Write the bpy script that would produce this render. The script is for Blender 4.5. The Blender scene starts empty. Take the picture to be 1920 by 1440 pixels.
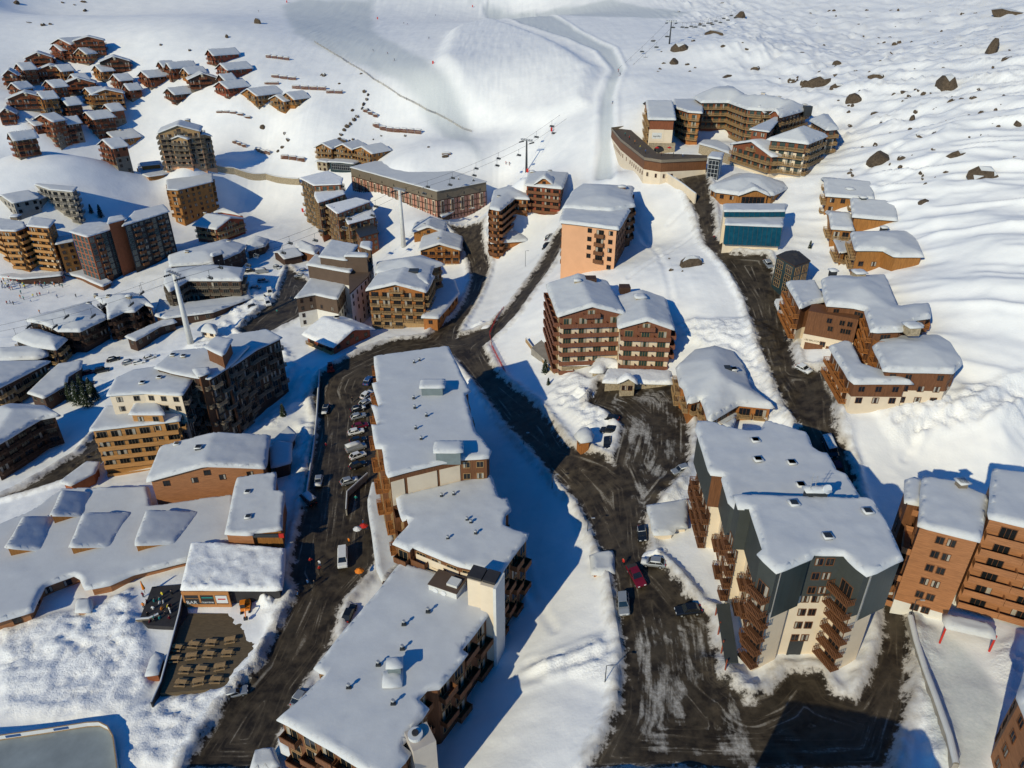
import bpy, math, random
import numpy as np
from mathutils import Vector, Matrix
from mathutils.geometry import delaunay_2d_cdt
R = math.radians
sc = bpy.context.scene
C = sc.collection

# ------------------------------------------------------------------ camera
CZ = 100.0
TH = R(29.0)
FPX = 1331.0
cd = bpy.data.cameras.new('camera'); cam = bpy.data.objects.new('camera', cd); C.objects.link(cam)
cam.location = (0, 0, CZ); cam.rotation_euler = (math.pi/2-TH, 0, 0)
cd.sensor_width = 36; cd.lens = 36*FPX/1920; cd.clip_start = 1; cd.clip_end = 6000
sc.camera = cam
# ------------------------------------------------------------------ sky and sun
SUN_EL, SUN_AZ = R(27.5), R(38)      # shadows fall this many degrees right of straight ahead
w = bpy.data.worlds.new("World"); sc.world = w; w.use_nodes = True
nt = w.node_tree; bg = nt.nodes['Background']
sky = nt.nodes.new('ShaderNodeTexSky'); sky.sky_type = 'NISHITA'; sky.sun_disc = False
sky.sun_elevation = SUN_EL; sky.sun_rotation = math.pi + SUN_AZ
sky.altitude = 2300; sky.air_density = 1.0; sky.dust_density = 0.1; sky.ozone_density = 6.0
hs = nt.nodes.new('ShaderNodeHueSaturation'); hs.inputs['Saturation'].default_value = 1.5
nt.links.new(sky.outputs[0], hs.inputs['Color']); nt.links.new(hs.outputs[0], bg.inputs[0]); bg.inputs[1].default_value = 0.12
sl = bpy.data.lights.new('sun', 'SUN'); so = bpy.data.objects.new('sun', sl); C.objects.link(so)
sl.energy = 3.45; sl.angle = R(0.5); sl.color = (1.0, 0.91, 0.64)
sd = Vector((math.sin(SUN_AZ)*math.cos(SUN_EL), math.cos(SUN_AZ)*math.cos(SUN_EL), -math.sin(SUN_EL)))
so.rotation_euler = sd.to_track_quat('-Z', 'Y').to_euler(); so.location = (-200, -200, 300)
sc.view_settings.view_transform = 'Standard'; sc.view_settings.look = 'None'
sc.view_settings.exposure = 0.0; sc.view_settings.gamma = 1
sc.cycles.max_bounces = 5; sc.cycles.diffuse_bounces = 2; sc.cycles.glossy_bounces = 2; sc.cycles.transmission_bounces = 3
sc.cycles.use_denoising = True

# ------------------------------------------------------------------ projection between the photograph and the place
c_, s_ = math.cos(TH), math.sin(TH)
def ray(px, py):
    u = (np.asarray(px, float)-960)/FPX; v = (720-np.asarray(py, float))/FPX
    return np.stack([u, c_+v*s_, -s_+v*c_], -1)
def onplane(px, py, z):
    d = ray(px, py); t = (z-CZ)/d[..., 2]
    return np.array([d[..., 0]*t, d[..., 1]*t]).T
def topx(x, y, z):
    up = y*s_+(z-CZ)*c_; dp = y*c_-(z-CZ)*s_
    return 960+FPX*x/dp, 720-FPX*up/dp

# ------------------------------------------------------------------ noise
_rs = np.random.RandomState(7)
_T = _rs.rand(256, 256)
def vn(x, y):
    xi = np.floor(x).astype(int); yi = np.floor(y).astype(int); fx = x-xi; fy = y-yi
    fx = fx*fx*(3-2*fx); fy = fy*fy*(3-2*fy)
    g = lambda a, b: _T[a & 255, b & 255]
    return (g(xi, yi)*(1-fx)+g(xi+1, yi)*fx)*(1-fy)+(g(xi, yi+1)*(1-fx)+g(xi+1, yi+1)*fx)*fy
def fbm(x, y, o=4):
    r = 0; a = .5
    for i in range(o):
        r = r+a*(vn(x*2**i+17*i, y*2**i+31*i)-.5); a *= .5
    return r
def sst(a, b, x):
    t = np.clip((x-a)/(b-a), 0, 1); return t*t*(3-2*t)

# ------------------------------------------------------------------ signed distance to a polygon (negative inside)
def psdf(P, x, y):
    P = np.asarray(P, float); n = len(P); d = np.full(np.shape(x), 1e18); ins = np.zeros(np.shape(x), bool)
    for i in range(n):
        ax, ay = P[i]; bx, by = P[(i+1) % n]; ex, ey = bx-ax, by-ay
        wx, wy = x-ax, y-ay; t = np.clip((wx*ex+wy*ey)/(ex*ex+ey*ey+1e-12), 0, 1)
        d = np.minimum(d, (wx-ex*t)**2+(wy-ey*t)**2)
        if ay != by:
            cr = ((ay > y) != (by > y)) & (x < (bx-ax)*(y-ay)/(by-ay)+ax); ins ^= cr
    return np.sqrt(d)*np.where(ins, -1, 1)

# ------------------------------------------------------------------ the lie of the land: heights read off storeys and cars in the photograph
CP = """100,1400,-5 450,1300,-4 300,1150,-4 60,1100,-5 600,1000,-2 640,860,-3 560,1180,-3 700,700,-1 620,700,-1 850,645,1 150,980,-5
560,560,-3 760,620,0 880,480,1 880,430,2 650,470,-3 570,480,-4 790,400,8 820,408,9 930,340,14 960,700,3 1000,760,5 1080,870,8 1180,1060,10 1250,1250,9.5
1300,1400,9 1500,1290,10 1600,1290,10.5 1690,1250,11 1130,1400,9 1040,1250,6 960,1350,4 880,1350,0 960,1150,1 1000,950,2 930,800,0 1800,1350,13
1660,1200,11 1750,1180,13.5 1850,1200,14 1560,860,15 1500,760,17 1450,620,21 1400,500,27 1340,400,34 1300,340,39 1250,320,38 1300,520,26
1250,450,25 1300,600,20 1350,620,20 1090,515,20 1040,450,15 960,580,6 900,640,2 1150,700,11.2 1200,700,11.0 1200,735,10.8 1330,292,40 1400,300,41 1280,292,40 1450,305,42 1350,262,44 700,395,5 745,408,6 680,362,8 1000,620,8 1150,760,11 1130,840,9.5 1200,900,10.5
1480,600,21.5 1495,655,21 1600,790,20 1700,780,21 1780,760,22 1640,510,31 1530,480,29 1440,460,31 1540,400,36 1450,340,40 1540,320,44
1750,450,39 1650,350,45 1900,450,44 1900,600,34 1900,750,27 1830,720,24 1900,850,15 1700,850,14.5 1620,900,13.5 1800,950,12.5 1850,905,13 1650,250,53 1800,150,69
1900,50,84 1900,200,65 1900,300,55 1600,100,68 1500,2,92 1700,2,93 1900,2,94 1450,150,61 1250,200,53 1150,250,43 1150,330,36 1130,200,49 1150,150,58
1255,80,71 987,322,33 1010,400,17 960,440,11 1080,340,27 500,280,18 450,200,39 560,220,36 660,315,15 720,240,30 880,240,31 350,310,20 200,300,24
60,300,24 60,240,33 130,170,45 130,110,60 600,130,55 480,60,74 100,30,83 300,60,75 5,2,92 700,60,71 900,110,62 1000,30,80 960,2,90 400,2,91
150,340,8 100,330,14 300,345,12 100,385,-2 240,370,-2 330,430,-4 450,380,-1 470,430,-3 100,530,-8 200,500,-6 30,590,-9 350,470,-4 400,560,-5
230,640,-9 500,600,-5 100,700,-10 50,850,-12 350,640,-6 450,700,-4 560,700,-3 300,700,-7 150,860,-9 480,780,-6 570,760,-5 5,950,-10
750,300,24 900,290,26 1050,250,38 830,150,54 1300,130,62 1380,80,74 1720,420,40 1400,420,31 440,320,14""".split()
_cp = []
for t in CP:
    a, b, z = map(float, t.split(',')); p = onplane(a, b, z); _cp.append((p[0], p[1], z))
_cp += [(84, 327, 41), (95, 327, 41.5), (103, 306, 41), (115, 303, 42), (76, 327, 42), (90, 300, 40.5), (100, 350, 52), (125, 325, 53), (0, 15, 4), (-150, 20, -8), (150, 20, 15), (260, 150, 62), (300, 60, 60), (-280, 130, -14), (-330, 250, -6), (-480, 700, 125), (0, 900, 118), (480, 700, 145),
        (0, 1250, 190), (-650, 950, 180), (700, 950, 210), (330, 330, 100), (-420, 420, 60), (-900, 600, 160), (900, 500, 220)]
_cp = np.array(_cp)
def _tps(r2): return np.where(r2 > 1e-9, r2*np.log(r2+1e-12), 0)
_n = len(_cp); _X = _cp[:, :2]/100
_K = _tps(((_X[:, None]-_X[None])**2).sum(-1))+np.eye(_n)*0.012
_Pm = np.c_[np.ones(_n), _X]
_A = np.block([[_K, _Pm], [_Pm.T, np.zeros((3, 3))]])
_W = np.linalg.solve(_A, np.r_[_cp[:, 2], 0, 0, 0])
def zexact(x, y):
    x = np.asarray(x, float); sh = x.shape; xf = x.ravel()/100; yf = np.asarray(y, float).ravel()/100
    out = _W[_n]+_W[_n+1]*xf+_W[_n+2]*yf
    for i in range(_n):
        out = out+_W[i]*_tps((xf-_X[i, 0])**2+(yf-_X[i, 1])**2)
    return out.reshape(sh)
GX0, GY0, GS = -700.0, 0.0, 3.0
_gx = np.arange(GX0, 703, GS); _gy = np.arange(GY0, 1301, GS)
_mx, _my = np.meshgrid(_gx, _gy, indexing='ij'); _ZG = zexact(_mx, _my)
def zg(x, y):
    x = np.asarray(x, float); y = np.asarray(y, float)
    fx = np.clip((x-GX0)/GS, 0, _ZG.shape[0]-1.001); fy = np.clip((y-GY0)/GS, 0, _ZG.shape[1]-1.001)
    i = fx.astype(int); j = fy.astype(int); fx = fx-i; fy = fy-j
    return (_ZG[i, j]*(1-fx)+_ZG[i+1, j]*fx)*(1-fy)+(_ZG[i, j+1]*(1-fx)+_ZG[i+1, j+1]*fx)*fy
def G(px, py):
    """photograph pixel -> point on the ground"""
    d = ray(px, py); t = np.arange(40, 1600, 1.0)
    x, y, z = d[0]*t, d[1]*t, CZ+d[2]*t
    k = np.argmax(z < zg(x, y)); 
    if k == 0: k = len(t)-1
    lo, hi = t[k-1], t[k]
    for _ in range(12):
        m = (lo+hi)/2
        if CZ+d[2]*m < zg(d[0]*m, d[1]*m): hi = m
        else: lo = m
    x, y = d[0]*hi, d[1]*hi
    return float(x), float(y), float(zg(x, y))
def GP(s):
    """'x,y x,y ...' pixels -> ground polygon"""
    return [G(*map(float, t.split(',')))[:2] for t in s.split()]
def hz(bx, by, ty):
    """height of whatever stands at ground pixel (bx,by) and reaches pixel row ty"""
    x, y, z = G(bx, by); v = (720-ty)/FPX
    return CZ+y*(v*c_-s_)/(c_+v*s_)

# ------------------------------------------------------------------ materials
MATS = {}
def mat(name, col, rough=.7, metal=0, var=.18, scale=1.0, stretch=(1, 1, 1), bump=0, spec=.3, detail=6):
    m = bpy.data.materials.new(name); m.use_nodes = True; t = m.node_tree; b = t.nodes['Principled BSDF']
    b.inputs['Roughness'].default_value = rough; b.inputs['Metallic'].default_value = metal; b.inputs['Specular IOR Level'].default_value = spec
    tc = t.nodes.new('ShaderNodeNewGeometry'); mp = t.nodes.new('ShaderNodeMapping'); mp.inputs['Scale'].default_value = stretch
    t.links.new(tc.outputs['Position'], mp.inputs[0])
    n = t.nodes.new('ShaderNodeTexNoise'); n.inputs['Scale'].default_value = scale; n.inputs['Detail'].default_value = detail; n.inputs['Roughness'].default_value = .65
    t.links.new(mp.outputs[0], n.inputs['Vector'])
    cr = t.nodes.new('ShaderNodeMapRange'); cr.inputs['From Min'].default_value = .3; cr.inputs['From Max'].default_value = .7
    cr.inputs['To Min'].default_value = 1-var; cr.inputs['To Max'].default_value = 1+var
    t.links.new(n.outputs[0], cr.inputs[0])
    mx = t.nodes.new('ShaderNodeVectorMath'); mx.operation = 'SCALE'; mx.inputs[0].default_value = col
    t.links.new(cr.outputs[0], mx.inputs['Scale']); t.links.new(mx.outputs[0], b.inputs['Base Color'])
    if bump:
        bp = t.nodes.new('ShaderNodeBump'); bp.inputs['Strength'].default_value = bump; bp.inputs['Distance'].default_value = .1
        t.links.new(n.outputs[0], bp.inputs['Height']); t.links.new(bp.outputs[0], b.inputs['Normal'])
    MATS[name] = m; return m
V = (6, 6, .5); H = (.5, .5, 7)
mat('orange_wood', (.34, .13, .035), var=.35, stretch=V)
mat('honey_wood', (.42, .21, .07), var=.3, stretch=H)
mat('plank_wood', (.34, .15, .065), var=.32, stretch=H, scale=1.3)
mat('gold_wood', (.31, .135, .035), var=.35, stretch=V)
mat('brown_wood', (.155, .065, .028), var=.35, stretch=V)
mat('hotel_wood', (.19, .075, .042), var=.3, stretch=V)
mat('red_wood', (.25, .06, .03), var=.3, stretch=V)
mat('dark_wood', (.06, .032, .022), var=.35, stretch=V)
mat('pale_wood', (.36, .23, .11), var=.3, stretch=V)
mat('grey_wood', (.2, .165, .125), var=.3, stretch=H)
mat('cream', (.70, .59, .45), var=.06, rough=.9, scale=.4)
mat('warm_grey', (.46, .41, .36), var=.08, rough=.9, scale=.4)
mat('peach', (.66, .355, .20), var=.06, rough=.9, scale=.3)
mat('white_wall', (.66, .64, .6), var=.08, rough=.9, scale=.4)
mat('slate', (.052, .058, .055), var=.12, rough=.6, scale=.5)
mat('blue_metal', (.02, .04, .045), var=.25, rough=.35, spec=.5, stretch=(4, 4, .1))
mat('grey_metal', (.19, .23, .24), var=.1, rough=.5, metal=.2)
mat('steel', (.5, .5, .5), var=.1, rough=.4, metal=.5)
mat('pale_metal', (.62, .62, .6), var=.08, rough=.5)
mat('dark_metal', (.05, .055, .06), var=.1, rough=.5, metal=.3)
mat('taupe', (.155, .125, .09), var=.1, rough=.8, scale=.5)
mat('brown_panel', (.105, .07, .05), var=.12, rough=.8, scale=.5)
mat('salmon', (.44, .22, .16), var=.08, rough=.8)
mat('rust', (.27, .085, .035), var=.2, rough=.8)
mat('charcoal', (.035, .033, .035), var=.2, rough=.7)
mat('concrete', (.30, .275, .24), var=.2, rough=.9, scale=.6)
mat('stone', (.33, .27, .185), var=.45, rough=.95, scale=2.2, bump=.6)
mat('rock', (.085, .062, .042), var=.5, rough=.95, scale=1.5, bump=.8)
mat('bar_wood', (.45, .2, .07), var=.2, stretch=H)
mat('deck_wood', (.12, .088, .052), var=.3, stretch=(1, 6, 1))
mat('ice', (.27, .30, .30), var=.2, rough=.25, scale=.15, spec=.5)
mat('red_paint', (.5, .03, .02), var=.1, rough=.4)
mat('orange_paint', (.75, .22, .02), var=.1, rough=.4)
mat('black_rubber', (.015, .015, .015), var=.2, rough=.8)
mat('black_paint', (.012, .014, .018), var=.1, rough=.2, spec=.6)
mat('white_paint', (.7, .71, .72), var=.05, rough=.3, spec=.5)
mat('silver_paint', (.34, .36, .38), var=.05, rough=.3, metal=.4)
mat('maroon_paint', (.14, .008, .02), var=.1, rough=.25, spec=.5)
mat('blue_paint', (.03, .09, .25), var=.1, rough=.3)
mat('teal_paint', (.02, .25, .23), var=.1, rough=.5)
mat('yellow_paint', (.75, .62, .05), var=.1, rough=.5)
mat('skin', (.5, .3, .2), var=.1)
mat('needles', (.018, .032, .014), var=.4, rough=.9)
mat('bark', (.07, .05, .035), var=.3, rough=.95)
mat('curtain', (.36, .33, .28), var=.35, scale=3, stretch=(4, 4, .3))
mat('snow_cap', (.60, .615, .63), rough=.65, var=.035, scale=.5, bump=.45, spec=.2, detail=9)  # roof snow darkened in colour, standing in for weaker sun on flat roofs
mat('rough_snow', (.80, .81, .82), rough=.7, var=.05, scale=1.6, bump=1.0, spec=.2)
def glassmat(name, col, rough, spec=.5):
    m = mat(name, col, rough=rough, var=.3, scale=.8, spec=spec); return m
glassmat('dark_glass', (.012, .014, .016), .08)
glassmat('green_glass', (.035, .06, .055), .1, .8)
glassmat('teal_glass', (.008, .055, .075), .15, .6)
glassmat('night_glass', (.02, .024, .03), .12)
M = MATS

# ------------------------------------------------------------------ mesh collecting
class MB:
    def __init__(s): s.v = []; s.f = []; s.m = []; s.mats = []
    def mi(s, m):
        if m not in s.mats: s.mats.append(m)
        return s.mats.index(m)
    def quad(s, a, b, c, d, m): s.poly([a, b, c, d], m)
    def poly(s, P, m):
        k = len(s.v); s.v += [tuple(p) for p in P]; s.f.append(tuple(range(k, k+len(P)))); s.m.append(s.mi(m))
    def box(s, x0, x1, y0, y1, z0, z1, m, T=None, cap=True):
        P = [(x0, y0, z0), (x1, y0, z0), (x1, y1, z0), (x0, y1, z0), (x0, y0, z1), (x1, y0, z1), (x1, y1, z1), (x0, y1, z1)]
        if T is not None: P = [tuple(T @ Vector(p)) for p in P]
        k = len(s.v); s.v += P; i = s.mi(m)
        for f in ((3, 2, 1, 0), (4, 5, 6, 7), (0, 1, 5, 4), (1, 2, 6, 5), (2, 3, 7, 6), (3, 0, 4, 7)):
            s.f.append(tuple(k+q for q in f)); s.m.append(i)
    def tube(s, p, q, r0, r1, m, n=8):
        p = Vector(p); q = Vector(q); d = (q-p); 
        if d.length < 1e-6: return
        a = d.orthogonal().normalized(); b = d.normalized().cross(a); k = len(s.v); i = s.mi(m)
        for (c, r) in ((p, r0), (q, r1)):
            for j in range(n):
                t = 2*math.pi*j/n; s.v.append(tuple(c+a*(r*math.cos(t))+b*(r*math.sin(t))))
        for j in range(n):
            s.f.append((k+j, k+(j+1) % n, k+n+(j+1) % n, k+n+j)); s.m.append(i)
        s.f.append(tuple(k+n+j for j in range(n))); s.m.append(i)
        s.f.append(tuple(k+j for j in reversed(range(n)))); s.m.append(i)
    def mesh(s, name, smooth=False, off=(0, 0, 0)):
        me = bpy.data.meshes.new(name)
        ox, oy, oz = off
        me.from_pydata([(a-ox, b-oy, c-oz) for a, b, c in s.v], [], s.f)
        for m in s.mats: me.materials.append(M[m] if isinstance(m, str) else m)
        me.polygons.foreach_set('material_index', s.m)
        if smooth: me.polygons.foreach_set('use_smooth', [True]*len(me.polygons))
        me.update(); return me
def link(name, me, parent=None, loc=(0, 0, 0), rz=0, scale=None):
    o = bpy.data.objects.new(name, me); C.objects.link(o)
    if parent is not None: o.parent = parent
    o.location = loc; o.rotation_euler = (0, 0, rz)
    if scale: o.scale = scale
    return o
def tag(o, label=None, cat=None, group=None, kind=None):
    if label: o['label'] = label
    if cat: o['category'] = cat
    if group: o['group'] = group
    if kind: o['kind'] = kind
    return o
def empty(name, loc, rz=0):
    e = bpy.data.objects.new(name, None); C.objects.link(e); e.location = loc; e.rotation_euler = (0, 0, rz); e.empty_display_size = .5
    return e
def copytree(o, loc=None, rz=None, parent=None):
    c = o.copy(); C.objects.link(c); c.parent = parent
    if loc is not None: c.location = loc
    if rz is not None: c.rotation_euler = (0, 0, rz)
    for ch in o.children: copytree(ch, parent=c)
    return c
# ------------------------------------------------------------------ the ground: snow, roads, pistes
ROADS = {
 'r1': "350,1440 425,1325 495,1245 520,1190 560,1110 545,1080 568,960 588,850 598,785 585,742 603,700 650,672 730,640 800,632 820,612 852,595 872,565 886,525 880,490 856,438 838,420 905,415 903,450 918,495 906,537 888,572 862,612 858,632 925,606 958,572 1012,498 1040,444 1056,424 1064,436 1056,456 1024,512 968,590 925,632 905,650 925,695 1000,755 1062,835 1150,865 1195,905 1205,960 1215,1040 1250,1070 1315,1150 1345,1270 1400,1318 1445,1300 1478,1262 1535,1262 1555,1300 1605,1315 1640,1260 1655,1200 1655,1130 1695,1130 1700,1260 1692,1330 1660,1440 1290,1440 1250,1330 1215,1440 1110,1440 1165,1330 1180,1250 1160,1150 1150,1080 1110,990 1085,940 1030,880 960,805 900,725 850,665 800,690 720,760 715,900 700,1060 640,1130 620,1210 560,1290 500,1440",
 'r5': "1250,318 1320,322 1332,360 1340,440 1372,476 1438,478 1462,540 1468,590 1492,690 1542,694 1562,750 1562,800 1592,860 1612,935 1560,940 1545,890 1500,812 1458,735 1425,650 1398,560 1362,500 1326,462 1306,400",
 'r6': "448,622 470,600 520,560 540,500 590,540 570,590 500,625 470,640",
 'r7': "0,935 60,905 150,850 190,800 215,830 190,880 60,920",
}
PARK = "1125,714 1200,715 1262,720 1285,745 1290,800 1290,860 1270,900 1215,960 1180,950 1150,870 1170,800 1140,770 1100,760"
PARK2 = "1180,1130 1330,1150 1345,1270 1400,1330 1440,1440 1110,1440 1165,1330"
PACKS = ["1118,335 1128,180 1150,130 1120,95 1060,70 980,45 905,15 915,5 1000,30 1090,62 1150,90 1168,130 1150,180 1148,335",
         "560,0 700,0 700,60 830,130 880,230 900,300 780,200 640,110 545,60 530,10",
         "880,0 1150,0 1300,25 1250,35 1080,30 900,5"]
TERR = "1715,1150 1800,1205 1850,1260 1880,1330 1840,1440 1760,1440 1720,1260 1700,1170"
MOGUL = "840,60 920,40 1040,80 1130,130 1110,200 1020,240 930,240 850,190 810,120"
ROUGHS = ["350,650 420,600 470,630 520,640 560,690 520,740 440,690", "430,560 470,520 490,590 450,620", "590,690 560,760 520,800 480,800 540,740 575,690", "120,880 200,830 240,850 160,920", "1060,690 1100,715 1060,760 1030,740", "560,790 590,800 575,900 545,900", "0,1170 130,1150 240,1110 270,1200 280,1290 240,1330 150,1350 0,1350", "230,1330 330,1300 420,1290 500,1200 490,1260 380,1380 330,1440 230,1440",
          "1045,760 1090,720 1140,790 1100,820", "1320,1230 1400,1260 1420,1310 1350,1320", "1000,1250 1140,1180 1150,1290 1020,1260", "1700,1180 1740,1180 1800,1440 1740,1440",
          "1860,1220 1920,1180 1920,1400 1890,1330", "1255,620 1300,600 1440,600 1470,700 1520,810 1400,780 1300,640", "480,1130 560,1110 520,1190", "1230,900 1300,880 1300,960 1240,950",
          "1540,680 1600,830 1560,760", "1640,770 1920,700 1920,800 1680,830"]
TRACKS = [("1918,722 1880,748 1835,772 1790,785 1745,795 1710,820",1.1,.9),("1918,735 1880,760 1835,784 1780,800 1720,810",.8,.7),("1705,780 1712,830 1695,860",.8,.6),("985,1275 1040,1255 1090,1240 1145,1222",.8,.6),("990,1245 1050,1228 1110,1205",.7,.5),("1255,420 1290,385 1330,368",.9,.6),("1180,520 1240,480 1300,440",.8,.5),("1310,630 1380,655 1440,700",1.1,.7),
 ("1440,100 1520,80 1600,68 1700,40",1.5,1.2),("1450,110 1540,92 1620,75",1.2,1.0),("1640,60 1700,50 1800,15",1.4,1.0),("560,40 640,105 740,175 830,225",1.2,.5),("1190,420 1230,470 1260,560",.8,.4),("960,1000 1000,1120 1040,1180",.7,.4),("1600,330 1680,280 1760,250",1.3,.9),("1650,350 1760,300",1.1,.8),("100,330 160,322 240,330",.8,.5)]
def axis(a, b, fine0, fine1, st, gr):
    xs = list(np.arange(fine0, fine1+1e-6, st)); s = st
    while xs[-1] < b: s *= gr; xs.append(xs[-1]+s)
    s = st; lo = [fine0]
    while lo[-1] > a: s *= gr; lo.append(lo[-1]-s)
    return np.array(lo[:0:-1]+xs)
def build_terrain():
    xs = axis(-1200, 1200, -150, 165, .55, 1.022); ys = axis(-15, 1900, 28, 215, .55, 1.017)
    X, Y = np.meshgrid(xs, ys, indexing='ij')
    Z = np.where(Y < 1290, zg(X, Y), 0)
    far = (Y >= 1280) | (abs(X) > 690)
    Z[far] = zexact(X[far], Y[far])
    Z = np.clip(Z, -40, 420)
    rd = np.full(X.shape, 50.0)
    near = Y < 460
    for k, s in ROADS.items():
        P = GP(s); d = psdf(P, X[near], Y[near]); rd[near] = np.minimum(rd[near], d)
    patch = np.zeros(X.shape)
    for s in (PARK, PARK2):
        d = psdf(GP(s), X[near], Y[near]); rd[near] = np.minimum(rd[near], d); patch[near] = np.maximum(patch[near], sst(1.5, -3, d))
    pack = np.zeros(X.shape); n2 = Y < 900
    for i, s in enumerate(PACKS):
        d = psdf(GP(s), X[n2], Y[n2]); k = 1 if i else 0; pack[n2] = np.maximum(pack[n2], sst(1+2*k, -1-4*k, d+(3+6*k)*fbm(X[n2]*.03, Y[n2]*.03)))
        if i == 0: Z[n2] -= .7*sst(1, -2, d); Z[n2] += .6*np.exp(-((d-2)/1.5)**2)
    d = psdf(GP(TERR), X[near], Y[near]); pack[near] = np.maximum(pack[near], sst(1, -1, d))
    mog = np.zeros(X.shape); mog[n2] = sst(8, -12, psdf(GP(MOGUL), X[n2], Y[n2]))
    rough = np.zeros(X.shape)
    for s in ROUGHS:
        d = psdf(GP(s), X[near], Y[near]); rough[near] = np.maximum(rough[near], sst(1.5, -1.5, d+3*fbm(X[near]*.2, Y[near]*.2)))
    # relief: wind-packed drifts, banks thrown up along the roads, moguls
    off = np.clip(rd/8, 0, 1)
    PX, PY = topx(X, Y, Z)
    hill = sst(75, 130, X-.08*(Y-200))+sst(330, 420, Y)*.08
    hill = np.clip(hill, 0, 1)*off
    Z = Z+off*1.0*fbm(X*.07, Y*.07)+off*.35*fbm(X*.3, Y*.3)
    u = X*.8-Y*.6; v = X*.6+Y*.8
    dr = 1-abs(2*vn(u*.02+3, v*.085)-1); dr2 = 1-abs(2*vn(u*.05+9, v*.21)-1)
    b3 = 1-abs(2*vn(u*.10+5, v*.30)-1); b4 = vn(X*.16, Y*.16)
    Z = Z+hill*(1.7*(dr-.5)*vn(X*.02, Y*.02)*1.4+1.7*(dr2-.5)+(.35+.65*sst(215, 290, Y))*(1.3*(b3-.5)*b4*2+1.6*(b4-.5)))
    Z = Z+mog*(.7*(fbm(X*.35, Y*.25, 3)+.3)+4.5*sst(0, 1, mog))
    rr = vn(X*.11, Y*.11); Z = Z+rough*((.2+1.5*rr)*(.6*(1-abs(2*vn(X*.9+vn(X, Y), Y*.6)-1))+1.1*fbm(X*.55, Y*.75, 5))+.6*(1-abs(2*vn(X*.23, Y*.3)-1)))
    bank = np.exp(-((rd-1.3)/1.0)**2)*(.55+.8*vn(X*.35, Y*.35))+np.exp(-((rd-2)/1.5)**2)*.7*fbm(X*1.2, Y*1.2, 3)
    Z = Z+np.where(rd < 40, bank, 0)-.25*sst(.6, -.4, rd)
    for s, wd, dp_ in TRACKS:
        T_ = [G(*map(float, t.split(',')))[:2] for t in s.split()]
        for i in range(len(T_)-1):
            (ax, ay), (bx, by) = T_[i], T_[i+1]; mk = (X > min(ax, bx)-6) & (X < max(ax, bx)+6) & (Y > min(ay, by)-6) & (Y < max(ay, by)+6)
            x_, y_ = X[mk], Y[mk]; ex, ey = bx-ax, by-ay; t = np.clip(((x_-ax)*ex+(y_-ay)*ey)/(ex*ex+ey*ey), 0, 1); d = np.sqrt((x_-ax-ex*t)**2+(y_-ay-ey*t)**2)+.5*(vn(x_*.5, y_*.5)-.5)
            Z[mk] += dp_*(-np.exp(-(d/wd)**2)+.6*np.exp(-((d-1.9*wd)/(.8*wd))**2))*.5
    n0, n1 = X.shape
    v = np.stack([X, Y, Z], -1).reshape(-1, 3)
    idx = np.arange(n0*n1).reshape(n0, n1)
    F = np.stack([idx[:-1, :-1], idx[1:, :-1], idx[1:, 1:], idx[:-1, 1:]], -1).reshape(-1, 4)
    rdc = (rd[:-1, :-1]+rd[1:, :-1]+rd[1:, 1:]+rd[:-1, 1:]).ravel()/4
    isroad = rdc < .6
    def part(name, sel, kind, label):
        Fs = F[sel]; used, inv = np.unique(Fs.ravel(), return_inverse=True); vv = v[used]
        me = bpy.data.meshes.new(name); me.vertices.add(len(vv)); me.vertices.foreach_set('co', vv.astype(np.float32).ravel())
        nf = len(Fs); me.loops.add(nf*4); me.loops.foreach_set('vertex_index', inv.astype(np.int32)); me.polygons.add(nf)
        me.polygons.foreach_set('loop_start', np.arange(0, nf*4, 4, dtype=np.int32)); me.polygons.foreach_set('loop_total', np.full(nf, 4, dtype=np.int32))
        me.polygons.foreach_set('use_smooth', np.ones(nf, bool)); me.update(calc_edges=True)
        for nm, arr in (('rd', rd), ('patch', patch), ('pack', pack), ('rough', rough)):
            at = me.attributes.new(nm, 'FLOAT', 'POINT'); at.data.foreach_set('value', arr.ravel()[used].astype(np.float32))
        me.materials.append(M['ground'])
        o = link(name, me); tag(o, kind='structure'); return o
    part('snow_ground', ~isroad, 'structure', ''); part('road', isroad, 'structure', '')
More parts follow.
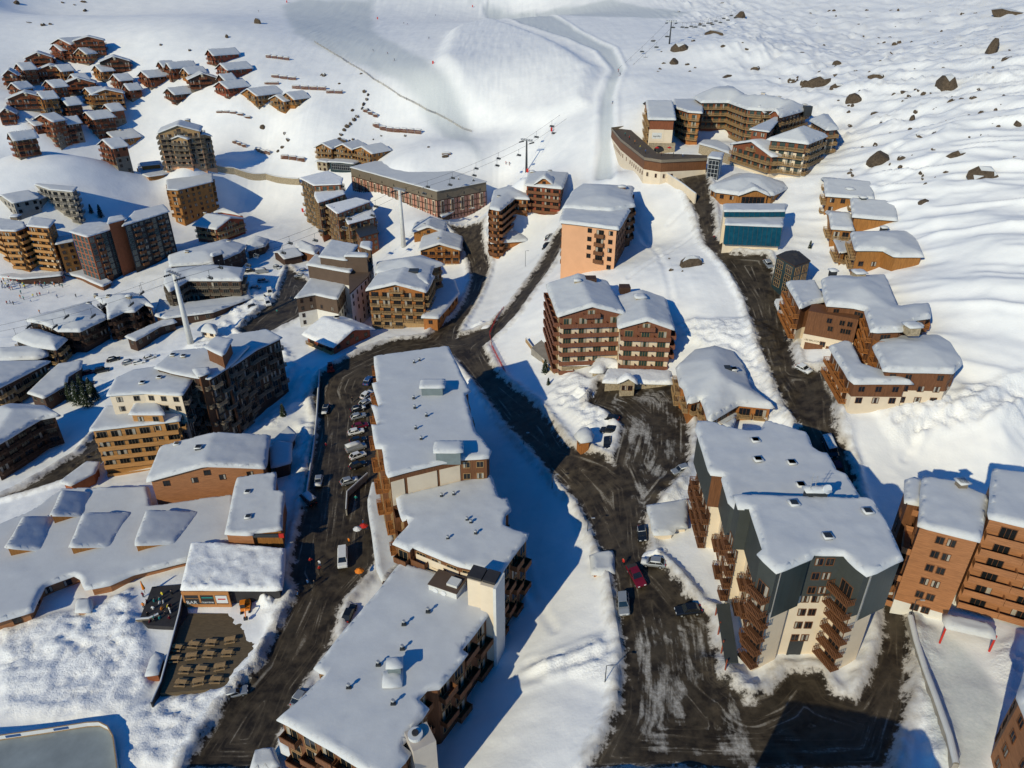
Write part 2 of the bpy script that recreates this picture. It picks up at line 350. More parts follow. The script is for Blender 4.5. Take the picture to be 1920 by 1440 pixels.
def ground_material():
    m = bpy.data.materials.new('ground'); m.use_nodes = True; t = m.node_tree; b = t.nodes['Principled BSDF']; L = t.links.new
    def N(ty, **k):
        n = t.nodes.new(ty)
        for a, q in k.items(): setattr(n, a, q)
        return n
    def noise(sc_, det=6, st=(1, 1, 1), ro=.6):
        mp = N('ShaderNodeMapping'); mp.inputs['Scale'].default_value = st; L(geo.outputs['Position'], mp.inputs[0])
        n = N('ShaderNodeTexNoise'); n.inputs['Scale'].default_value = sc_; n.inputs['Detail'].default_value = det; n.inputs['Roughness'].default_value = ro
        L(mp.outputs[0], n.inputs['Vector']); return n.outputs[0]
    def mr(x, a, b_, c=0, d=1):
        n = N('ShaderNodeMapRange'); n.inputs[1].default_value = a; n.inputs[2].default_value = b_; n.inputs[3].default_value = c; n.inputs[4].default_value = d; L(x, n.inputs[0]); return n.outputs[0]
    def ma(op, x, y):
        n = N('ShaderNodeMath', operation=op)
        for i, q in enumerate((x, y)):
            if isinstance(q, (int, float)): n.inputs[i].default_value = q
            else: L(q, n.inputs[i])
        return n.outputs[0]
    def mix(f, x, y):
        n = N('ShaderNodeMix', data_type='RGBA')
        L(f, n.inputs[0])
        for i, q in ((6, x), (7, y)):
            if isinstance(q, tuple): n.inputs[i].default_value = (*q, 1)
            else: L(q, n.inputs[i])
        return n.outputs[2]
    geo = N('ShaderNodeNewGeometry')
    at = {k: N('ShaderNodeAttribute', attribute_name=k).outputs['Fac'] for k in ('rd', 'patch', 'pack', 'rough')}
    n1 = noise(.45, 8); n2 = noise(2.2, 5); n3 = noise(.12, 5); n4 = noise(.05, 4)
    snow = mix(mr(n3, .35, .65), (.82, .83, .84), (.90, .90, .895))  # lighter than roof snow: brightness of sun-facing slopes is put into the colour
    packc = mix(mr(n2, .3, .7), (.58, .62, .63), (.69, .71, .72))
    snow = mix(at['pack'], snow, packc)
    # dirty fringe of the banks
    edge = ma('ADD', at['rd'], ma('MULTIPLY', ma('SUBTRACT', n1, .5), 5.0))
    dirt = mr(edge, .3, 2.6, .75, 0)
    snow = mix(dirt, snow, (.36, .31, .25))
    asph = mix(mr(n1, .40, .66), (.022, .0165, .011), (.075, .058, .038))
    asph = mix(mr(n3, .50, .68, 0, .5), asph, (.085, .070, .050))
    slush = mix(mr(n2, .3, .7), (.20, .175, .145), (.50, .48, .445))
    # tyre tracks run with the road: noise stretched along lines of equal distance from its edge
    sp_ = N('ShaderNodeSeparateXYZ'); L(geo.outputs['Position'], sp_.inputs[0]); cb = N('ShaderNodeCombineXYZ'); L(ma('MULTIPLY', at['rd'], 1.5), cb.inputs[0]); L(ma('MULTIPLY', sp_.outputs[0], .09), cb.inputs[1]); L(ma('MULTIPLY', sp_.outputs[1], .09), cb.inputs[2])
    tr = N('ShaderNodeTexNoise'); tr.inputs['Scale'].default_value = 1.0; tr.inputs['Detail'].default_value = 5; L(cb.outputs[0], tr.inputs['Vector'])
    asph = mix(mr(tr.outputs[0], .52, .66, 0, .8), asph, (.105, .082, .055)); asph = mix(mr(ma('ADD', tr.outputs[0], ma('MULTIPLY', n2, .25)), .74, .82, 0, .5), asph, (.36, .33, .28))
    n5 = noise(.16, 7, (1.6, .7, 1), .66); pn = ma('ADD', ma('MULTIPLY', at['patch'], .145), ma('ADD', ma('MULTIPLY', n5, .7), ma('MULTIPLY', tr.outputs[0], .3)))
    asph = mix(mr(pn, .645, .74), asph, slush)
    pn2 = mr(ma('SUBTRACT', 0, ma('ADD', at['rd'], ma('ADD', ma('MULTIPLY', ma('SUBTRACT', n1, .5), 4.5), ma('MULTIPLY', ma('SUBTRACT', n2, .5), 2)))), -.25, .3)
    col = mix(pn2, snow, asph)
    L(col, b.inputs['Base Color'])
    L(mr(pn2, 0, 1, .65, .55), b.inputs['Roughness']); b.inputs['Specular IOR Level'].default_value = .25
    hgt = ma('ADD', ma('MULTIPLY', n1, .5), ma('MULTIPLY', n2, ma('ADD', ma('MULTIPLY', at['rough'], .9), .12)))
    bp = N('ShaderNodeBump'); bp.inputs['Strength'].default_value = .55; bp.inputs['Distance'].default_value = .35
    L(hgt, bp.inputs['Height']); L(bp.outputs[0], b.inputs['Normal'])
    M['ground'] = m
ground_material(); build_terrain()
# ------------------------------------------------------------------ parts shared by the buildings
_cache = {}
def win_mesh(w_, h_, fr, gl, cur=0, door=False):
    k = ('w', w_, h_, fr, gl, cur, door)
    if k in _cache: return _cache[k]
    b = MB(); t = .09; x = w_/2
    b.quad((-x, .03, 0), (x, .03, 0), (x, .03, h_), (-x, .03, h_), gl)
    b.box(-x-t, -x, -.02, .09, -t, h_+t, fr); b.box(x, x+t, -.02, .09, -t, h_+t, fr)
    b.box(-x, x, -.02, .09, h_, h_+t, fr); b.box(-x-.03, x+.03, -.02, .14, -t, 0, fr)
    n = 1 if w_ < 1.9 else 2
    for i in range(n):
        xx = -x+w_*(i+1)/(n+1); b.box(xx-.03, xx+.03, .02, .07, 0, h_, fr)
    if cur & 1: b.quad((-x, .045, 0), (-x+w_*.3, .045, 0), (-x+w_*.3, .045, h_), (-x, .045, h_), 'curtain')
    if cur & 2: b.quad((x-w_*.3, .045, 0), (x, .045, 0), (x, .045, h_), (x-w_*.3, .045, h_), 'curtain')
    _cache[k] = b.mesh('window'); return _cache[k]
def grid_mesh(w_, h_, fr, gl, nx, nz):
    k = ('g', round(w_, 1), round(h_, 1), fr, gl, nx, nz)
    if k in _cache: return _cache[k]
    b = MB(); x = w_/2; b.quad((-x, .05, 0), (x, .05, 0), (x, .05, h_), (-x, .05, h_), gl)
    for i in range(nx+1):
        xx = -x+w_*i/nx; b.box(xx-.035, xx+.035, -.02, .12, 0, h_, fr)
    for i in range(nz+1):
        zz = h_*i/nz; b.box(-x, x, -.02, .11, zz-.04, zz+.04, fr)
    _cache[k] = b.mesh('window'); return _cache[k]
def bal_mesh(w_, d, m, ty):
    k = ('b', round(w_, 1), round(d, 1), m, ty)
    if k in _cache: return _cache[k]
    b = MB(); x = w_/2; b.box(-x, x, -.02, d, -.16, 0, m if ty != 'c' else 'cream')
    if ty in ('solid', 'c'):
        b.box(-x, x, d-.06, d, 0.003, 1.0, m); b.box(-x, -x+.06, 0, d-.062, 0.003, .98, m); b.box(x-.06, x, 0, d-.062, 0.003, .98, m)
        b.box(-x-.03, x+.03, d-.09, d+.03, 1.0, 1.06, 'pale_wood' if ty == 'c' else m)
    else:
        b.box(-x, x, d-.07, d, .95, 1.03, m); b.box(-x, x, d-.06, d-.01, .08, .15, m)
        n = max(3, int(w_/.28))
        for i in range(n+1):
            xx = -x+.04+(w_-.08)*i/n; b.box(xx-.045, xx+.045, d-.055, d-.02, .15, .95, m)
        for sx in (-x+.03, x-.03):
            b.box(sx-.03, sx+.03, 0, d-.072, .95, 1.03, m)
            for j in range(4): b.box(sx-.025, sx+.025, .1+j*(d-.2)/4, .2+j*(d-.2)/4, .003, .95, m)
    _cache[k] = b.mesh('balcony'); return _cache[k]

def area2(P): return sum(P[i][0]*P[(i+1) % len(P)][1]-P[(i+1) % len(P)][0]*P[i][1] for i in range(len(P)))
def inset(P, d, sg):
    """move every edge of polygon P inward by d (miter joints)"""
    n = len(P); L = []
    for i in range(n):
        a, b = P[i], P[(i+1) % n]; ex, ey = b[0]-a[0], b[1]-a[1]; l = math.hypot(ex, ey) or 1e-6
        nx, ny = -ey/l*sg, ex/l*sg
        L.append((a[0]+nx*d, a[1]+ny*d, ex/l, ey/l))
    out = []
    for i in range(n):
        x1, y1, dx1, dy1 = L[i-1]; x2, y2, dx2, dy2 = L[i]; det = dx1*dy2-dy1*dx2
        if abs(det) < .12: out.append((x2, y2))
        else:
            t = ((x2-x1)*dy2-(y2-y1)*dx2)/det
            p = (x1+dx1*t, y1+dy1*t); q = P[i]
            if math.hypot(p[0]-q[0], p[1]-q[1]) > 3*abs(d)+.1: p = (x2, y2)
            out.append(p)
    return out
def dens(P, st):
    out = []
    for i in range(len(P)):
        a, b = P[i], P[(i+1) % len(P)]; n = max(1, int(math.hypot(b[0]-a[0], b[1]-a[1])/st))
        for j in range(n): out.append((a[0]+(b[0]-a[0])*j/n, a[1]+(b[1]-a[1])*j/n))
    return out
def cdt(bound, extra):
    vs = [Vector(p) for p in bound]+[Vector(p) for p in extra]; n = len(bound)
    r = delaunay_2d_cdt(vs, [(i, (i+1) % n) for i in range(n)], [], 1, 1e-4)
    return [tuple(p) for p in r[0]], r[2]

class Roof:
    """height of a roof over its outline: flat, sloping plane, gable, hip"""
    def __init__(s, P, z, kind, rh, g, zs=None, sl=.45):
        s.P, s.z, s.kind, s.rh, s.sl = P, z, kind, rh, sl
        if kind == 'plane':
            A = np.c_[np.array(P), np.ones(len(P))]; s.c = np.linalg.lstsq(A, np.array(zs), rcond=None)[0]
        if kind == 'gable':
            a, b, c, d = P[g], P[(g+1) % 4], P[(g+2) % 4], P[(g+3) % 4]
            m0 = ((a[0]+b[0])/2, (a[1]+b[1])/2); m1 = ((c[0]+d[0])/2, (c[1]+d[1])/2)
            ex, ey = m1[0]-m0[0], m1[1]-m0[1]; l = math.hypot(ex, ey); s.m0 = m0; s.e = (ex/l, ey/l)
            s.w = max(abs((q[0]-m0[0])*-s.e[1]+(q[1]-m0[1])*s.e[0]) for q in P)
    def h(s, x, y):
        x = np.asarray(x, float); y = np.asarray(y, float)
        if s.kind == 'plane': return s.c[0]*x+s.c[1]*y+s.c[2]
        if s.kind == 'gable':
            d = abs((x-s.m0[0])*-s.e[1]+(y-s.m0[1])*s.e[0]); return s.z+s.rh*(1-d/s.w)
        if s.kind == 'hip':
            d = np.maximum(-psdf(s.P, x, y), 0); return s.z+np.minimum(d*s.sl, s.rh)
        return np.full(x.shape, float(s.z))

rng = random.Random(11)
def snow_mesh(P, rf, T, sg, off, rough=0, seed=0, base=.22):
    T *= .82
    bx = [p[0] for p in P]; by = [p[1] for p in P]; size = max(max(bx)-min(bx), max(by)-min(by))
    B0 = dens(P, 1.1); B = []
    for x, y in B0: B.append((x, y))
    ex = []; DB = dens(P, .9)
    Dn = np.array(DB)
    n = len(DB)
    for o in (.1, .28, .6, 1.0):
        for i in range(n):
            a = DB[i-1]; b = DB[(i+1) % n]; tx, ty = b[0]-a[0], b[1]-a[1]; l = math.hypot(tx, ty) or 1
            ex.append((DB[i][0]-ty/l*o*sg, DB[i][1]+tx/l*o*sg))
    E = np.array(ex); d = -psdf(P, E[:, 0], E[:, 1]); req = np.repeat([.1, .28, .6, 1.0], n); E = E[d > req*.8]
    st = max(.75, size/34); gx, gy = np.meshgrid(np.arange(min(bx), max(bx), st), np.arange(min(by), max(by), st))
    g = np.c_[gx.ravel(), gy.ravel()]; g = g+(_rs.rand(*g.shape)-.5)*st*.4; dg = -psdf(P, g[:, 0], g[:, 1]); g = g[dg > 1.3]
    vs, fs = cdt(B, [tuple(p) for p in E]+[tuple(p) for p in g])
    v = np.array(vs); d = np.maximum(-psdf(P, v[:, 0], v[:, 1]), 0)
    k = np.clip(d/(.28+.5*vn(v[:, 0]*.25+seed, v[:, 1]*.25)), 0, 1); prof = np.sqrt(np.maximum(1-(1-k)**2, 0))
    z = rf.h(v[:, 0], v[:, 1])+base+T*prof*(1+.35*fbm(v[:, 0]*.35+seed, v[:, 1]*.35, 3))+.5*T*sst(.2, 2.5, d)*fbm(v[:, 0]*.12+seed, v[:, 1]*.12, 2)
    if rough: z = z+rough*sst(.1, 1, d)*fbm(v[:, 0]*1.1, v[:, 1]*1.1, 3)
    q_ = v[:, 0]*.62+v[:, 1]*.79; w__ = v[:, 0]*.79-v[:, 1]*.62
    z = z+sst(.3, 1.6, d)*(.30*(vn(w__*.28+seed, q_*.07)-.5)+.16*(vn(w__*.9+seed, q_*.25)-.5)+.10*fbm(v[:, 0]*1.0, v[:, 1]*1.0, 3))
    nout = -sg
    # overhanging lip: push the rounded edge slightly out, irregularly
    ll = .05+.3*vn(v[:, 0]*.22+seed, v[:, 1]*.22); cen = v.mean(0)
    edge = d < .02
    # outward direction from nearest polygon edge
    if edge.any():
        PP = np.array(P); best = np.full(edge.sum(), 1e9); dirx = np.zeros(edge.sum()); diry = np.zeros(edge.sum()); q = v[edge]
        for i in range(len(P)):
            a = PP[i]; b = PP[(i+1) % len(P)]; e = b-a; L2 = (e**2).sum()+1e-9; t = np.clip(((q-a)@e)/L2, 0, 1); dd = ((q-a-np.outer(t, e))**2).sum(1)
            m_ = dd < best; l = math.sqrt(L2); best[m_] = dd[m_]; dirx[m_] = e[1]/l*sg; diry[m_] = -e[0]/l*sg
        v[edge, 0] += dirx*ll[edge]; v[edge, 1] += diry*ll[edge]
    ox, oy, oz = off
    me = bpy.data.meshes.new('snow_cover')
    V3 = [(a-ox, b-oy, c-oz) for (a, b), c in zip(v, z)]
    # skirt under the lip
    from collections import Counter
    cnt = Counter()
    for f in fs:
        for i in range(len(f)): cnt[(f[i], f[(i+1) % len(f)])] += 1
    bd = [e for e in cnt if (e[1], e[0]) not in cnt]
    base_i = {}; F = [tuple(f) for f in fs]
    for a, b in bd:
        for q in (a, b):
            if q not in base_i: base_i[q] = len(V3); p = V3[q]; V3.append((p[0], p[1], p[2]-.24))
        F.append((b, a, base_i[a], base_i[b]))
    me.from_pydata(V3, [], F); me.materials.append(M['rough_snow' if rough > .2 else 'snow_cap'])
    me.polygons.foreach_set('use_smooth', [True]*len(me.polygons)); me.update()
    if me.polygons and me.polygons[0].normal.z < 0: me.flip_normals()
    return me

class Building:
    def __init__(s, name, label, at, cat='building', group=None, style=None):
        x, y, z = G(*at); s.o = (x, y, z); s.root = empty(name, s.o); tag(s.root, label, cat, group)
        s.n = {}; s.extra = {}; s.style = dict(sh=2.7, bw=3.6, win='brown_wood', bal='pale_wood', balty='slat', wall='orange_wood', low=None, fascia='dark_wood', roofm='dark_wood', snow=.55, ov=.6, glass='dark_glass')
        if style: s.style.update(style)
        s.wings = []
    def part(s, name, mb, parent=None, smooth=False):
        o = link(name, mb.mesh(name, smooth, s.o), parent or s.root); return o
    def inst(s, name, me, loc, rz, scale=None):
        s.n[name] = s.n.get(name, 0)+1
        if s.n[name] > 98: s.extra.setdefault(name, []).append((me, loc, rz)); return None
        return link(name, me, s.root, (loc[0]-s.o[0], loc[1]-s.o[1], loc[2]-s.o[2]), rz, scale)
    def finish(s):
        for name, L in s.extra.items():
            b = MB()
            for me, loc, rz in L:
                T = Matrix.Translation(loc) @ Matrix.Rotation(rz, 4, 'Z'); k = len(b.v)
                b.v += [tuple(T @ q.co) for q in me.vertices]; mm = [b.mi(x.name) for x in me.materials]
                for p in me.polygons: b.f.append(tuple(k+i for i in p.vertices)); b.m.append(mm[p.material_index])
            o = s.part('further_'+name+'_panel' if False else name, b); o['kind'] = 'stuff'
        return s
    def zof(s, px, z=None, b=None, h=None):
        if z is not None: return z
        if b is not None: return hz(*b)
        mx, my = np.mean([p[0] for p in px]), np.mean([p[1] for p in px]); zz = 30+h
        x0, y0, z0 = s.o; fy = max(p[1] for p in px); fx = np.mean([p[0] for p in px])
        zz = z0+h
        for _ in range(25):
            q = onplane(fx, fy, min(zz, 99)); zz = zz*.5+.5*(float(zg(*q))+h)
        return zz
    def wing(s, px, z=None, b=None, h=None, kind='flat', rh=2.5, g=0, dz=None, fac=None, sp=None, zb=None, hsl=.45, seed=None, rough=.13, front=None, dep=None, far=False, **kw):
        """px: outline of the roof in photograph pixels; fac: facade style per edge"""
        st = dict(s.style); st.update(kw)
        if isinstance(px, str): px = [tuple(map(float, t.split(','))) for t in px.split()]
        ze = s.zof(px, z, b, h)-st['snow']*.6
        dz = dz or [0]*len(px)
        my_ = np.mean([q[1] for q in px])
        uz = [rh*st.get('uzk', .8) if (kind == 'hip' and q[1] < my_) or (kind == 'gable' and not dep and (i-g) % 4 > 1) else 0 for i, q in enumerate(px)]
        if kind == 'gable': uz = [u*.5 for u in uz]
        P = [tuple(onplane(q[0], q[1], min(ze+d+u, 98))) for q, d, u in zip(px, dz, uz)]
        if far:
            dpt = s.o[1]*c_-(ze-CZ)*s_; A0, B0, C0, D0 = [px[(g+i) % 4] for i in range(4)]; m_ = abs(B0[0]-A0[0])*dpt/FPX; dy_ = B0[1]-A0[1]
            ph = R(38) if dy_ > 3 else R(22) if dy_ > -1 else R(-26)
            wd = min(m_/math.cos(ph), 19); dep = float(np.clip((C0[0]-B0[0])*dpt/FPX/math.sin(ph), 9, 20)) if ph > 0 else 13
            ax = (A0[0]-960)/FPX*dpt; e = np.array([math.cos(ph), -math.sin(ph)]); y_ = s.o[1]+1.2+(wd*math.sin(ph) if ph > 0 else 0)
            A = np.array([ax, y_]); P[g] = tuple(A); P[(g+1) % 4] = tuple(A+e*wd)
        if dep:
            A, B_, C_, D_ = [np.array(P[(g+i) % 4]) for i in range(4)]; e = (B_-A)/np.linalg.norm(B_-A); n_ = np.array([-e[1], e[0]])
            if n_[1] < 0 and n_ @ (A+B_) < 0: n_ = -n_
            if n_ @ (A+B_) < 0: n_ = -n_
            Q = [A, B_, B_+n_*dep, A+n_*dep]
            for i in range(4): P[(g+i) % 4] = tuple(Q[i])
        if kind == 'gable' and len(P) == 4 and st.get('rect', 1):
            # make the outline a true rectangle about its gable edge
            gi = g; A, B_, C_, D_ = [np.array(P[(gi+i) % 4]) for i in range(4)]
            e = (B_-A)+(C_-D_); e /= np.linalg.norm(e); n_ = np.array([-e[1], e[0]])
            mid = (A+B_+C_+D_)/4; hw = (np.linalg.norm(B_-A)+np.linalg.norm(C_-D_))/4; hd = abs(((D_+C_)/2-(A+B_)/2) @ n_)/2
            sgn = 1 if ((D_+C_)/2-(A+B_)/2) @ n_ > 0 else -1; n_ = n_*sgn
            f0 = (A+B_)/2; mid = f0+n_*hd
            # keep the near edge where the photograph shows it
            Q = [f0-e*hw, f0+e*hw, f0+e*hw+n_*2*hd, f0-e*hw+n_*2*hd]; P = [None]*4
            for i in range(4): P[(gi+i) % 4] = tuple(Q[i])
        sg = 1 if area2(P) > 0 else -1
        kk = 'plane' if any(dz) and kind == 'flat' else kind
        rf = Roof(P, ze, kk, rh, g, [ze+d for d in dz], hsl)
        n = len(P); seed = seed if seed is not None else rng.random()*50
        # roof slab + snow
        Bd = dens(P, 1.6); inner = []
        if kk == 'gable':
            a, b_ = P[g], P[(g+1) % 4]; c, d = P[(g+2) % 4], P[(g+3) % 4]
            m0 = ((a[0]+b_[0])/2, (a[1]+b_[1])/2); m1 = ((c[0]+d[0])/2, (c[1]+d[1])/2)
            for i in range(1, 12): inner.append((m0[0]+(m1[0]-m0[0])*i/12, m0[1]+(m1[1]-m0[1])*i/12))
            Bd = []
            for i in range(4):
                a2, b2 = P[i], P[(i+1) % 4]; nn = 6 if (i-g) % 2 == 0 else 4
                for j in range(nn): Bd.append((a2[0]+(b2[0]-a2[0])*j/nn, a2[1]+(b2[1]-a2[1])*j/nn))
        if kk == 'hip':
            bx = [p[0] for p in P]; by = [p[1] for p in P]; gx, gy = np.meshgrid(np.arange(min(bx), max(bx), 1.5), np.arange(min(by), max(by), 1.5)); g_ = np.c_[gx.ravel(), gy.ravel()]
            g_ = g_[-psdf(P, g_[:, 0], g_[:, 1]) > .5]; inner = [tuple(q) for q in g_]
        vs, fs = cdt(Bd, inner); va = np.array(vs); hh = rf.h(va[:, 0], va[:, 1]); rb = MB()
        up = area2([vs[i] for i in fs[0]]) > 0
        for f in fs:
            ff = f if up else f[::-1]
            rb.poly([(vs[i][0], vs[i][1], hh[i]+.2) for i in ff], st['roofm']); rb.poly([(vs[i][0], vs[i][1], hh[i]-.1) for i in ff[::-1]], st['fascia'])
        Bh = rf.h(np.array(Bd)[:, 0], np.array(Bd)[:, 1]); m = len(Bd)
        for i in range(m):
            j = (i+1) % m; a, b_ = Bd[i], Bd[j]; q = [(a[0], a[1], Bh[i]-.1), (b_[0], b_[1], Bh[j]-.1), (b_[0], b_[1], Bh[j]+.2), (a[0], a[1], Bh[i]+.2)]
            rb.poly(q if sg > 0 else q[::-1], st['fascia'])
        ro = s.part('roof', rb)
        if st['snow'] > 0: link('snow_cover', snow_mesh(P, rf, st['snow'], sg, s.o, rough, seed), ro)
        # walls
        W = inset(P, st['ov'], sg); wi = dict(P=P, W=W, rf=rf, ze=ze, sg=sg, roof=ro, st=st, px=px)
        gz = [float(zg(*p)) for p in W]; zb0 = (min(gz)-2.5) if zb is None else zb
        mb = MB(); ml = MB(); spz = None if sp is None else ze-sp
        W2 = inset(P, st.get('lowov', st['ov']), sg) if sp is not None else W
        for i in range(n):
            a, b_ = W[i], W[(i+1) % n]; L = math.hypot(b_[0]-a[0], b_[1]-a[1]); ns = max(2, 2*int(L/1.6/2)+2) if kk in ('gable', 'hip') else 1
            pts = [(a[0]+(b_[0]-a[0])*j/ns, a[1]+(b_[1]-a[1])*j/ns) for j in range(ns+1)]; hp = rf.h(np.array(pts)[:, 0], np.array(pts)[:, 1])-.1
            lo = zb0 if spz is None else spz
            for j in range(ns):
                q = [(*pts[j], lo), (*pts[j+1], lo), (*pts[j+1], hp[j+1]), (*pts[j], hp[j])]
                wm = st['wall']; wm = (front or {}).get(i, wm)
                mb.poly(q if sg > 0 else q[::-1], wm)
            if spz is not None:
                a2, b2 = W2[i], W2[(i+1) % n]
                q = [(*a2, zb0), (*b2, zb0), (*b2, spz), (*a2, spz)]; ml.poly(q if sg > 0 else q[::-1], st['low'] or 'cream')
                if W2 is not W:
                    q = [(*a2, spz), (*b2, spz), (*b_, spz), (*a, spz)]; mb.poly(q if sg > 0 else q[::-1], st['wall'])
        s.part('wall', mb)
        if spz is not None: s.part('lower_wall', ml)
        # facades
        if not isinstance(fac, dict): fac = {i: fac for i in range(n)} if fac else {}
        for i in range(n):
            sty = fac.get(i, fac.get('*', 'win'))
            if sty == 'blank': continue
            a, b_ = W[i], W[(i+1) % n]
            if sg < 0: a, b_ = b_, a
            s.facade(a, b_, rf, ze, sty, st, spz, kk, W2, i)
        s.wings.append(wi); return wi
    def facade(s, a, b, rf, ze, sty, st, spz, kk, W2, i):
        L = math.hypot(b[0]-a[0], b[1]-a[1])
        if L < 2.2: return
        tx, ty = (b[0]-a[0])/L, (b[1]-a[1])/L; nx, ny = ty, -tx; mx, my = (a[0]+b[0])/2, (a[1]+b[1])/2
        if (-mx*nx-my*ny)/math.hypot(mx, my) < -.18: return
        rz = math.atan2(ny, nx)-math.pi/2
        hmid = float(rf.h(mx, my)); hend = min(float(rf.h(*a)), float(rf.h(*b))); z0 = hend-.35
        shh, bw = st['sh'], st['bw']; nb = max(1, int(round(L/bw))); bwr = L/nb
        lov = st.get('lowov', st['ov'])-st['ov']
        if isinstance(sty, tuple): sty, rows0, rows1 = sty
        else: rows0, rows1 = 0, 99
        cols = [sty]*nb
        r = random.Random(int(abs(a[0]*13+a[1]*7)*10))
        if sty == 'mix': cols = [r.choice(('bal', 'win', 'bal')) for _ in range(nb)]
        if '|' in sty: q = sty.split('|'); cols = [q[j % len(q)] for j in range(nb)]; 
        def W_(x, z, dw, dh, door=False, gl=None):
            off = lov if (spz is not None and z < spz-.5) else 0
            p = (a[0]+tx*x-nx*off, a[1]+ty*x-ny*off, z)
            cur = r.choice((0, 0, 0, 0, 1, 2, 3)) if gl is None else 0
            s.inst('window' if not door else 'balcony_door', win_mesh(dw, dh, st['win'], gl or st['glass'], cur, door), p, rz+0, (-1, 1, 1) if 0 else None)
        def B_(x, z, bwid, d=1.25):
            off = lov if (spz is not None and z < spz-.5) else 0
            p = (a[0]+tx*x-nx*off, a[1]+ty*x-ny*off, z); s.inst('balcony', bal_mesh(bwid, d, st['bal'] if z > (spz or -99) else st.get('bal2', st['bal']), st['balty']), p, rz)
        if 'full' in sty:
            h_ = st.get('gh', 6); nz = int(h_/1.4); s.inst('window', grid_mesh(L*.86, h_, st['win'], st['glass'], max(2, int(L/1.4)), nz), (mx, my, z0-h_-.4), rz); return
        if kk == 'gable' and hmid-hend > 1.9 and sty != 'none':
            zz = hend+(.1 if hmid-hend < 2.8 else .5)
            if sty.startswith('bal') or sty == 'band' or sty == 'mix': B_(L/2, zz-1.15+.5, min(L*.4, 4.5)); W_(L/2, zz-.7, 1.8, 1.7, True)
            else: W_(L/2, zz-.6, 1.3, 1.2)
        k = 0
        while k < 16:
            zf = z0-(k+1)*shh
            gm = float(zg(mx+nx*.5, my+ny*.5))
            if zf < gm-.6 and zf < min(float(zg(*a)), float(zg(*b)))-.2: break
            if rows0 <= k < rows1:
                if sty == 'band': B_(L/2, zf, L*.97)
                for j in range(nb):
                    x = (j+.5)*bwr; c = cols[j]
                    gz = float(zg(a[0]+tx*x, a[1]+ty*x))
                    if zf < gz-(.7 if c == 'win' else -.15): continue
                    if c == 'win': 
                        if r.random() < st.get('dens', .93): W_(x, zf+.95, st.get('ww', 1.25), 1.25)
                    elif c == 'win2': W_(x-.75, zf+.95, 1.0, 1.2); W_(x+.75, zf+.95, 1.0, 1.2)
                    elif c == 'bal': W_(x, zf+.02, min(2.3, bwr*.66), 2.05, True); B_(x, zf, bwr*.88)
                    elif c == 'bals': W_(x, zf+.02, min(2.0, bwr*.6), 2.05, True); B_(x, zf, bwr*.99, 1.5)
                    elif c == 'balr':
                        W_(x, zf+.02, min(2.0, bwr*.6), 2.05, True)
                        if (k+j) % 2 == 0: B_(x, zf, bwr*.9)
                    elif c == 'band': W_(x, zf+.02, min(2.4, bwr*.66), 2.05, True)
                    elif c == 'glass': s.inst('window', grid_mesh(bwr*.62, shh*.8, st['win'], st['glass'], 3, 2), (a[0]+tx*x, a[1]+ty*x, zf+.1), rz)
            k += 1
    # things on top ---------------------------------------------------
    def roofpt(s, px, py, wi=None):
        wi = wi or s.wings[-1]; zt = wi['ze']+.6
        for _ in range(12):
            x, y = onplane(px, py, zt); zt = float(wi['rf'].h(x, y))+.2
        return x, y, zt
    def chimney(s, px, py, w_=1.1, h_=1.8, m='stone', wi=None, snow=True, d=None, rz=0, name='chimney'):
        x, y, z = s.roofpt(px, py, wi); b = MB(); T = Matrix.Translation((x, y, z)) @ Matrix.Rotation(rz, 4, 'Z'); d = d or w_
        b.box(-w_/2, w_/2, -d/2, d/2, -.5, h_, m, T); o = s.part(name, b)
        if snow:
            Q = [tuple((T @ Vector((a*w_*.58, c*d*.58, 0)))[:2]) for a, c in ((-1, -1), (1, -1), (1, 1), (-1, 1))]
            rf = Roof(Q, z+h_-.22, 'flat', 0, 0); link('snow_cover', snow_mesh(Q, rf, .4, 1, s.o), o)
        return o
    def vent(s, px, py, wi=None, sz=.6):
        x, y, z = s.roofpt(px, py, wi); b = MB(); b.tube((x, y, z-.3), (x, y, z+.95*sz+.5), .16, .16, 'dark_metal', 8); b.tube((x, y, z+.95*sz+.5), (x, y, z+.95*sz+.75), .3, .22, 'steel', 8)
        b.box(x-.45*sz, x+.45*sz, y-.3*sz, y+.3*sz, z-.3, z+.75, 'dark_metal'); s.part('roof_vent', b)
def text_obj(body, size, m, parent, off, loc, rx, rz, name='lettering'):
    cu = bpy.data.curves.new(name, 'FONT'); cu.body = body; cu.size = size; cu.extrude = .02; cu.align_x = 'CENTER'; cu.align_y = 'CENTER'
    o = bpy.data.objects.new(name, cu); dg = None; C.objects.link(o)
    bpy.context.view_layer.update(); me = bpy.data.meshes.new_from_object(o.evaluated_get(bpy.context.evaluated_depsgraph_get())); bpy.data.objects.remove(o)
    me.materials.clear(); me.materials.append(M[m]); t = link(name, me, parent, (loc[0]-off[0], loc[1]-off[1], loc[2]-off[2])); t.rotation_euler = (rx, 0, rz); return t
mat('chalet_wood', (.21, .068, .03), var=.35, stretch=V)
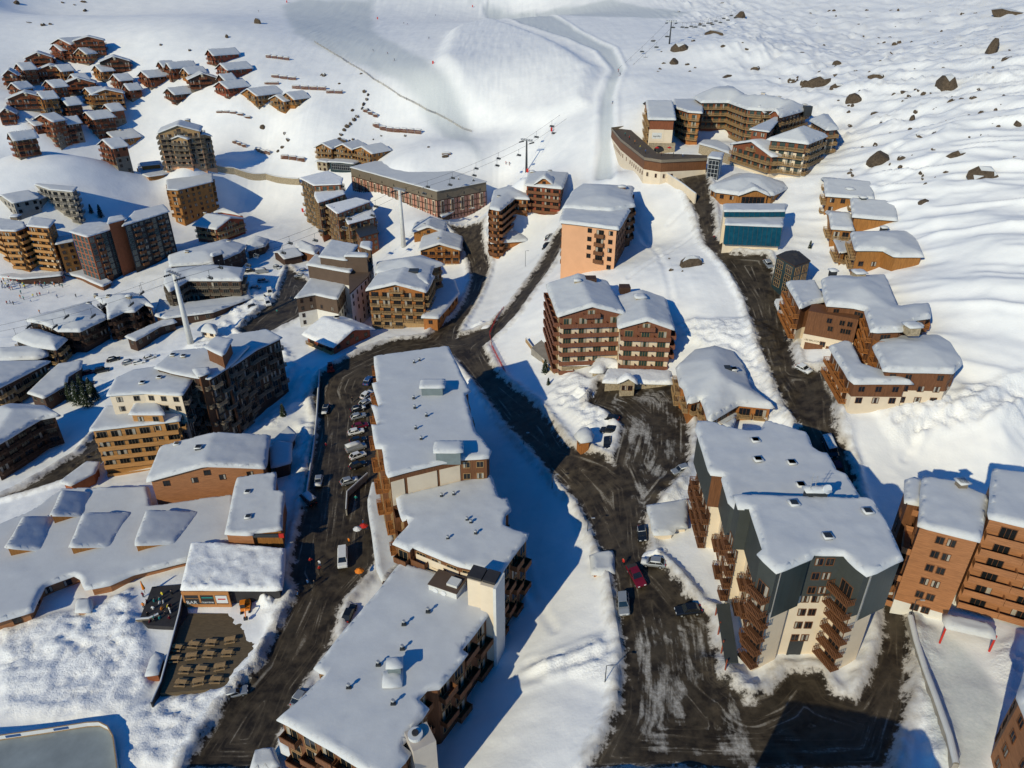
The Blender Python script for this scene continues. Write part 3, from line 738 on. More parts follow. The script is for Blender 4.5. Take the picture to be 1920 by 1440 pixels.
# ------------------------------------------------------------------ the buildings, each traced where it stands
BR = lambda **k: k
WOOD = BR(wall='brown_wood', bal='pale_wood', win='dark_wood', sh=2.65)
def far_chalet(at, quad, h, label, wall='brown_wood', low='grey_wood', g=0, rh=3.4, extra=(), name='chalet', **kw):
    b = Building(name, label, at, 'chalet', 'wooden chalets on the snow slope', dict(wall={'brown_wood': 'chalet_wood'}.get(wall, wall), bal={'gold_wood': 'pale_wood', 'orange_wood': 'honey_wood'}.get(wall, 'rust'), win='dark_wood', sh=2.6, bw=3.4, snow=.5, ov=.9))
    fc = {g: 'bal', '*': 'mix'}
    def q4(t): return [tuple(map(float, w.split(','))) for w in t.split()]
    Q = q4(quad); zt = hz(at[0], at[1], (Q[0][1]+Q[1][1])/2); zt = min(max(zt, b.o[2]+8), b.o[2]+h+4); hr = zt-b.o[2]
    def dp(Q): return float(np.clip(abs(Q[1][0]-Q[0][0])*(b.o[1]*c_)/FPX*1.15, 8, 16))
    b.wing(quad, z=zt, kind='gable', rh=rh, g=g, fac=fc, sp=max(hr-3.5, 3), low=low, dep=dp(Q), far=True, **kw)
    for q, hh, gg in extra: b.wing(q, z=zt+(hh-h), kind='gable', rh=rh*.8, g=gg, fac={gg: 'bal', '*': 'mix'}, sp=max(hr-3, 3), low=low, dep=dp(q4(q)), far=True)
    W = b.wings[0]; c = np.mean(np.array(W['P']), 0); ppx = topx(c[0], c[1], zt+1); b.chimney(ppx[0]+1, ppx[1], 1.0, 1.0, 'stone', W); b.finish(); return b
for a in [
 ((105,120), "80,82 131,85 150,69 104,68", 10, 'left half of the highest big dark chalet block at the top left', 'brown_wood', (("134,85 195,80 180,66 120,66", 12, 0),)),
 ((95,120), "72,97 112,101 126,92 88,90", 8, 'small red-brown chalet tucked below the highest chalet block', 'red_wood', ()),
 ((146,127), "129,101 160,102 166,94 134,94", 8, 'narrow stone and timber chalet between the two highest chalet blocks', 'pale_wood', ()),
 ((225,150), "182,127 252,107 236,94 168,108", 11, 'large dark chalet block with an orange stripe down its tall front', 'dark_wood', ()),
 ((175,160), "156,131 188,138 204,129 170,123", 7, 'orange-brown gabled chalet in front of the dark striped block', 'orange_wood', ()),
 ((62,135), "42,122 86,120 82,108 42,110", 5.5, 'low snow-roofed chalet left of the highest blocks', 'brown_wood', ()),
 ((85,160), "60,151 118,147 106,122 45,128", 7, 'broad dark chalet with wide snow roof beside the left picture edge village street', 'brown_wood', ()),
 ((12,170), "0,165 25,152 28,122 0,120", 6, 'chalet cut by the left edge of the picture, uppermost there', 'brown_wood', ()),
 ((140,185), "113,179 171,171 156,156 105,160", 5.5, 'low chalet with one plain snow roof in the middle of the left chalet cluster', 'brown_wood', ()),
 ((40,215), "8,211 85,191 55,180 5,188", 6, 'long low chalet with pointed snow roof near the left edge', 'brown_wood', ()),
 ((150,205), "135,186 170,192 190,178 150,176", 7, 'twin-gabled chalet left of the deep blue shadow gap', 'orange_wood', (("165,201 222,195 203,180 180,183", 7, 0),)),
 ((160,255), "131,219 172,230 199,220 150,208", 9, 'tall square chalet with stone front standing alone above the two stepped chalets', 'brown_wood', ()),
 ((220,290), "168,259 215,268 247,257 203,238", 8, 'upper one of the two stepped chalets above the white field', 'orange_wood', ()),
 ((195,310), "160,283 208,293 222,285 183,270", 7, 'lower one of the two stepped chalets above the white field', 'brown_wood', ()),
 ((75,265), "45,229 97,229 100,203 40,210", 11, 'widest chalet in the left group, dark with two wings', 'brown_wood', (("12,233 62,241 62,225 28,224", 9, 0),)),
 ((30,305), "0,258 22,271 50,264 25,250", 9, 'stone-based chalet at the lowest left corner of the chalet village', 'pale_wood', ()),
 ((10,245), "-8,232 20,224 35,215 -5,212", 7, 'chalet half hidden at the left edge behind the widest chalet', 'brown_wood', ()),
 ((265,175), "242,141 276,150 303,144 280,129", 9, 'square chalet on a stone arcade beside the terraced street', 'brown_wood', ()),
 ((320,160), "301,124 318,134 352,128 350,118", 9, 'leftmost chalet of the upper row right of the shadowed block', 'brown_wood', ()),
 ((345,165), "327,138 352,145 377,135 348,128", 8, 'small gabled chalet second in the upper row', 'orange_wood', ()),
 ((375,178), "350,152 400,147 385,131 366,133", 8, 'very dark chalet in the middle of the upper row', 'dark_wood', ()),
 ((400,130), "376,107 398,115 437,112 422,97", 6.5, 'lone chalet standing highest behind the upper row', 'red_wood', ()),
 ((430,158), "392,138 424,147 460,142 440,123", 6, 'chalet right below the lone highest chalet of the row', 'red_wood', ()),
 ((425,193), "387,164 425,173 457,160 425,147", 9, 'bright red timber chalet with carved balconies', 'red_wood', ()),
 ((470,212), "437,178 480,182 520,172 487,156", 9.5, 'honey-coloured chalet left of the pair at the end of the row', 'gold_wood', ()),
 ((535,220), "515,182 550,192 575,186 550,171", 9, 'golden chalet at the right end of the row with a lower wing', 'gold_wood', (("492,194 531,199 536,187 500,183", 8, 0),)),
 ((325,205), "293,175 325,181 353,172 325,161", 8.5, 'dark chalet on the snow below the street lined with rails', 'dark_wood', ()),
 ((72,192), "58,173 98,178 112,168 70,163", 7, 'low-roofed chalet between the broad dark chalet and the long low one', 'brown_wood', ()),
 ((28,196), "2,181 34,184 46,174 10,171", 7, 'chalet close to the left edge below the uppermost edge chalet', 'brown_wood', ()),
 ((112,226), "96,204 124,209 136,199 108,195", 7, 'dark little chalet wedged left of the tall square one', 'dark_wood', ()),
 ((212,178), "190,161 222,167 240,158 207,152", 7, 'chalet under the striped block beside the terraced street', 'brown_wood', ()),
 ((98,160), "84,140 112,146 126,137 98,131", 7, 'chalet directly below the small red-brown one of the highest group', 'orange_wood', ()),
 ((128,178), "112,160 142,164 152,155 122,150", 7, 'chalet right of the broad dark chalet roof', 'brown_wood', ()),
 ((22,158), "8,142 40,147 50,138 18,133", 7, 'small chalet above the uppermost left-edge chalet', 'brown_wood', ()),
 ((112,262), "98,241 122,246 130,236 106,231", 7, 'narrow dark annex chalet right of the widest chalet', 'dark_wood', ()),
 ((190,236), "176,214 206,219 220,209 190,204", 7, 'chalet in front of the twin-gabled one', 'brown_wood', ()),
 ((232,196), "218,176 240,181 250,173 228,169", 7, 'little chalet at the head of the blue shadow gap', 'brown_wood', ()),
 ((60,215), "52,196 78,200 92,192 66,187", 7, 'small chalet right of the long low chalet', 'orange_wood', ()),
 ((300,152), "284,134 304,138 316,130 296,126", 7, 'small chalet left of the upper row', 'brown_wood', ()),
 ((410,178), "396,160 420,164 430,156 406,152", 7, 'chalet half hidden behind the bright red one', 'dark_wood', ()),
]:
    far_chalet(a[0], a[1], a[2], a[3], a[4], extra=a[5])

b = Building('apartment_building', 'broad stepped pale-timber residence with many balconies below the chalets', (360,318), style=dict(wall='pale_wood', bal='grey_wood', sh=2.6, bw=3.2, snow=.5))
b.wing("294,251 376,247 405,232 350,218", b=(350,318,249), dep=17, kind='gable', rh=3.5, fac={0: 'bals', 3: 'bals', 1: 'bals'}, sp=9, low='peach')
b.wing("318,262 352,262 352,250 325,250", b=(345,322,262), dep=7, kind='gable', rh=1.5, fac={0: 'bals'}, sp=7, low='peach'); b.wing("366,259 398,256 400,246 372,248", b=(380,320,258), dep=7, kind='gable', rh=1.5, fac={0: 'bals'}, sp=7, low='peach')
b.chimney(352, 228, 2.2, 1.2, 'stone', b.wings[0]); b.finish()
b = Building('chalet', 'triple-gabled golden chalet row on a glazed blue base', (655,318), 'chalet', style=dict(wall='gold_wood', bal='pale_wood', sh=2.6, bw=2.8, snow=.5, ov=.8))
for q in ("588,277 622,280 650,268 620,259", "625,278 660,282 686,271 655,263", "660,281 697,289 726,278 692,266"):
    b.wing(q, b=(697,313,288), kind='gable', rh=2.6, fac={0: 'bals', '*': 'win'}, dep=14)
b.wing("614,304 662,308 668,296 620,294", b=(640,326,305), dep=8, kind='gable', rh=.3, fac={0: 'full'}, gh=3, glass='night_glass', wall='blue_metal', win='steel'); b.wing("590,303 613,305 617,296 596,294", b=(600,324,303), dep=7, kind='gable', rh=.3, fac={0: 'win'}, wall='stone'); b.finish()

b = Building('sports_hall', 'long brown-topped hall with salmon timber-framed walls and flat snow roof', (760,395), 'hall', style=dict(sh=3.2, bw=4.5, snow=.3, ov=.25))
wi = b.wing("656,314 703,303 798,306 913,341 819,359", b=(820,409,359), fac={'*': 'blank', 0: 'blank', 4: 'blank'}, wall='taupe', sp=4.2, low='salmon', lowov=.6)
zt = wi['ze']
for i in (4, 3):       # timber framing and little triangular lights
    a0, b0 = wi['W'][i], wi['W'][(i+1) % 5]; L = math.dist(a0, b0); tx, ty = (b0[0]-a0[0])/L, (b0[1]-a0[1])/L
    nx, ny = (ty, -tx) if wi['sg'] > 0 else (-ty, tx); fr = MB(); tri = MB(); n = int(L/1.9)
    T = Matrix(((tx, nx, 0, a0[0]), (ty, ny, 0, a0[1]), (0, 0, 1, 0), (0, 0, 0, 1)))
    for j in range(n+1):
        x = L*j/n; fr.box(x-.12, x+.12, -.4, .0, zt-14, zt-4.3, 'dark_wood', T)
    for k in range(4): fr.box(0, L, -.4, -.02, zt-4.6-k*2.7, zt-4.35-k*2.7, 'dark_wood', T)
    for k in range(0, n-1, 3):
        x = L*(k+1.5)/n; fr.box(x-1.1, x+1.1, -.38, -.05, zt-11, zt-4.4, 'cream', T); fr.box(x-.5, x+.5, -.03, .06, zt-10.6, zt-5, 'dark_wood', T)
    b.part('timber_frame', fr)
    for k in range(2, n, 5):
        x = L*k/n; p = [T @ Vector(q) for q in ((x-.45, .06, zt-3.4), (x+.45, .06, zt-3.4), (x, .06, zt-2.1))]; tri.poly(p, 'dark_glass')
    b.part('window', tri)
b.vent(772,318); b.vent(860,338); b.vent(888,341,sz=1.2); b.finish()
b = Building('entrance_canopy', 'snow-covered canopy leading to the hall\'s right corner', (860,410), 'canopy', style=dict(wall='dark_wood', snow=.35))
b.wing("822,400 850,388 885,385 890,390 855,395 830,408", h=3.5, fac={'*': 'blank'}); b.finish()

b = Building('apartment_tower', 'tall brown stepped tower with five roofs descending to the right of it', (640,470), style=dict(wall='brown_wood', bal='pale_wood', sh=2.55, bw=3.2, snow=.25, win='grey_wood', roofm='slate', glass='green_glass'))
zt = hz(575,428,345)
for q, d in (("562,334 614,321 643,334 640,346 588,348", 0), ("592,358 640,350 647,364 596,381 590,368", -3.2), ("611,385 668,371 696,378 632,401", -5.0), ("645,401 696,389 705,407 652,421", -8.5)):
    b.wing(q, z=zt+d, fac={'*': 'balr'}, front={0: 'brown_wood', 2: 'rust', 3: 'rust'}, rough=.25)
b.wing("664,428 697,417 711,436 675,446", z=zt-11.5, fac={'*': 'win'}, snow=0, roofm='dark_metal', front={1: 'rust', 2: 'rust'}); b.finish()
b = Building('apartment_tower', 'tall golden-yellow tower with ragged balconies on the left', (330,430), style=dict(wall='gold_wood', bal='gold_wood', balty='solid', sh=2.6, bw=3.2, snow=.35, win='brown_wood'))
zt = hz(335,424,357)
b.wing("312,338 398,326 399,341 333,357 314,356", z=zt, fac={3: 'balr|blank', 4: 'balr', 2: 'win', '*': 'balr'}); b.wing("258,308 340,301 349,318 307,328 277,332 261,325", z=zt+1.5, fac={'*': 'bals'})
b.wing("262,306 300,302 302,308 264,312", z=zt+4.2, fac={'*': 'blank'}); b.finish()
b = Building('apartment_building', 'yellow timber block cut by the left edge with seven balcony rows', (60,516), style=dict(wall='gold_wood', bal='honey_wood', balty='solid', sh=2.6, bw=3.3, snow=.4))
zt = hz(84,515,427)
b.wing("50,424 92,428 104,413 60,407", z=zt, fac={0: 'bals', '*': 'win'}, sp=14, low='cream'); b.wing("-25,420 2,433 30,434 48,427 45,417 0,410", z=zt-1, fac={'*': 'bals'}); b.wing("104,459 140,452 136,440 108,446", z=zt-7, fac={'*': 'win'}); b.chimney(30, 409, 3, 1.2, 'grey_wood', b.wings[1]); b.finish()
b = Building('apartment_building', 'dark slate block with gridded glass bays and a rust-brown left half', (222,530), style=dict(wall='charcoal', bal='brown_wood', sh=2.6, bw=3.4, snow=.35, win='grey_metal', glass='green_glass', balty='solid'))
zt = hz(216,527,437)
b.wing("130,435 163,445 190,437 225,425 190,417 160,419", z=zt, fac={0: 'glass', 1: 'glass|bal', 2: 'glass'}, front={0: 'rust', 1: 'rust', 2: 'charcoal'})
b.wing("228,425 318,397 306,384 252,397", z=zt+1.4, fac={0: 'glass|bal|win|bal', '*': 'win'}); b.wing("200,436 247,421 240,412 205,420", z=zt-2, fac={0: 'glass|win'}, )
b.wing("200,421 236,411 230,404 205,408", z=zt+3, fac={'*': 'blank'}, wall='rust'); b.finish()
b = Building('apartment_building', 'grey concrete block with a tilted slab roof in shade at the left edge', (110,398), style=dict(wall='concrete', bal='concrete', sh=2.7, snow=.3, win='dark_metal'))
zt = hz(145,399,352)
b.wing("59,344 145,351 137,360 93,356", z=zt, fac={'*': 'bal'}); b.wing("-10,369 22,352 60,363 22,382", z=zt-3, fac={'*': 'win'}, kind='gable', g=3, rh=2); b.wing("46,357 92,368 67,377 58,366", z=zt-4, fac={'*': 'win'}); b.finish()
b = Building('chalet', 'dark chalet with a broad folded snow roof beside the yellow tower', (420,448), 'chalet', style=dict(wall='red_wood', sh=2.6, ov=1))
b.wing("405,431 462,411 440,393 365,386", b=(430,452,424), dep=15, kind='gable', rh=3, fac={0: 'bal', '*': 'mix'}); b.wing("398,392 420,384 445,395 452,405 440,402 415,398", h=7, fac={'*': 'blank'}, kind='hip'); b.chimney(385, 402, 1.2, 1.2); b.finish()

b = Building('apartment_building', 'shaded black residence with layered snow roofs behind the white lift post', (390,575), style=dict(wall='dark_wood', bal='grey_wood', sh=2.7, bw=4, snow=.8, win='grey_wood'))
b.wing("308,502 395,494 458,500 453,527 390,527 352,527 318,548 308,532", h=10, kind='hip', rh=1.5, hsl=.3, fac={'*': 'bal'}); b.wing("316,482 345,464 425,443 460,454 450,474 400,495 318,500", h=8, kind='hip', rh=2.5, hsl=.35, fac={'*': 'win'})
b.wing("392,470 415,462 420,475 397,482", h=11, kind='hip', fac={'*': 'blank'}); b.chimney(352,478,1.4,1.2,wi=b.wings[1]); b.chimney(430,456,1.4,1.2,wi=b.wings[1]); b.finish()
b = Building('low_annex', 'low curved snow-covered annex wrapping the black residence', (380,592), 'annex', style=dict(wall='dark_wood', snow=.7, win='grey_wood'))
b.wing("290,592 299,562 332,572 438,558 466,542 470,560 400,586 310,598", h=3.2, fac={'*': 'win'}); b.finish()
b = Building('apartment_building', 'long shaded lodge under one broad smooth snow roof by the piste', (150,660), style=dict(wall='dark_wood', bal='dark_wood', sh=2.7, bw=4, snow=.9, win='dark_wood', ov=1))  # trim as dark as the walls: facade shade is put into the timber colour
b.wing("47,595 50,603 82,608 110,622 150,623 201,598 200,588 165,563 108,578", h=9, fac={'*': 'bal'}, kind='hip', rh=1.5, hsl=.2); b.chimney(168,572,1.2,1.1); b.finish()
b = Building('apartment_building', 'shaded gabled residence joined to the broad-roofed lodge', (250,625), style=dict(wall='dark_wood', bal='dark_wood', sh=2.7, bw=4, snow=.8, win='dark_wood', ov=.8))  # dark balconies and frames carry the facade's shade in their colour
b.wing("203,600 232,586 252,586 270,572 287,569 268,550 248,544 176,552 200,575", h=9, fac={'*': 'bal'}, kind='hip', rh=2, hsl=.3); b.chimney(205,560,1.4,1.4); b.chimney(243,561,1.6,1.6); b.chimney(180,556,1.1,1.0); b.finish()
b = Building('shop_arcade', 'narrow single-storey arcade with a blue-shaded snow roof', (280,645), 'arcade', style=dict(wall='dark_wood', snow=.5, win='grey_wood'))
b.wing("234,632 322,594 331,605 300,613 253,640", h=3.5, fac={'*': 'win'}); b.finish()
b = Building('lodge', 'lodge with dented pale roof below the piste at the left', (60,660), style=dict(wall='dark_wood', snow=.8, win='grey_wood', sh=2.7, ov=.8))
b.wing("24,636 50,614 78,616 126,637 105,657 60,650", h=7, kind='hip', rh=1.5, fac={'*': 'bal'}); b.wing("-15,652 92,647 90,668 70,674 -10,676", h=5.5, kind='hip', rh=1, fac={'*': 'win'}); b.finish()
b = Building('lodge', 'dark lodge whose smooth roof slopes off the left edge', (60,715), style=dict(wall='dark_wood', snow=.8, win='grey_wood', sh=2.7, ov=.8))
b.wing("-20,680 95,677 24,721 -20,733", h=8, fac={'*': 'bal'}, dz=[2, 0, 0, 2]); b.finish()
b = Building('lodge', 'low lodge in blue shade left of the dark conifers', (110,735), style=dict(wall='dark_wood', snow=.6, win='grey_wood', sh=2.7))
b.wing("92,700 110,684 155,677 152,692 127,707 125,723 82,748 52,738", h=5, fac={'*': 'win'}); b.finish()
b = Building('lodge', 'large lodge with ridged snow roof at the left edge beside the dark street', (60,850), style=dict(wall='dark_wood', bal='dark_wood', snow=.8, win='dark_wood', sh=2.7, ov=.8))  # balcony and window wood darkened in colour to stand for facade shade
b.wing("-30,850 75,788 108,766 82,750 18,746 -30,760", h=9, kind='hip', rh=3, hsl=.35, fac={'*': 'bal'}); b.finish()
b = Building('ski_bus_shelter', 'rust-red shelter with snowy roof on the dark street verge', (150,905), 'shelter', style=dict(wall='rust', snow=.4))
b.wing("112,905 165,866 187,868 178,888 132,912", h=3, fac={'*': 'blank'}); b.finish()

b = Building('apartment_building', 'long stepped residence with a sunlit honey front and a shaded balcony side', (300,890), style=dict(wall='dark_wood', bal='grey_wood', sh=2.65, bw=3.4, snow=.4, win='grey_wood', ov=.5))
zt = hz(205,893,806)
b.wing("168,808 200,762 262,766 345,757 338,790", z=zt, fac={4: 'band', 3: 'balr', 0: 'balr'}, bal='honey_wood', balty='solid', wall='honey_wood', front={3: 'dark_wood'})  # right side dark: its shade is put into the wall colour
b.wing("242,778 256,752 290,750 310,778", z=zt+2.7, fac={'*': 'win'}, wall='honey_wood')
b.wing("200,743 217,711 250,695 292,689 365,707 342,742 268,738", z=zt+6, fac={6: 'win', 5: 'win', 4: 'balr', '*': 'win'}, wall='cream', front={4: 'dark_wood'})  # shaded right flank coloured dark instead of cream
b.wing("290,690 325,660 386,654 468,650 428,690 393,712 366,708 322,700", z=zt+7.5, fac={'*': 'balr'}); b.wing("392,668 430,630 500,619 529,634 482,656 432,690", z=zt+6.5, fac={'*': 'balr'})
b.wing("383,652 405,632 436,637 418,668", z=zt+12, fac={'*': 'blank'}, wall='brown_wood')
b.wing("362,693 392,690 392,700 372,708", z=zt+9, fac={'*': 'blank'}, wall='brown_wood')
b.chimney(268,722,1,1,wi=b.wings[2]); b.chimney(300,712,1,1,wi=b.wings[2]); b.chimney(325,670,1,1,wi=b.wings[3]); b.chimney(345,672,1,1,wi=b.wings[3]); b.finish()

b = Building('warehouse_block', 'plank-clad brown block with a wide low gable of snow', (380,945), style=dict(wall='plank_wood', bal='plank_wood', sh=2.8, bw=6.5, snow=.8, ov=.7, win='dark_wood', roofm='slate'))
b.wing("277,902 496,880 503,812 292,836", b=(290,957,902), kind='gable', rh=2.4, fac={0: ('win', 0, 1), '*': 'blank'}); b.chimney(333,837,1,1); b.chimney(374,846,1.3,1.4,'dark_metal'); b.finish()
b = Building('low_annex', 'small snow-topped annexes squeezed between plank block and street', (525,880), 'annex', style=dict(wall='dark_wood', snow=.5))
b.wing("505,842 520,828 548,833 545,868 510,878", h=4, fac={'*': 'blank'}); b.wing("508,832 540,800 556,815 548,830", h=3, fac={'*': 'blank'}); b.finish()

# low shopping gallery with its lean-to rooflights
b = Building('shopping_gallery', 'sprawling single-storey gallery under one wavy sheet of snow', (160,1000), 'gallery', style=dict(wall='plank_wood', snow=.8, sh=3, bw=4, ov=1.1, win='dark_wood', fascia='plank_wood'))
zs = hz(205,1118,1097)
w0 = b.wing("-60,1185 0,1166 62,1148 70,1127 82,1102 100,1094 140,1080 152,1086 160,1107 205,1098 250,1078 352,1053 440,1012 440,930 285,952 277,915 117,920 60,962 -60,1010", z=zs, fac={'*': 'win'})
for q in ("12,1028 45,969 100,971 85,1033", "130,1025 159,965 250,961 207,1027", "252,1020 276,960 376,960 328,1023", "95,968 117,921 170,925 160,968"):
    b.wing(q, z=zs, dz=[2.9, 3.0, .3, 0], fac={'*': 'blank'}, wall='gold_wood', ov=.15, snow=.5, zb=zs-1)
for q in ((143,941), (200,985), (347,978)): b.chimney(q[0], q[1], .8, .9, 'dark_metal', w0)
b.finish()
b = Building('shop', 'brown box-shaped shop with two snow humps and a green-lettered sign strip', (480,1022), 'shop', style=dict(wall='plank_wood', snow=.5, ov=.2))
w1 = b.wing("423,1002 445,897 518,887 516,922 533,922 528,995 476,1000 474,1004", z=zs+4.5, fac={'*': 'blank'}, front={6: 'gold_wood', 5: 'gold_wood'}); b.chimney(465,925,1,.7,'dark_metal'); b.chimney(466,972,1,.7,'dark_metal')
p = onplane(500,1003,zs+3.6); sgn = MB(); T = Matrix.Translation((p[0], p[1]-.5, zs+3.3)); sgn.box(-3.2, 2.6, -.1, .1, .1, .9, 'dark_metal', T); sgn.box(2.7, 3.7, -.14, .1, .05, 1.05, 'red_paint', T)
so_ = b.part('sign', sgn); text_obj('VAL 2300', .8, 'cream', so_, b.o, (p[0]-.4, p[1]-.62, zs+3.8), math.pi/2, 0) if False else None
b.finish()
b = Building('bar_building', 'flat bar building whose snow roof is scored by boot tracks', (430,1140), 'bar', style=dict(wall='bar_wood', snow=.7, ov=.6, fascia='bar_wood', win='dark_wood'))
wb = b.wing("340,1107 360,1019 422,1021 535,1031 528,1107", b=(352,1143,1109), fac={'*': 'blank'}, wall='charcoal', rough=1.1)
# sign board
A = wb['P'][0]; B2 = wb['P'][4]; ang = math.atan2(B2[1]-A[1], B2[0]-A[0]); T = Matrix.Translation((A[0], A[1], wb['ze'])) @ Matrix.Rotation(ang, 4, 'Z')
sb = MB(); W_ = math.dist(A, B2)*.47
for (x0, x1, z0, z1) in ((.0, W_, -.9, -.1), (0, W_, -4.0, -3.3), (0, .35, -3.3, -.9), (W_-.4, W_, -3.3, -.9), (W_*.34, W_*.38, -2.9, -.9), (W_*.66, W_*.70, -3.3, -.9)): sb.box(x0, x1, -.35, -.1, z0, z1, 'bar_wood', T)
sb.box(.35, W_*.66, -.28, -.15, -3.3, -.9, 'charcoal', T); sb.box(.5, W_*.33, -.3, -.27, -1.9, -1.8, 'honey_wood', T); sb.box(W_*.4, W_*.64, -.3, -.27, -1.75, -1.5, 'teal_paint', T); sb.box(W_*.71, W_-.45, -.42, -.36, -2.9, -1.0, 'white_paint', T); sb.box(W_*.75, W_-.8, -.45, -.42, -2.0, -1.7, 'red_paint', T)
so_ = b.part('bar_sign', sb); e = T @ Vector((W_*.17, -.33, -2.85)); text_obj('BAR', 1.15, 'white_paint', so_, b.o, e, math.pi/2, ang)
e = T @ Vector((W_*.5, -.33, -2.75)); text_obj('vitamine', .75, 'white_paint', so_, b.o, e, math.pi/2, ang); b.finish()

# centre
b = Building('apartment_building', 'stepped block with brown upper cladding and a white windowed flank', (640,600), style=dict(wall='brown_panel', bal='orange_wood', sh=2.65, bw=4, snow=.55, ov=.3, win='dark_wood', low='white_wall', ww=.8))
zt = hz(572,616,560)
b.wing("553,560 587,518 654,525 632,562 590,553", z=zt, sp=5.5, fac={2: 'win', 3: ('win', 1, 2), '*': 'win'}, front={2: 'brown_panel'}); b.wing("575,497 592,478 668,499 656,512", z=zt+5.5, sp=5, fac={1: 'win', 2: 'win', '*': 'blank'}); b.wing("598,482 622,451 672,461 650,489", z=zt+9, sp=5, fac={1: 'win', 2: 'win', '*': 'blank'})
b.wing("645,481 652,474 690,476 689,482", z=zt+10.5, fac={'*': 'blank'}); b.wing("676,463 678,454 697,454 696,470", z=zt+9.5, sp=6, fac={'*': 'win'})
wq = b.wing("654,512 668,500 690,484 700,500 690,520 655,552", z=zt+4.2, fac={'*': 'win'}, wall='white_wall', snow=.0, roofm='brown_panel'); b.finish()
b = Building('chalet', 'bright orange timber residence with a cross-gabled snow roof above the junction', (745,612), 'chalet', style=dict(wall='orange_wood', bal='pale_wood', sh=2.6, bw=3.5, snow=.8, ov=.9, win='dark_wood'))
zt = hz(790,619,550)
b.wing("685,544 800,551 812,512 706,512", z=zt, kind='gable', rh=2.6, fac={0: 'bal', 1: 'bal', 3: 'bal'}, sp=11, low='pale_wood'); b.wing("704,512 706,485 790,472 833,487 812,503 803,535", z=zt+.6, kind='hip', rh=2.5, hsl=.3, fac={'*': 'bal'}, wall='brown_wood'); b.chimney(776,512,3.2,1.2,'dark_metal', wi=b.wings[1], snow=False); b.finish()
b = Building('low_annex', 'low annex with blue-shaded snow roof curving right of the orange residence', (820,600), 'annex', style=dict(wall='orange_wood', snow=.6, sh=2.8))
b.wing("790,596 822,598 861,551 852,526 830,525 806,566", h=4.5, fac={'*': 'win'}); b.finish()
b = Building('chalet', 'wooden house with an open end and ploughed snow roof at the junction', (640,668), 'chalet', style=dict(wall='red_wood', snow=.7, ov=1.2, sh=2.7, bw=4))
b.wing("571,621 626,650 702,620 652,585", b=(630,669,650), kind='gable', g=1, rh=3, fac={1: 'win', 0: 'bal'}, sp=3, low='cream', rough=.35); b.chimney(632,599,1.5,1,'orange_wood'); b.finish()
b = Building('chalet', 'pair of interlocked chalets beside the white lift mast', (825,495), 'chalet', style=dict(wall='gold_wood', bal='orange_wood', snow=.8, ov=.9, sh=2.6, bw=3.2))
zt = hz(845,502,470)
b.wing("782,471 867,470 863,441 790,441", z=zt, kind='gable', rh=2.8, fac={0: 'bal', '*': 'win'}, sp=4.5, low='cream'); b.wing("771,438 835,437 835,415 776,415", z=zt+2, kind='gable', rh=2.8, fac={'*': 'win'}); b.chimney(822,449,.9,1); b.chimney(796,424,.9,1, wi=b.wings[1]); b.finish()
b = Building('chalet', 'square chalet with a dormer triangle in its white roof by the loop road', (945,488), 'chalet', style=dict(wall='orange_wood', bal='brown_wood', snow=.8, ov=.8, sh=2.6))
wi = b.wing("920,457 990,452 978,409 907,414", b=(930,490,457), kind='hip', rh=2.2, hsl=.25, fac={'*': 'mix'}); b.chimney(955,434,2.2,.9,'orange_wood'); b.finish()
b = Building('chalet_hotel', 'six-storey timber hotel with a gabled dormer under the snowy slope', (1015,416), 'hotel', style=dict(wall='orange_wood', bal='brown_wood', balty='solid', snow=.7, ov=.8, sh=2.6, bw=3.3))
zt = hz(1020,416,354)
b.wing("984,348 1054,355 1066,321 991,319", z=zt, fac={0: 'band', 1: 'win'}, kind='hip', rh=1.5, hsl=.2, front={0: 'red_wood', 1: 'dark_wood'}); b.wing("1001,346 1038,348 1040,334 1005,333", z=zt+.8, kind='gable', rh=3, fac={'*': 'win'})
b.wing("918,392 926,354 958,345 990,350 993,375 965,373 937,396", z=zt-5, kind='hip', rh=1.5, hsl=.2, fac={'*': 'bals'}); b.chimney(1031,325,1.4,1.3,wi=b.wings[0]); b.chimney(998,326,1.6,1.3,wi=b.wings[0]); b.chimney(935,371,1.2,1,wi=b.wings[2]); b.finish()
b = Building('apartment_tower', 'peach-coloured eight-storey tower with brown stair bay and long blue shadow', (1105,512), style=dict(wall='peach', bal='brown_wood', balty='solid', snow=.9, ov=.8, sh=2.75, bw=3.4, win='dark_wood'))
zt = hz(1147,514,432)
b.wing("1049,418 1095,423 1160,432 1181,396 1167,389 1057,391", z=zt, fac={0: ('win', 0, 0), 1: 'win|bal|win', 2: 'win', '*': 'blank'}, front={2: 'brown_wood'})
b.wing("1055,391 1073,354 1092,341 1189,346 1185,362 1191,388 1145,396", z=zt+.8, kind='hip', rh=1.8, hsl=.2, fac={'*': 'bal'}, wall='brown_wood'); b.chimney(1166,356,2.2,1.4,'brown_wood',wi=b.wings[1]); b.finish()

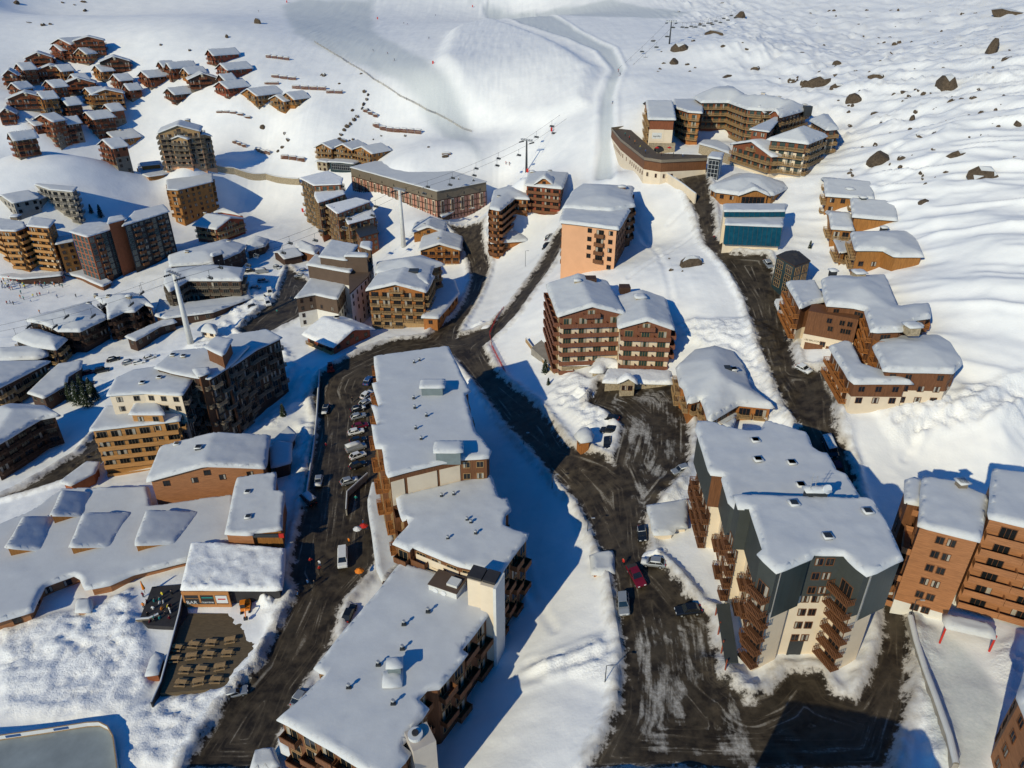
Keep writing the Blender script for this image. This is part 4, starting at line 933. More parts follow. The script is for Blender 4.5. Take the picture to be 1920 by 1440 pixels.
b = Building('chalet_hotel', 'red-brown hotel with two big snow roofs and cream balcony rows above the car park', (1150,690), 'hotel', style=dict(wall='hotel_wood', bal='hotel_wood', balty='solid', snow=.9, ov=.7, sh=2.75, bw=4.2, win='pale_wood', glass='green_glass'))
zt = hz(1252,693,618)
b.wing("1058,597 1160,588 1178,526 1042,526", z=zt+1.2, kind='gable', rh=2.6, fac={0: 'bals', 3: 'bals', 1: 'win'}, sp=2.7, low='cream'); b.wing("1161,617 1263,619 1258,558 1159,554", z=zt, kind='gable', rh=2.4, fac={0: 'bals', 1: 'bals', '*': 'win'}, sp=2.7, low='cream')
b.chimney(1082,534,1.6,1.6,'stone',wi=b.wings[0]); b.chimney(1107,528,3.2,1.3,'dark_wood',wi=b.wings[0],snow=False); b.chimney(1171,545,3,1.5,'dark_wood',wi=b.wings[0],snow=False); b.chimney(1200,562,2.4,1.2,'stone',wi=b.wings[1]); b.finish()
b = Building('reception_pavilion', 'stone pavilion with two snow-laden roofs in front of the red-brown hotel', (1150,728), 'pavilion', style=dict(wall='stone', snow=.8, ov=.6, sh=3, bw=4, fascia='dark_wood'))
b.wing("1050,686 1105,685 1108,664 1048,655", b=(1052,704,682), fac={'*': 'win'}, rough=.3); b.wing("1129,718 1261,721 1258,698 1140,694", b=(1135,734,715), fac={'*': 'win'}, rough=.3); b.wing("1158,720 1196,721 1194,708 1160,707", b=(1172,735,709), kind='gable', rh=1.6, fac={'*': 'win2'}, rough=.3)
b.wing("1106,699 1130,700 1138,690 1165,692 1160,672 1118,668", b=(1112,712,699), kind='hip', rh=1.2, fac={'*': 'blank'}, rough=.4); b.finish()
b = Building('chalet', 'long mound-roofed timber residence half buried beside the upper road', (1310,800), 'chalet', style=dict(wall='orange_wood', bal='pale_wood', snow=1.1, ov=.5, sh=2.7, bw=3.6))
zt = hz(1292,801,757)
b.wing("1277,700 1271,668 1303,640 1342,632 1380,644 1396,666 1413,709 1452,767 1385,761 1330,792 1314,752 1290,758 1281,730", z=zt, kind='hip', rh=4.2, hsl=.38, fac={'*': 'bal'}); b.chimney(1362,696,1.8,1.2,'dark_metal',snow=False); b.chimney(1375,700,1.2,1.4,'steel',snow=True)
b.wing("1384,775 1372,810 1330,800 1345,785", z=zt-3, fac={'*': 'blank'}); b.finish()
b = Building('kiosk', 'tiny orange timber kiosk with a puffed snow cap at the car park corner', (1098,838), 'kiosk', style=dict(wall='orange_wood', snow=.9, ov=.5, sh=2.2, bw=2.5))
b.wing("1078,812 1090,800 1106,802 1113,818 1108,828 1088,830", b=(1085,848,820), kind='hip', rh=1.0, hsl=.5, fac={'*': 'win'}, zb=None); b.finish()
b = Building('transformer_hut', 'lone square hut with a thick snow block beside the lower road', (1130,1088), 'hut', style=dict(wall='orange_wood', snow=1.0, ov=.4))
b.wing("1110,1078 1151,1078 1150,1036 1107,1043", b=(1115,1091,1079), fac={'*': 'blank'}); b.finish()
b = Building('garage', 'cream lean-to garage with snow roof against the slate-topped tower', (1240,1010), 'garage', style=dict(wall='cream', snow=.6, ov=.3))
b.wing("1225,1003 1262,1002 1268,992 1288,992 1288,938 1213,950", b=(1226,1018,1003), fac={'*': 'blank'}); b.finish()
# ------------------------------------------------------------------ the long white-roofed blocks in the middle
zc = hz(927,1212,1064)       # top of the concrete stair shaft
z3, z2, z1 = zc-6.0, zc-2.4, zc+3.2
b = Building('apartment_block', 'long block with notched snow roof nearest the bottom of the picture', (700,1400), style=dict(wall='brown_wood', bal='brown_wood', sh=2.7, bw=3.6, snow=.55, ov=.35, win='pale_wood', fascia='brown_wood', balty='solid'))
w3 = b.wing("752,1057 914,1108 915,1135 917,1152 865,1219 877,1228 822,1293 801,1295 784,1315 802,1333 780,1358 752,1402 769,1416 745,1442 735,1475 627,1408 520,1350 560,1318 612,1267 590,1256 652,1180 710,1110", z=z3, fac={'*': 'balr'}, front={14: 'brown_wood'})
for p in ((803,1152), (758,1176), (755,1222), (710,1252), (655,1295), (738,1325)): b.vent(p[0], p[1], w3, .8)
b.chimney(742,1265,1.9,2.6,'grey_metal',w3,name='roof_cabin',d=1.4); b.chimney(737,1280,2.2,.9,'pale_metal',w3,name='roof_cabin')
mh = b.chimney(840,1105,5.2,1.7,'pale_metal',w3,snow=False,d=3.6,rz=-.42,name='machine_room')
x, y, z = b.roofpt(840,1105,w3); mb = MB(); T = Matrix.Translation((x, y, z)) @ Matrix.Rotation(-.42, 4, 'Z')
mb.box(-2.7, 2.7, -1.9, 1.9, 1.7, 1.85, 'brown_panel', T); mb.tube(T @ Vector((-1.3, -1.8, .9)), T @ Vector((-1.3, -1.95, .9)), .5, .5, 'white_paint', 16); mb.tube(T @ Vector((.2, -1.8, .9)), T @ Vector((.2, -1.95, .9)), .5, .5, 'white_paint', 16)
mb.box(.3, 2.2, -.9, .9, 1.85, 2.3, 'pale_metal', T); b.part('machine_room_lid', mb)
xs_, ys_ = onplane(905,1075,zc); sh_ = MB(); gb = float(zg(xs_, ys_))-2
for (a0, a1, c0, c1, m_) in ((0, 2.3, 0, 3, 'cream'), (2.35, 4.6, -.4, 3, 'cream')):
    T = Matrix.Translation((xs_-2.4, ys_-1.2, 0)) @ Matrix.Rotation(-.36, 4, 'Z'); sh_.box(a0, a1, c0, c1, gb, zc, m_, T)
T2 = Matrix.Translation((xs_-2.4, ys_-1.2, 0)) @ Matrix.Rotation(-.36, 4, 'Z'); sh_.box(4.61, 5.1, -.6, 3.2, gb, zc+.1, 'pale_metal', T2); sh_.box(-.1, 2.3, .2, 2.8, zc, zc+.5, 'charcoal', T2); sh_.box(2.5, 4.6, .2, 2.8, zc, zc+.5, 'charcoal', T2); b.part('stair_shaft', sh_)
xs_, ys_ = onplane(788,1385,z3+.4); sh_ = MB(); T = Matrix.Translation((xs_, ys_, 0)) @ Matrix.Rotation(.5, 4, 'Z'); sh_.box(-1.6, 1.6, -1.6, 1.6, float(zg(xs_, ys_))-2, z3+.9, 'warm_grey', T); b.part('stair_shaft', sh_)
sh_ = MB(); sh_.tube((xs_-.6, ys_, z3), (xs_-.6, ys_, z3+1.5), .9, 1.0, 'snow_cap', 20); sh_.tube((xs_-.6, ys_, z3+1.5), (xs_-.6, ys_, z3+1.8), .45, .45, 'charcoal', 12); b.part('ventilator', sh_); b.finish()
b = Building('apartment_block', 'middle block of the long row with pointed snow-roof corners', (860,1090), style=dict(wall='brown_wood', bal='brown_wood', sh=2.7, bw=3.4, snow=.55, ov=.35, win='pale_wood', fascia='brown_wood', balty='solid'))
w2 = b.wing("744,933 919,892 935,935 950,935 957,958 946,967 945,987 965,997 992,1003 960,1045 927,1093 915,1075 860,1062 776,1027 769,1034 737,1020 767,986 764,975 754,978", z=z2, fac={'*': 'balr'}, sp=1.4, low='brown_wood', front={})
for p in ((828,935), (851,932), (876,980), (883,985), (892,1005), (840,1015)): b.vent(p[0], p[1], w2, .6)
b.finish()
# cream wall where the middle block rises above the nearest one
b = Building('apartment_block', 'northern block of the long row with two grey rooftop cabins', (800,900), style=dict(wall='brown_wood', bal='orange_wood', sh=2.7, bw=3.4, snow=.55, ov=.35, win='pale_wood', fascia='brown_wood', balty='slat'))
w1 = b.wing("702,670 840,651 871,716 881,735 871,741 890,812 903,825 921,848 915,860 862,862 822,871 760,886 727,895 717,842 705,842 697,797 708,800 698,760 712,765 699,720 708,718", z=z1, sp=1.4, low='brown_wood', fac={'*': 'balr', 9: 'blank', 10: 'blank', 11: 'blank', 8: 'win'}, front={})
for p in ((777,684), (787,680), (776,751), (778,769), (800,784), (780,808), (790,828)): b.vent(p[0], p[1], w1, .6)
b.chimney(812,738,4.6,2.6,'grey_metal',w1,d=3.2,name='roof_cabin'); b.chimney(842,858,4.6,2.6,'grey_metal',w1,d=3.2,name='roof_cabin')
def panel(w, i, t0, t1, za, zb_, m, nm='render_panel'):
    a0, b0 = w['W'][i], w['W'][(i+1) % len(w['W'])]; L = math.dist(a0, b0); tx, ty = (b0[0]-a0[0])/L, (b0[1]-a0[1])/L
    nx, ny = (ty, -tx) if w['sg'] > 0 else (-ty, tx); T = Matrix(((tx, nx, 0, a0[0]), (ty, ny, 0, a0[1]), (0, 0, 1, 0), (0, 0, 0, 1)))
    q = MB(); q.box(L*t0, L*t1, -.1, .12, w['ze']-zb_, w['ze']-za, m, T); return q, nm
for i, t0, t1 in ((9, 0, .95), (10, .05, .95), (11, .1, .95)):
    q, nm = panel(w1, i, t0, t1, 1.5, 7, 'cream'); b.part(nm, q)
b.finish()
for i, t0, t1 in ((11, .02, .98), (12, .02, .95)):
    q, nm = panel(w2, i, t0, t1, 1.5, 5, 'cream'); o = link(nm, q.mesh(nm, off=tuple(bpy.data.objects['apartment_block.001'].location)), bpy.data.objects['apartment_block.001'])
b = Building('covered_walkway', 'snow-covered arcade roof running along the long row\'s street side', (705,1000), 'arcade', style=dict(wall='dark_wood', snow=.6, ov=.4))
b.wing("690,938 699,905 713,905 724,960 740,1015 735,1024 752,1056 718,1092 708,1070 700,1010", h=3.4, fac={'*': 'blank'}); b.finish()
b = Building('garage_roofs', 'pair of rounded snow-capped porches at the foot of the nearest long block', (530,1420), 'porch', style=dict(wall='brown_wood', snow=.9, ov=.3))
b.wing("524,1385 560,1400 566,1425 530,1412", h=3, fac={'*': 'blank'}); b.wing("480,1408 512,1405 525,1440 470,1450", h=3, fac={'*': 'blank'}); b.finish()

# ------------------------------------------------------------------ slate-topped tower on the right
b = Building('apartment_tower', 'cream apartment tower with a dark slate crown and diagonal balcony stacks', (1500,1280), style=dict(wall='slate', low='cream', bal='brown_wood', sh=2.7, bw=3.6, snow=.6, ov=.35, lowov=1.3, win='brown_wood', fascia='slate', balty='slat'))
zt = hz(1408,1285,1077)
wt = b.wing("1375,930 1385,956 1407,957 1431,1033 1421,1042 1457,1076 1471,1069 1521,1048 1524,1041 1580,1041 1622,1080 1641,1074 1692,1051 1661,982 1633,937 1547,936", z=zt, sp=8.1,
  fac={0: ('bal', 2, 20), 1: ('bal', 2, 20), 2: ('balr', 3, 20), 4: ('bals', 1, 20), 6: 'blank', 5: 'blank', 8: 'win2', 9: ('bals', 1, 20), 10: 'blank', 11: 'blank', '*': 'blank', 7: 'blank', 3: 'blank'})
for i in (6, 11):
    q, nm = panel(wt, i, -.03, 1.03, -.15, 9.2, 'blue_metal', 'metal_cladding'); b.part(nm, q); q, nm = panel(wt, i, -.05, .0, -.1, 9.3, 'steel', 'metal_trim'); b.part(nm, q)
q, nm = panel(wt, 8, .25, .62, wt['ze']-float(zg(*wt['W'][8]))-3.2, wt['ze']-float(zg(*wt['W'][8]))+1, 'dark_metal', 'garage_door')
wl = inset(wt['P'], 1.3, wt['sg']); tmp = dict(wt); tmp['W'] = wl; q, nm = panel(tmp, 8, .25, .62, wt['ze']-float(zg(*wl[8]))-3.0, wt['ze']-float(zg(*wl[8]))+1, 'dark_metal', 'garage_door'); b.part(nm, q)
w4 = b.wing("1305,808 1311,791 1335,795 1377,807 1400,811 1426,810 1437,791 1511,814 1523,842 1535,850 1550,851 1567,885 1585,892 1612,938 1600,975 1400,975 1367,943 1354,892 1332,890", z=zt-3, sp=7, fac={'*': 'blank', 18: ('bal', 3, 20), 17: ('bal', 2, 20), 16: ('balr', 3, 20), 19: ('bal', 3, 20), 0: ('balr', 3, 20)}, front={17: 'brown_wood'})
for p, ww in (((1415,831), w4), ((1420,867), w4), ((1483,873), w4), ((1487,950), wt), ((1550,1012), wt), ((1625,965), wt), ((1500,915), w4)): b.chimney(p[0], p[1], 1.1, .9, 'dark_metal', ww, name='roof_vent')
b.chimney(1528,930,3.2,1.4,'dark_metal',wt,d=1.2,name='antenna_base')
am = MB(); x, y, z = b.roofpt(1515,932,wt)
am.tube((x, y, z), (x, y, z+4.5), .06, .04, 'steel', 6); am.tube((x+1, y+.6, z), (x+1, y+.6, z+3.6), .06, .04, 'steel', 6)
for k in range(4): am.tube((x-.5, y, z+1+k*.9), (x+1.4, y+.6, z+1+k*.8), .03, .03, 'steel', 5)
am.tube((x+2.5, y, z+1.6), (x+2.6, y-.3, z+1.7), .7, .75, 'white_paint', 16); b.part('antenna', am); b.finish()
b = Building('entrance_canopy', 'long dark lean-to canopy along the tower\'s left foot', (1375,1230), 'canopy', style=dict(wall='slate', snow=0, roofm='slate', ov=.2))
x, y = onplane(1372,1190,zt-21.5)
q = MB(); A = [onplane(*p, G(*p2)[2]+3.2) for p, p2 in (((1343,1133), (1345,1160)), ((1368,1130), (1370,1160)), ((1385,1242), (1387,1262)), ((1360,1242), (1362,1262)))]
zz = [G(1345,1160)[2]+3.2]*2+[G(1362,1262)[2]+3.2]*2
q.poly([(*A[i], zz[i]) for i in (3, 2, 1, 0)], 'slate'); q.poly([(*A[i], zz[i]-.2) for i in range(4)], 'slate')
for i in range(4):
    j = (i+1) % 4; q.poly([(*A[i], zz[i]-.2), (*A[j], zz[j]-.2), (*A[j], zz[j]), (*A[i], zz[i])], 'slate')
b.part('canopy_roof', q)
for k in range(4):
    t = k/3; p = A[0]*(1-t)+A[3]*t; q = MB(); q.tube((p[0]+.2, p[1], float(zg(*p))-1), (p[0]+.2, p[1], zz[0]-.1), .12, .12, 'red_wood', 8); b.part('post', q)
b.finish()

# ------------------------------------------------------------------ plank-clad residence at the right edge
b = Building('apartment_building', 'plank-clad residence with balcony stacks at the right edge of the picture', (1790,1165), style=dict(wall='plank_wood', bal='plank_wood', sh=2.75, bw=5.2, snow=.7, ov=.25, win='brown_wood', balty='solid', low='white_wall'))
zt = hz(1720,1148,990)
b.wing("1722,988 1837,1017 1851,935 1790,906 1731,897", z=zt, sp=15, fac={0: 'win2|blank', 4: 'balr', '*': 'win'}, bw=5.5, front={4: 'brown_wood'}); b.wing("1699,945 1726,948 1729,903 1713,897 1698,903", z=zt-1.0, fac={'*': 'win'}, wall='brown_wood')
b.wing("1853,972 2030,1015 2030,905 1862,883", z=zt+1.6, sp=17, fac={0: 'bals|bals|win', 3: 'blank'}); b.chimney(1799,918,1.3,1.8,'grey_wood',b.wings[0]); b.finish()
b = Building('entrance_canopy', 'small snow-topped canopy on red posts at the plank residence door', (1820,1200), 'canopy', style=dict(wall='plank_wood', snow=.6, ov=.2))
q = MB(); c1 = onplane(1820,1183,G(1820,1205)[2]+3); zc_ = G(1820,1205)[2]+3; Pq = [(c1[0]-3.4, c1[1]+.6), (c1[0]+2.8, c1[1]-1.4), (c1[0]+3.6, c1[1]+1), (c1[0]-2.6, c1[1]+3)]
rf = Roof(Pq, zc_, 'flat', 0, 0); link('snow_cover', snow_mesh(Pq, rf, .7, 1, b.o), b.root)
for px_ in (Pq[0], Pq[1]):
    q = MB(); q.tube((px_[0]+.3, px_[1]+.3, float(zg(*px_))-1), (px_[0]+.3, px_[1]+.3, zc_+.2), .15, .15, 'red_paint', 8); b.part('post', q)
b.finish()
b = Building('apartment_building', 'timber corner block just entering at the lower right edge', (1925,1350), style=dict(wall='plank_wood', bal='orange_wood', sh=2.75, bw=4, snow=.6, ov=.3))
b.wing([(1923,1256), (1908,1310), (1975,1500), (2300,1300)], h=12, fac={'*': 'win'}); b.finish()
# a neighbour below the frame whose shadow falls on the crossing
b = Building('apartment_building', 'apartment house just below the picture whose shadow crosses the junction', (1400,1439), style=dict(wall='white_wall', snow=.6, ov=.3))
def worldwing(b, P, z, zb, wall, low=None):
    sg = 1 if area2(P) > 0 else -1; q = MB()
    for i in range(len(P)):
        a, c = P[i], P[(i+1) % len(P)]; f = [(*a, zb), (*c, zb), (*c, z), (*a, z)]; q.poly(f if sg > 0 else f[::-1], wall)
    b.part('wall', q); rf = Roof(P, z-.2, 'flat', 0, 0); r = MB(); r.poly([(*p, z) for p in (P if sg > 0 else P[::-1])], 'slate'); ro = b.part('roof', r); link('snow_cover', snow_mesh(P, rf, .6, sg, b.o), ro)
worldwing(b, [(14, 22), (33, 20), (35, 34), (16, 37)], 30, 4, 'white_wall'); b.finish()

# ------------------------------------------------------------------ houses on the right
b = Building('chalet', 'topmost golden chalet of the row at the foot of the rocky slope', (1560,405), 'chalet', 'golden chalets on the right', dict(wall='gold_wood', bal='pale_wood', sh=2.65, bw=3.2, snow=.8, ov=.8))
b.wing("1550,367 1637,370 1626,335 1537,337", b=(1552,408,367), kind='gable', g=3, rh=2.2, fac={3: 'bals', '*': 'win'}); b.chimney(1593,357,2,.8,'pale_wood'); b.chimney(1583,334,1.3,1.6,'dark_metal'); b.chimney(1613,332,2.2,1.2,'dark_metal'); b.finish()
b = Building('chalet', 'second golden chalet of the row, its roof stepped at the corner', (1620,430), 'chalet', 'golden chalets on the right', dict(wall='gold_wood', bal='pale_wood', sh=2.65, bw=3.2, snow=.8, ov=.8))
b.wing("1600,405 1683,413 1668,371 1585,374", b=(1603,440,405), kind='gable', g=3, rh=2.2, fac={3: 'bals', '*': 'blank'}); b.chimney(1617,377,1.6,1.4,'dark_metal'); b.finish()
b = Building('chalet', 'narrow golden chalet with glazed balconies in front of the row', (1560,460), 'chalet', 'golden chalets on the right', dict(wall='gold_wood', bal='pale_wood', sh=2.65, bw=3, snow=.8, ov=.6))
b.wing("1559,430 1600,427 1587,396 1546,398", b=(1560,470,430), kind='gable', g=3, rh=1.8, fac={3: 'bals', '*': 'bal'}); b.finish()
b = Building('chalet', 'largest golden chalet of the row with a blank plank wall below its eave', (1640,520), 'chalet', 'golden chalets on the right', dict(wall='gold_wood', bal='pale_wood', sh=2.65, bw=3.2, snow=.9, ov=.6))
b.wing("1604,470 1655,471 1677,482 1732,483 1716,436 1697,430 1596,432", b=(1606,528,471), kind='hip', rh=1.5, hsl=.25, fac={6: 'bals', '*': 'blank', 0: ('win', 1, 2)}); b.chimney(1656,434,1.6,1.4,'dark_metal'); b.chimney(1708,434,3,1.8,'stone',snow=False)
b.wing("1562,448 1600,446 1602,470 1575,475", b=(1580,500,473), fac={'*': 'bals'}, snow=.2); b.finish()
b = Building('apartment_building', 'brown and cream residence with wall lettering above the upper road', (1550,655), style=dict(wall='brown_wood', bal='orange_wood', sh=2.75, bw=5, snow=1.0, ov=.6, low='cream'))
zt = hz(1497,655,579)
wl_ = b.wing("1474,531 1500,580 1517,571 1548,566 1527,530", z=zt, dz=[0, 0, 0, 0, 0], fac={0: 'bals', '*': 'blank'}, sp=6.5)
b.wing("1542,517 1555,512 1662,510 1686,568 1741,573 1743,597 1718,601 1690,622 1635,624 1621,583 1600,578 1590,565 1552,563", z=zt+1.8, kind='hip', rh=2.0, hsl=.25, fac={'*': 'bal', 11: 'win', 10: 'win', 12: 'win2', 9: 'bal'}, sp=8)
b.chimney(1608,522,2.6,2.0,'stone',b.wings[1]); b.chimney(1561,515,1.6,1.4,'dark_metal',b.wings[1]); b.chimney(1708,622,2.6,1.8,'stone',b.wings[1])
P0 = G(1500,656); P1 = G(1597,657); ang = math.atan2(P1[1]-P0[1], P1[0]-P0[0]); xx, yy = P0[0]+(P1[0]-P0[0])*.25, P0[1]+(P1[1]-P0[1])*.25
q = MB(); T = Matrix.Translation((P0[0], P0[1]+.2, 0)) @ Matrix.Rotation(ang, 4, 'Z'); LL = math.dist(P0[:2], P1[:2]); q.box(0, LL, 0, 6, P0[2]-2, zt-6.6, 'cream', T); q.box(.1, LL-.1, .1, 6, zt-6.6, zt-.5, 'brown_wood', T)
b.part('front_wall', q); q = MB()
q.box(.8, LL*.44, -.06, .02, P0[2]-1, P0[2]+2.3, 'brown_wood', T); b.part('garage_door', q); q = MB(); q.box(LL*.5, LL*.95, -.06, .02, P0[2]-1, P0[2]+2.3, 'brown_wood', T); b.part('garage_door', q)
for t_, zz_ in ((.42, -9.0), (.70, -9.0), (.8, -9.0), (.5, -4.6), (.75, -4.6), (.85, -4.6), (.45, -2.6), (.7, -2.6), (.85, -2.6)):
    p = T @ Vector((LL*t_, 0, 0)); b.inst('window', win_mesh(1.1, 1.2, 'brown_wood', 'dark_glass', 0), (p[0], p[1]-.02, zt+zz_), ang+math.pi)
p = T @ Vector((LL*.22, -.05, 0)); text_obj('LES BALCONS', .62, 'charcoal', b.root, b.o, (p[0], p[1], P0[2]+3.0), math.pi/2, ang); b.finish()
b = Building('apartment_building', 'terraced brown and cream residence lowest on the right hillside', (1690,780), style=dict(wall='brown_wood', bal='orange_wood', sh=2.75, bw=3.4, snow=1.0, ov=.6, low='cream'))
zt = hz(1600,786,719)
b.wing("1555,652 1580,644 1596,646 1616,688 1656,701 1713,721 1600,720 1592,712", z=zt, fac={7: 'bals', 6: 'bals', 5: 'win', 0: 'blank', '*': 'blank'}, sp=3.4)
b.wing("1640,641 1657,697 1787,701 1803,683 1786,638 1762,623 1657,625", z=zt+2.4, kind='hip', rh=1.8, hsl=.25, fac={0: 'bal', 1: 'win', 2: 'win', '*': 'blank'}, sp=4.6)
b.chimney(1710,620,2.6,2.0,'stone',b.wings[1]); b.chimney(1662,634,1.8,1.6,'dark_metal',b.wings[1]); b.finish()

# ------------------------------------------------------------------ hotel complex at the head of the road
hs_ = dict(wall='chalet_wood', bal='pale_wood', sh=2.65, bw=3.3, snow=.7, ov=.8, win='dark_wood', glass='green_glass')
b = Building('hotel', 'large curved timber hotel with zigzag dormers beneath the rocky slope', (1330,285), 'hotel', style=hs_)
za = hz(1228,292,224)
b.wing("1215,224 1271,222 1253,191 1206,195", z=za, kind='gable', g=3, rh=4, fac={3: 'bals', 0: 'blank', 1: 'win'}, sp=4, low='cream')
b.wing("1266,203 1290,211 1317,213 1318,195 1300,174 1260,182", z=za+1.5, fac={0: 'bals', 1: 'bals', '*': 'win'}, front={1: 'orange_wood'})
b.wing("1315,193 1340,193 1365,193 1402,206 1430,208 1457,208 1463,221 1518,206 1417,174 1397,160 1345,160 1302,165", z=za+3.5, kind='hip', rh=4.2, uzk=1, hsl=.55, fac={'*': 'bals'})
for q in ("1376,199 1395,202 1400,192 1382,190", "1409,209 1432,213 1438,200 1416,198", "1442,215 1462,220 1466,208 1448,206"): b.wing(q, z=za+2.6, kind='gable', rh=2.2, fac={0: 'bals'}, ov=.5)
for p in ((1345,160), (1400,162), (1430,178), (1460,185), (1508,200)): b.chimney(p[0], p[1]+2, 1.4, 1.5, 'cream', b.wings[2])
q = MB(); pw = G(1240,288); T = Matrix.Translation((pw[0], pw[1], 0)); q.box(-5.5, 5.5, 0, 3, pw[2]-1, pw[2]+4.2, 'stone', T)
for k in range(9):
    a_ = math.pi*k/8; a2_ = math.pi*(k+1)/8
    if k < 8: q.poly([(pw[0]-1.2+2.2*math.cos(a_), pw[1]-.05, pw[2]+1.2+2.0*math.sin(a_)), (pw[0]-1.2+2.2*math.cos(a2_), pw[1]-.05, pw[2]+1.2+2.0*math.sin(a2_)), (pw[0]-1.2, pw[1]-.05, pw[2]+.2)], 'dark_glass')
b.part('stone_arcade', q)
q = MB(); wz = b.wings[0]; A0 = wz['W'][0]; A1 = wz['W'][1]; ang = math.atan2(A1[1]-A0[1], A1[0]-A0[0]); T = Matrix.Translation((A0[0], A0[1], wz['ze'])) @ Matrix.Rotation(ang, 4, 'Z'); q.box(.6, 6.2, -.1, .1, -8.6, -3.9, 'cream', T); q.box(1.4, 5.4, -.14, -.1, -7.6, -5.2, 'pale_metal', T)
so_ = b.part('name_board', q); p = T @ Vector((3.4, -.18, -6.6)); text_obj('myrtille', 1.0, 'dark_metal', so_, b.o, p, math.pi/2, ang); b.finish()
b = Building('hotel', 'cream-piered hotel wing with stacked balconies at the right of the complex', (1500,340), 'hotel', style=hs_)
za = hz(1500,339,269)
b.wing("1442,243 1475,266 1515,271 1551,256 1511,232 1490,229", z=za, kind='hip', rh=3.6, uzk=1, hsl=.5, fac={'*': 'bals'}, sp=3.5, low='cream', bal2='pale_wood'); b.wing("1518,227 1550,245 1572,243 1556,203 1530,208", z=za+1.6, kind='hip', rh=3, uzk=1, hsl=.5, fac={'*': 'bals'}, sp=3.5, low='cream')
b.wing("1405,243 1442,248 1460,226 1500,214 1470,210 1450,222", z=za+1.2, fac={'*': 'win'}, snow=.3); b.chimney(1475,215,2.6,2,'dark_metal',b.wings[0],snow=False); b.chimney(1512,215,3,3.4,'dark_metal',b.wings[1],snow=False); b.finish()
b = Building('hotel', 'front gabled chalet wing of the hotel complex overlooking the road', (1430,340), 'hotel', style=hs_)
b.wing("1369,273 1446,293 1477,276 1400,252", b=(1437,341,293), kind='gable', rh=3.2, fac={'*': 'bals'}, sp=6, low='cream'); b.finish()
b = Building('terrace_podium', 'timber-railed sun terrace on a cream and stone podium', (1232,342), 'terrace', style=dict(wall='brown_wood', snow=0, roofm='deck_wood', ov=.1, low='cream', sh=3, bw=3.2, ww=.7))
wtz = b.wing("1146,244 1178,240 1232,288 1326,292 1326,302 1240,306 1208,301 1164,266", b=(1234,343,304), fac={'*': ('win', 1, 2)}, sp=3.2)
q = MB()
for i in (4, 5, 6, 7, 0):
    a0, b0 = wtz['P'][i], wtz['P'][(i+1) % 8]; q.box(0, math.dist(a0, b0), -.05, .05, .2, 1.2, 'grey_wood', Matrix.Translation((a0[0], a0[1], wtz['ze'])) @ Matrix.Rotation(math.atan2(b0[1]-a0[1], b0[0]-a0[0]), 4, 'Z'))
b.part('railing', q); b.finish()
b = Building('stair_tower', 'glazed stair tower in a white steel frame beside the hotel drive', (1335,335), 'tower', style=dict(wall='night_glass', snow=.5, ov=.3, win='white_paint'))
wz = b.wing("1327,296 1352,299 1358,288 1334,286", b=(1328,337,296), fac={'*': 'full'}, gh=9, glass='night_glass'); b.wing("1310,270 1340,278 1372,290 1366,276 1345,264 1318,264", b=(1330,300,278), fac={'*': 'blank'}, wall='stone'); b.finish()
b = Building('restaurant', 'restaurant with drooping hipped snow roof and glazed timber porch', (1400,392), 'restaurant', style=dict(wall='gold_wood', bal='orange_wood', snow=1.0, ov=.8, sh=2.8, bw=3.5))
zr = hz(1335,392,362)
b.wing("1331,340 1342,361 1382,366 1450,367 1476,355 1473,334 1420,324 1378,318", z=zr, kind='hip', rh=3, hsl=.35, fac={'*': 'win'}); b.wing("1381,368 1447,368 1440,352 1390,350", z=zr, kind='gable', rh=2.2, fac={0: 'full'}, gh=2.6); b.finish()
b = Building('spa_building', 'building with a slanting teal glass front and cream walls', (1410,468), 'spa', style=dict(wall='cream', snow=.5, ov=.15, sh=3, bw=4, win='brown_wood'))
zp = hz(1462,471,425)
b.wing("1359,422 1467,426 1469,408 1362,407", z=zp, fac={0: ('win', 2, 3), '*': 'blank'}); b.wing("1357,397 1473,397 1476,384 1356,384", z=zp+2.3, fac={0: ('win', 1, 2), '*': 'blank'})
for i, (w_, za_, zb_, d_) in enumerate(((b.wings[0], .1, 5.6, 1.6), (b.wings[1], .0, 1.5, .6))):
    a0, b0 = w_['W'][0], w_['W'][1]; L = math.dist(a0, b0); ang = math.atan2(b0[1]-a0[1], b0[0]-a0[0]); T = Matrix.Translation((a0[0], a0[1], w_['ze'])) @ Matrix.Rotation(ang, 4, 'Z'); q = MB()
    q.poly([T @ Vector(p) for p in ((0, -d_, -zb_), (L, -d_, -zb_), (L, -.1, -za_), (0, -.1, -za_))], 'teal_glass'); q.poly([T @ Vector(p) for p in ((0, 0, -za_), (0, 0, -zb_), (0, -d_, -zb_))], 'cream'); q.poly([T @ Vector(p) for p in ((L, 0, -za_), (L, -d_, -zb_), (L, 0, -zb_))], 'cream'); q.poly([T @ Vector(p) for p in ((0, 0, -zb_), (L, 0, -zb_), (L, -d_, -zb_), (0, -d_, -zb_))], 'cream')
    for k in range(13): x = L*k/12; q.box(x-.05, x+.05, -.03, .03, 0, math.hypot(zb_-za_, d_-.1), 'dark_metal', T @ Matrix.Translation((0, -d_, -zb_)) @ Matrix.Rotation(-math.atan2(d_-.1, zb_-za_), 4, 'X'))
    b.part('glass_front', q)
b.finish()
b = Building('shed', 'small stone shed beside the sunken dark terrace', (1500,530), 'shed', style=dict(wall='stone', snow=.4, ov=.2))
b.wing("1476,510 1512,508 1515,498 1478,500", b=(1480,530,510), fac={'*': 'blank'}); b.finish()
b = Building('terrace_pavilion', 'dark steel and glass pavilion with sloping black roof beside the road', (1460,530), 'pavilion', style=dict(wall='blue_metal', snow=0, roofm='charcoal', ov=.2, win='pale_wood'))
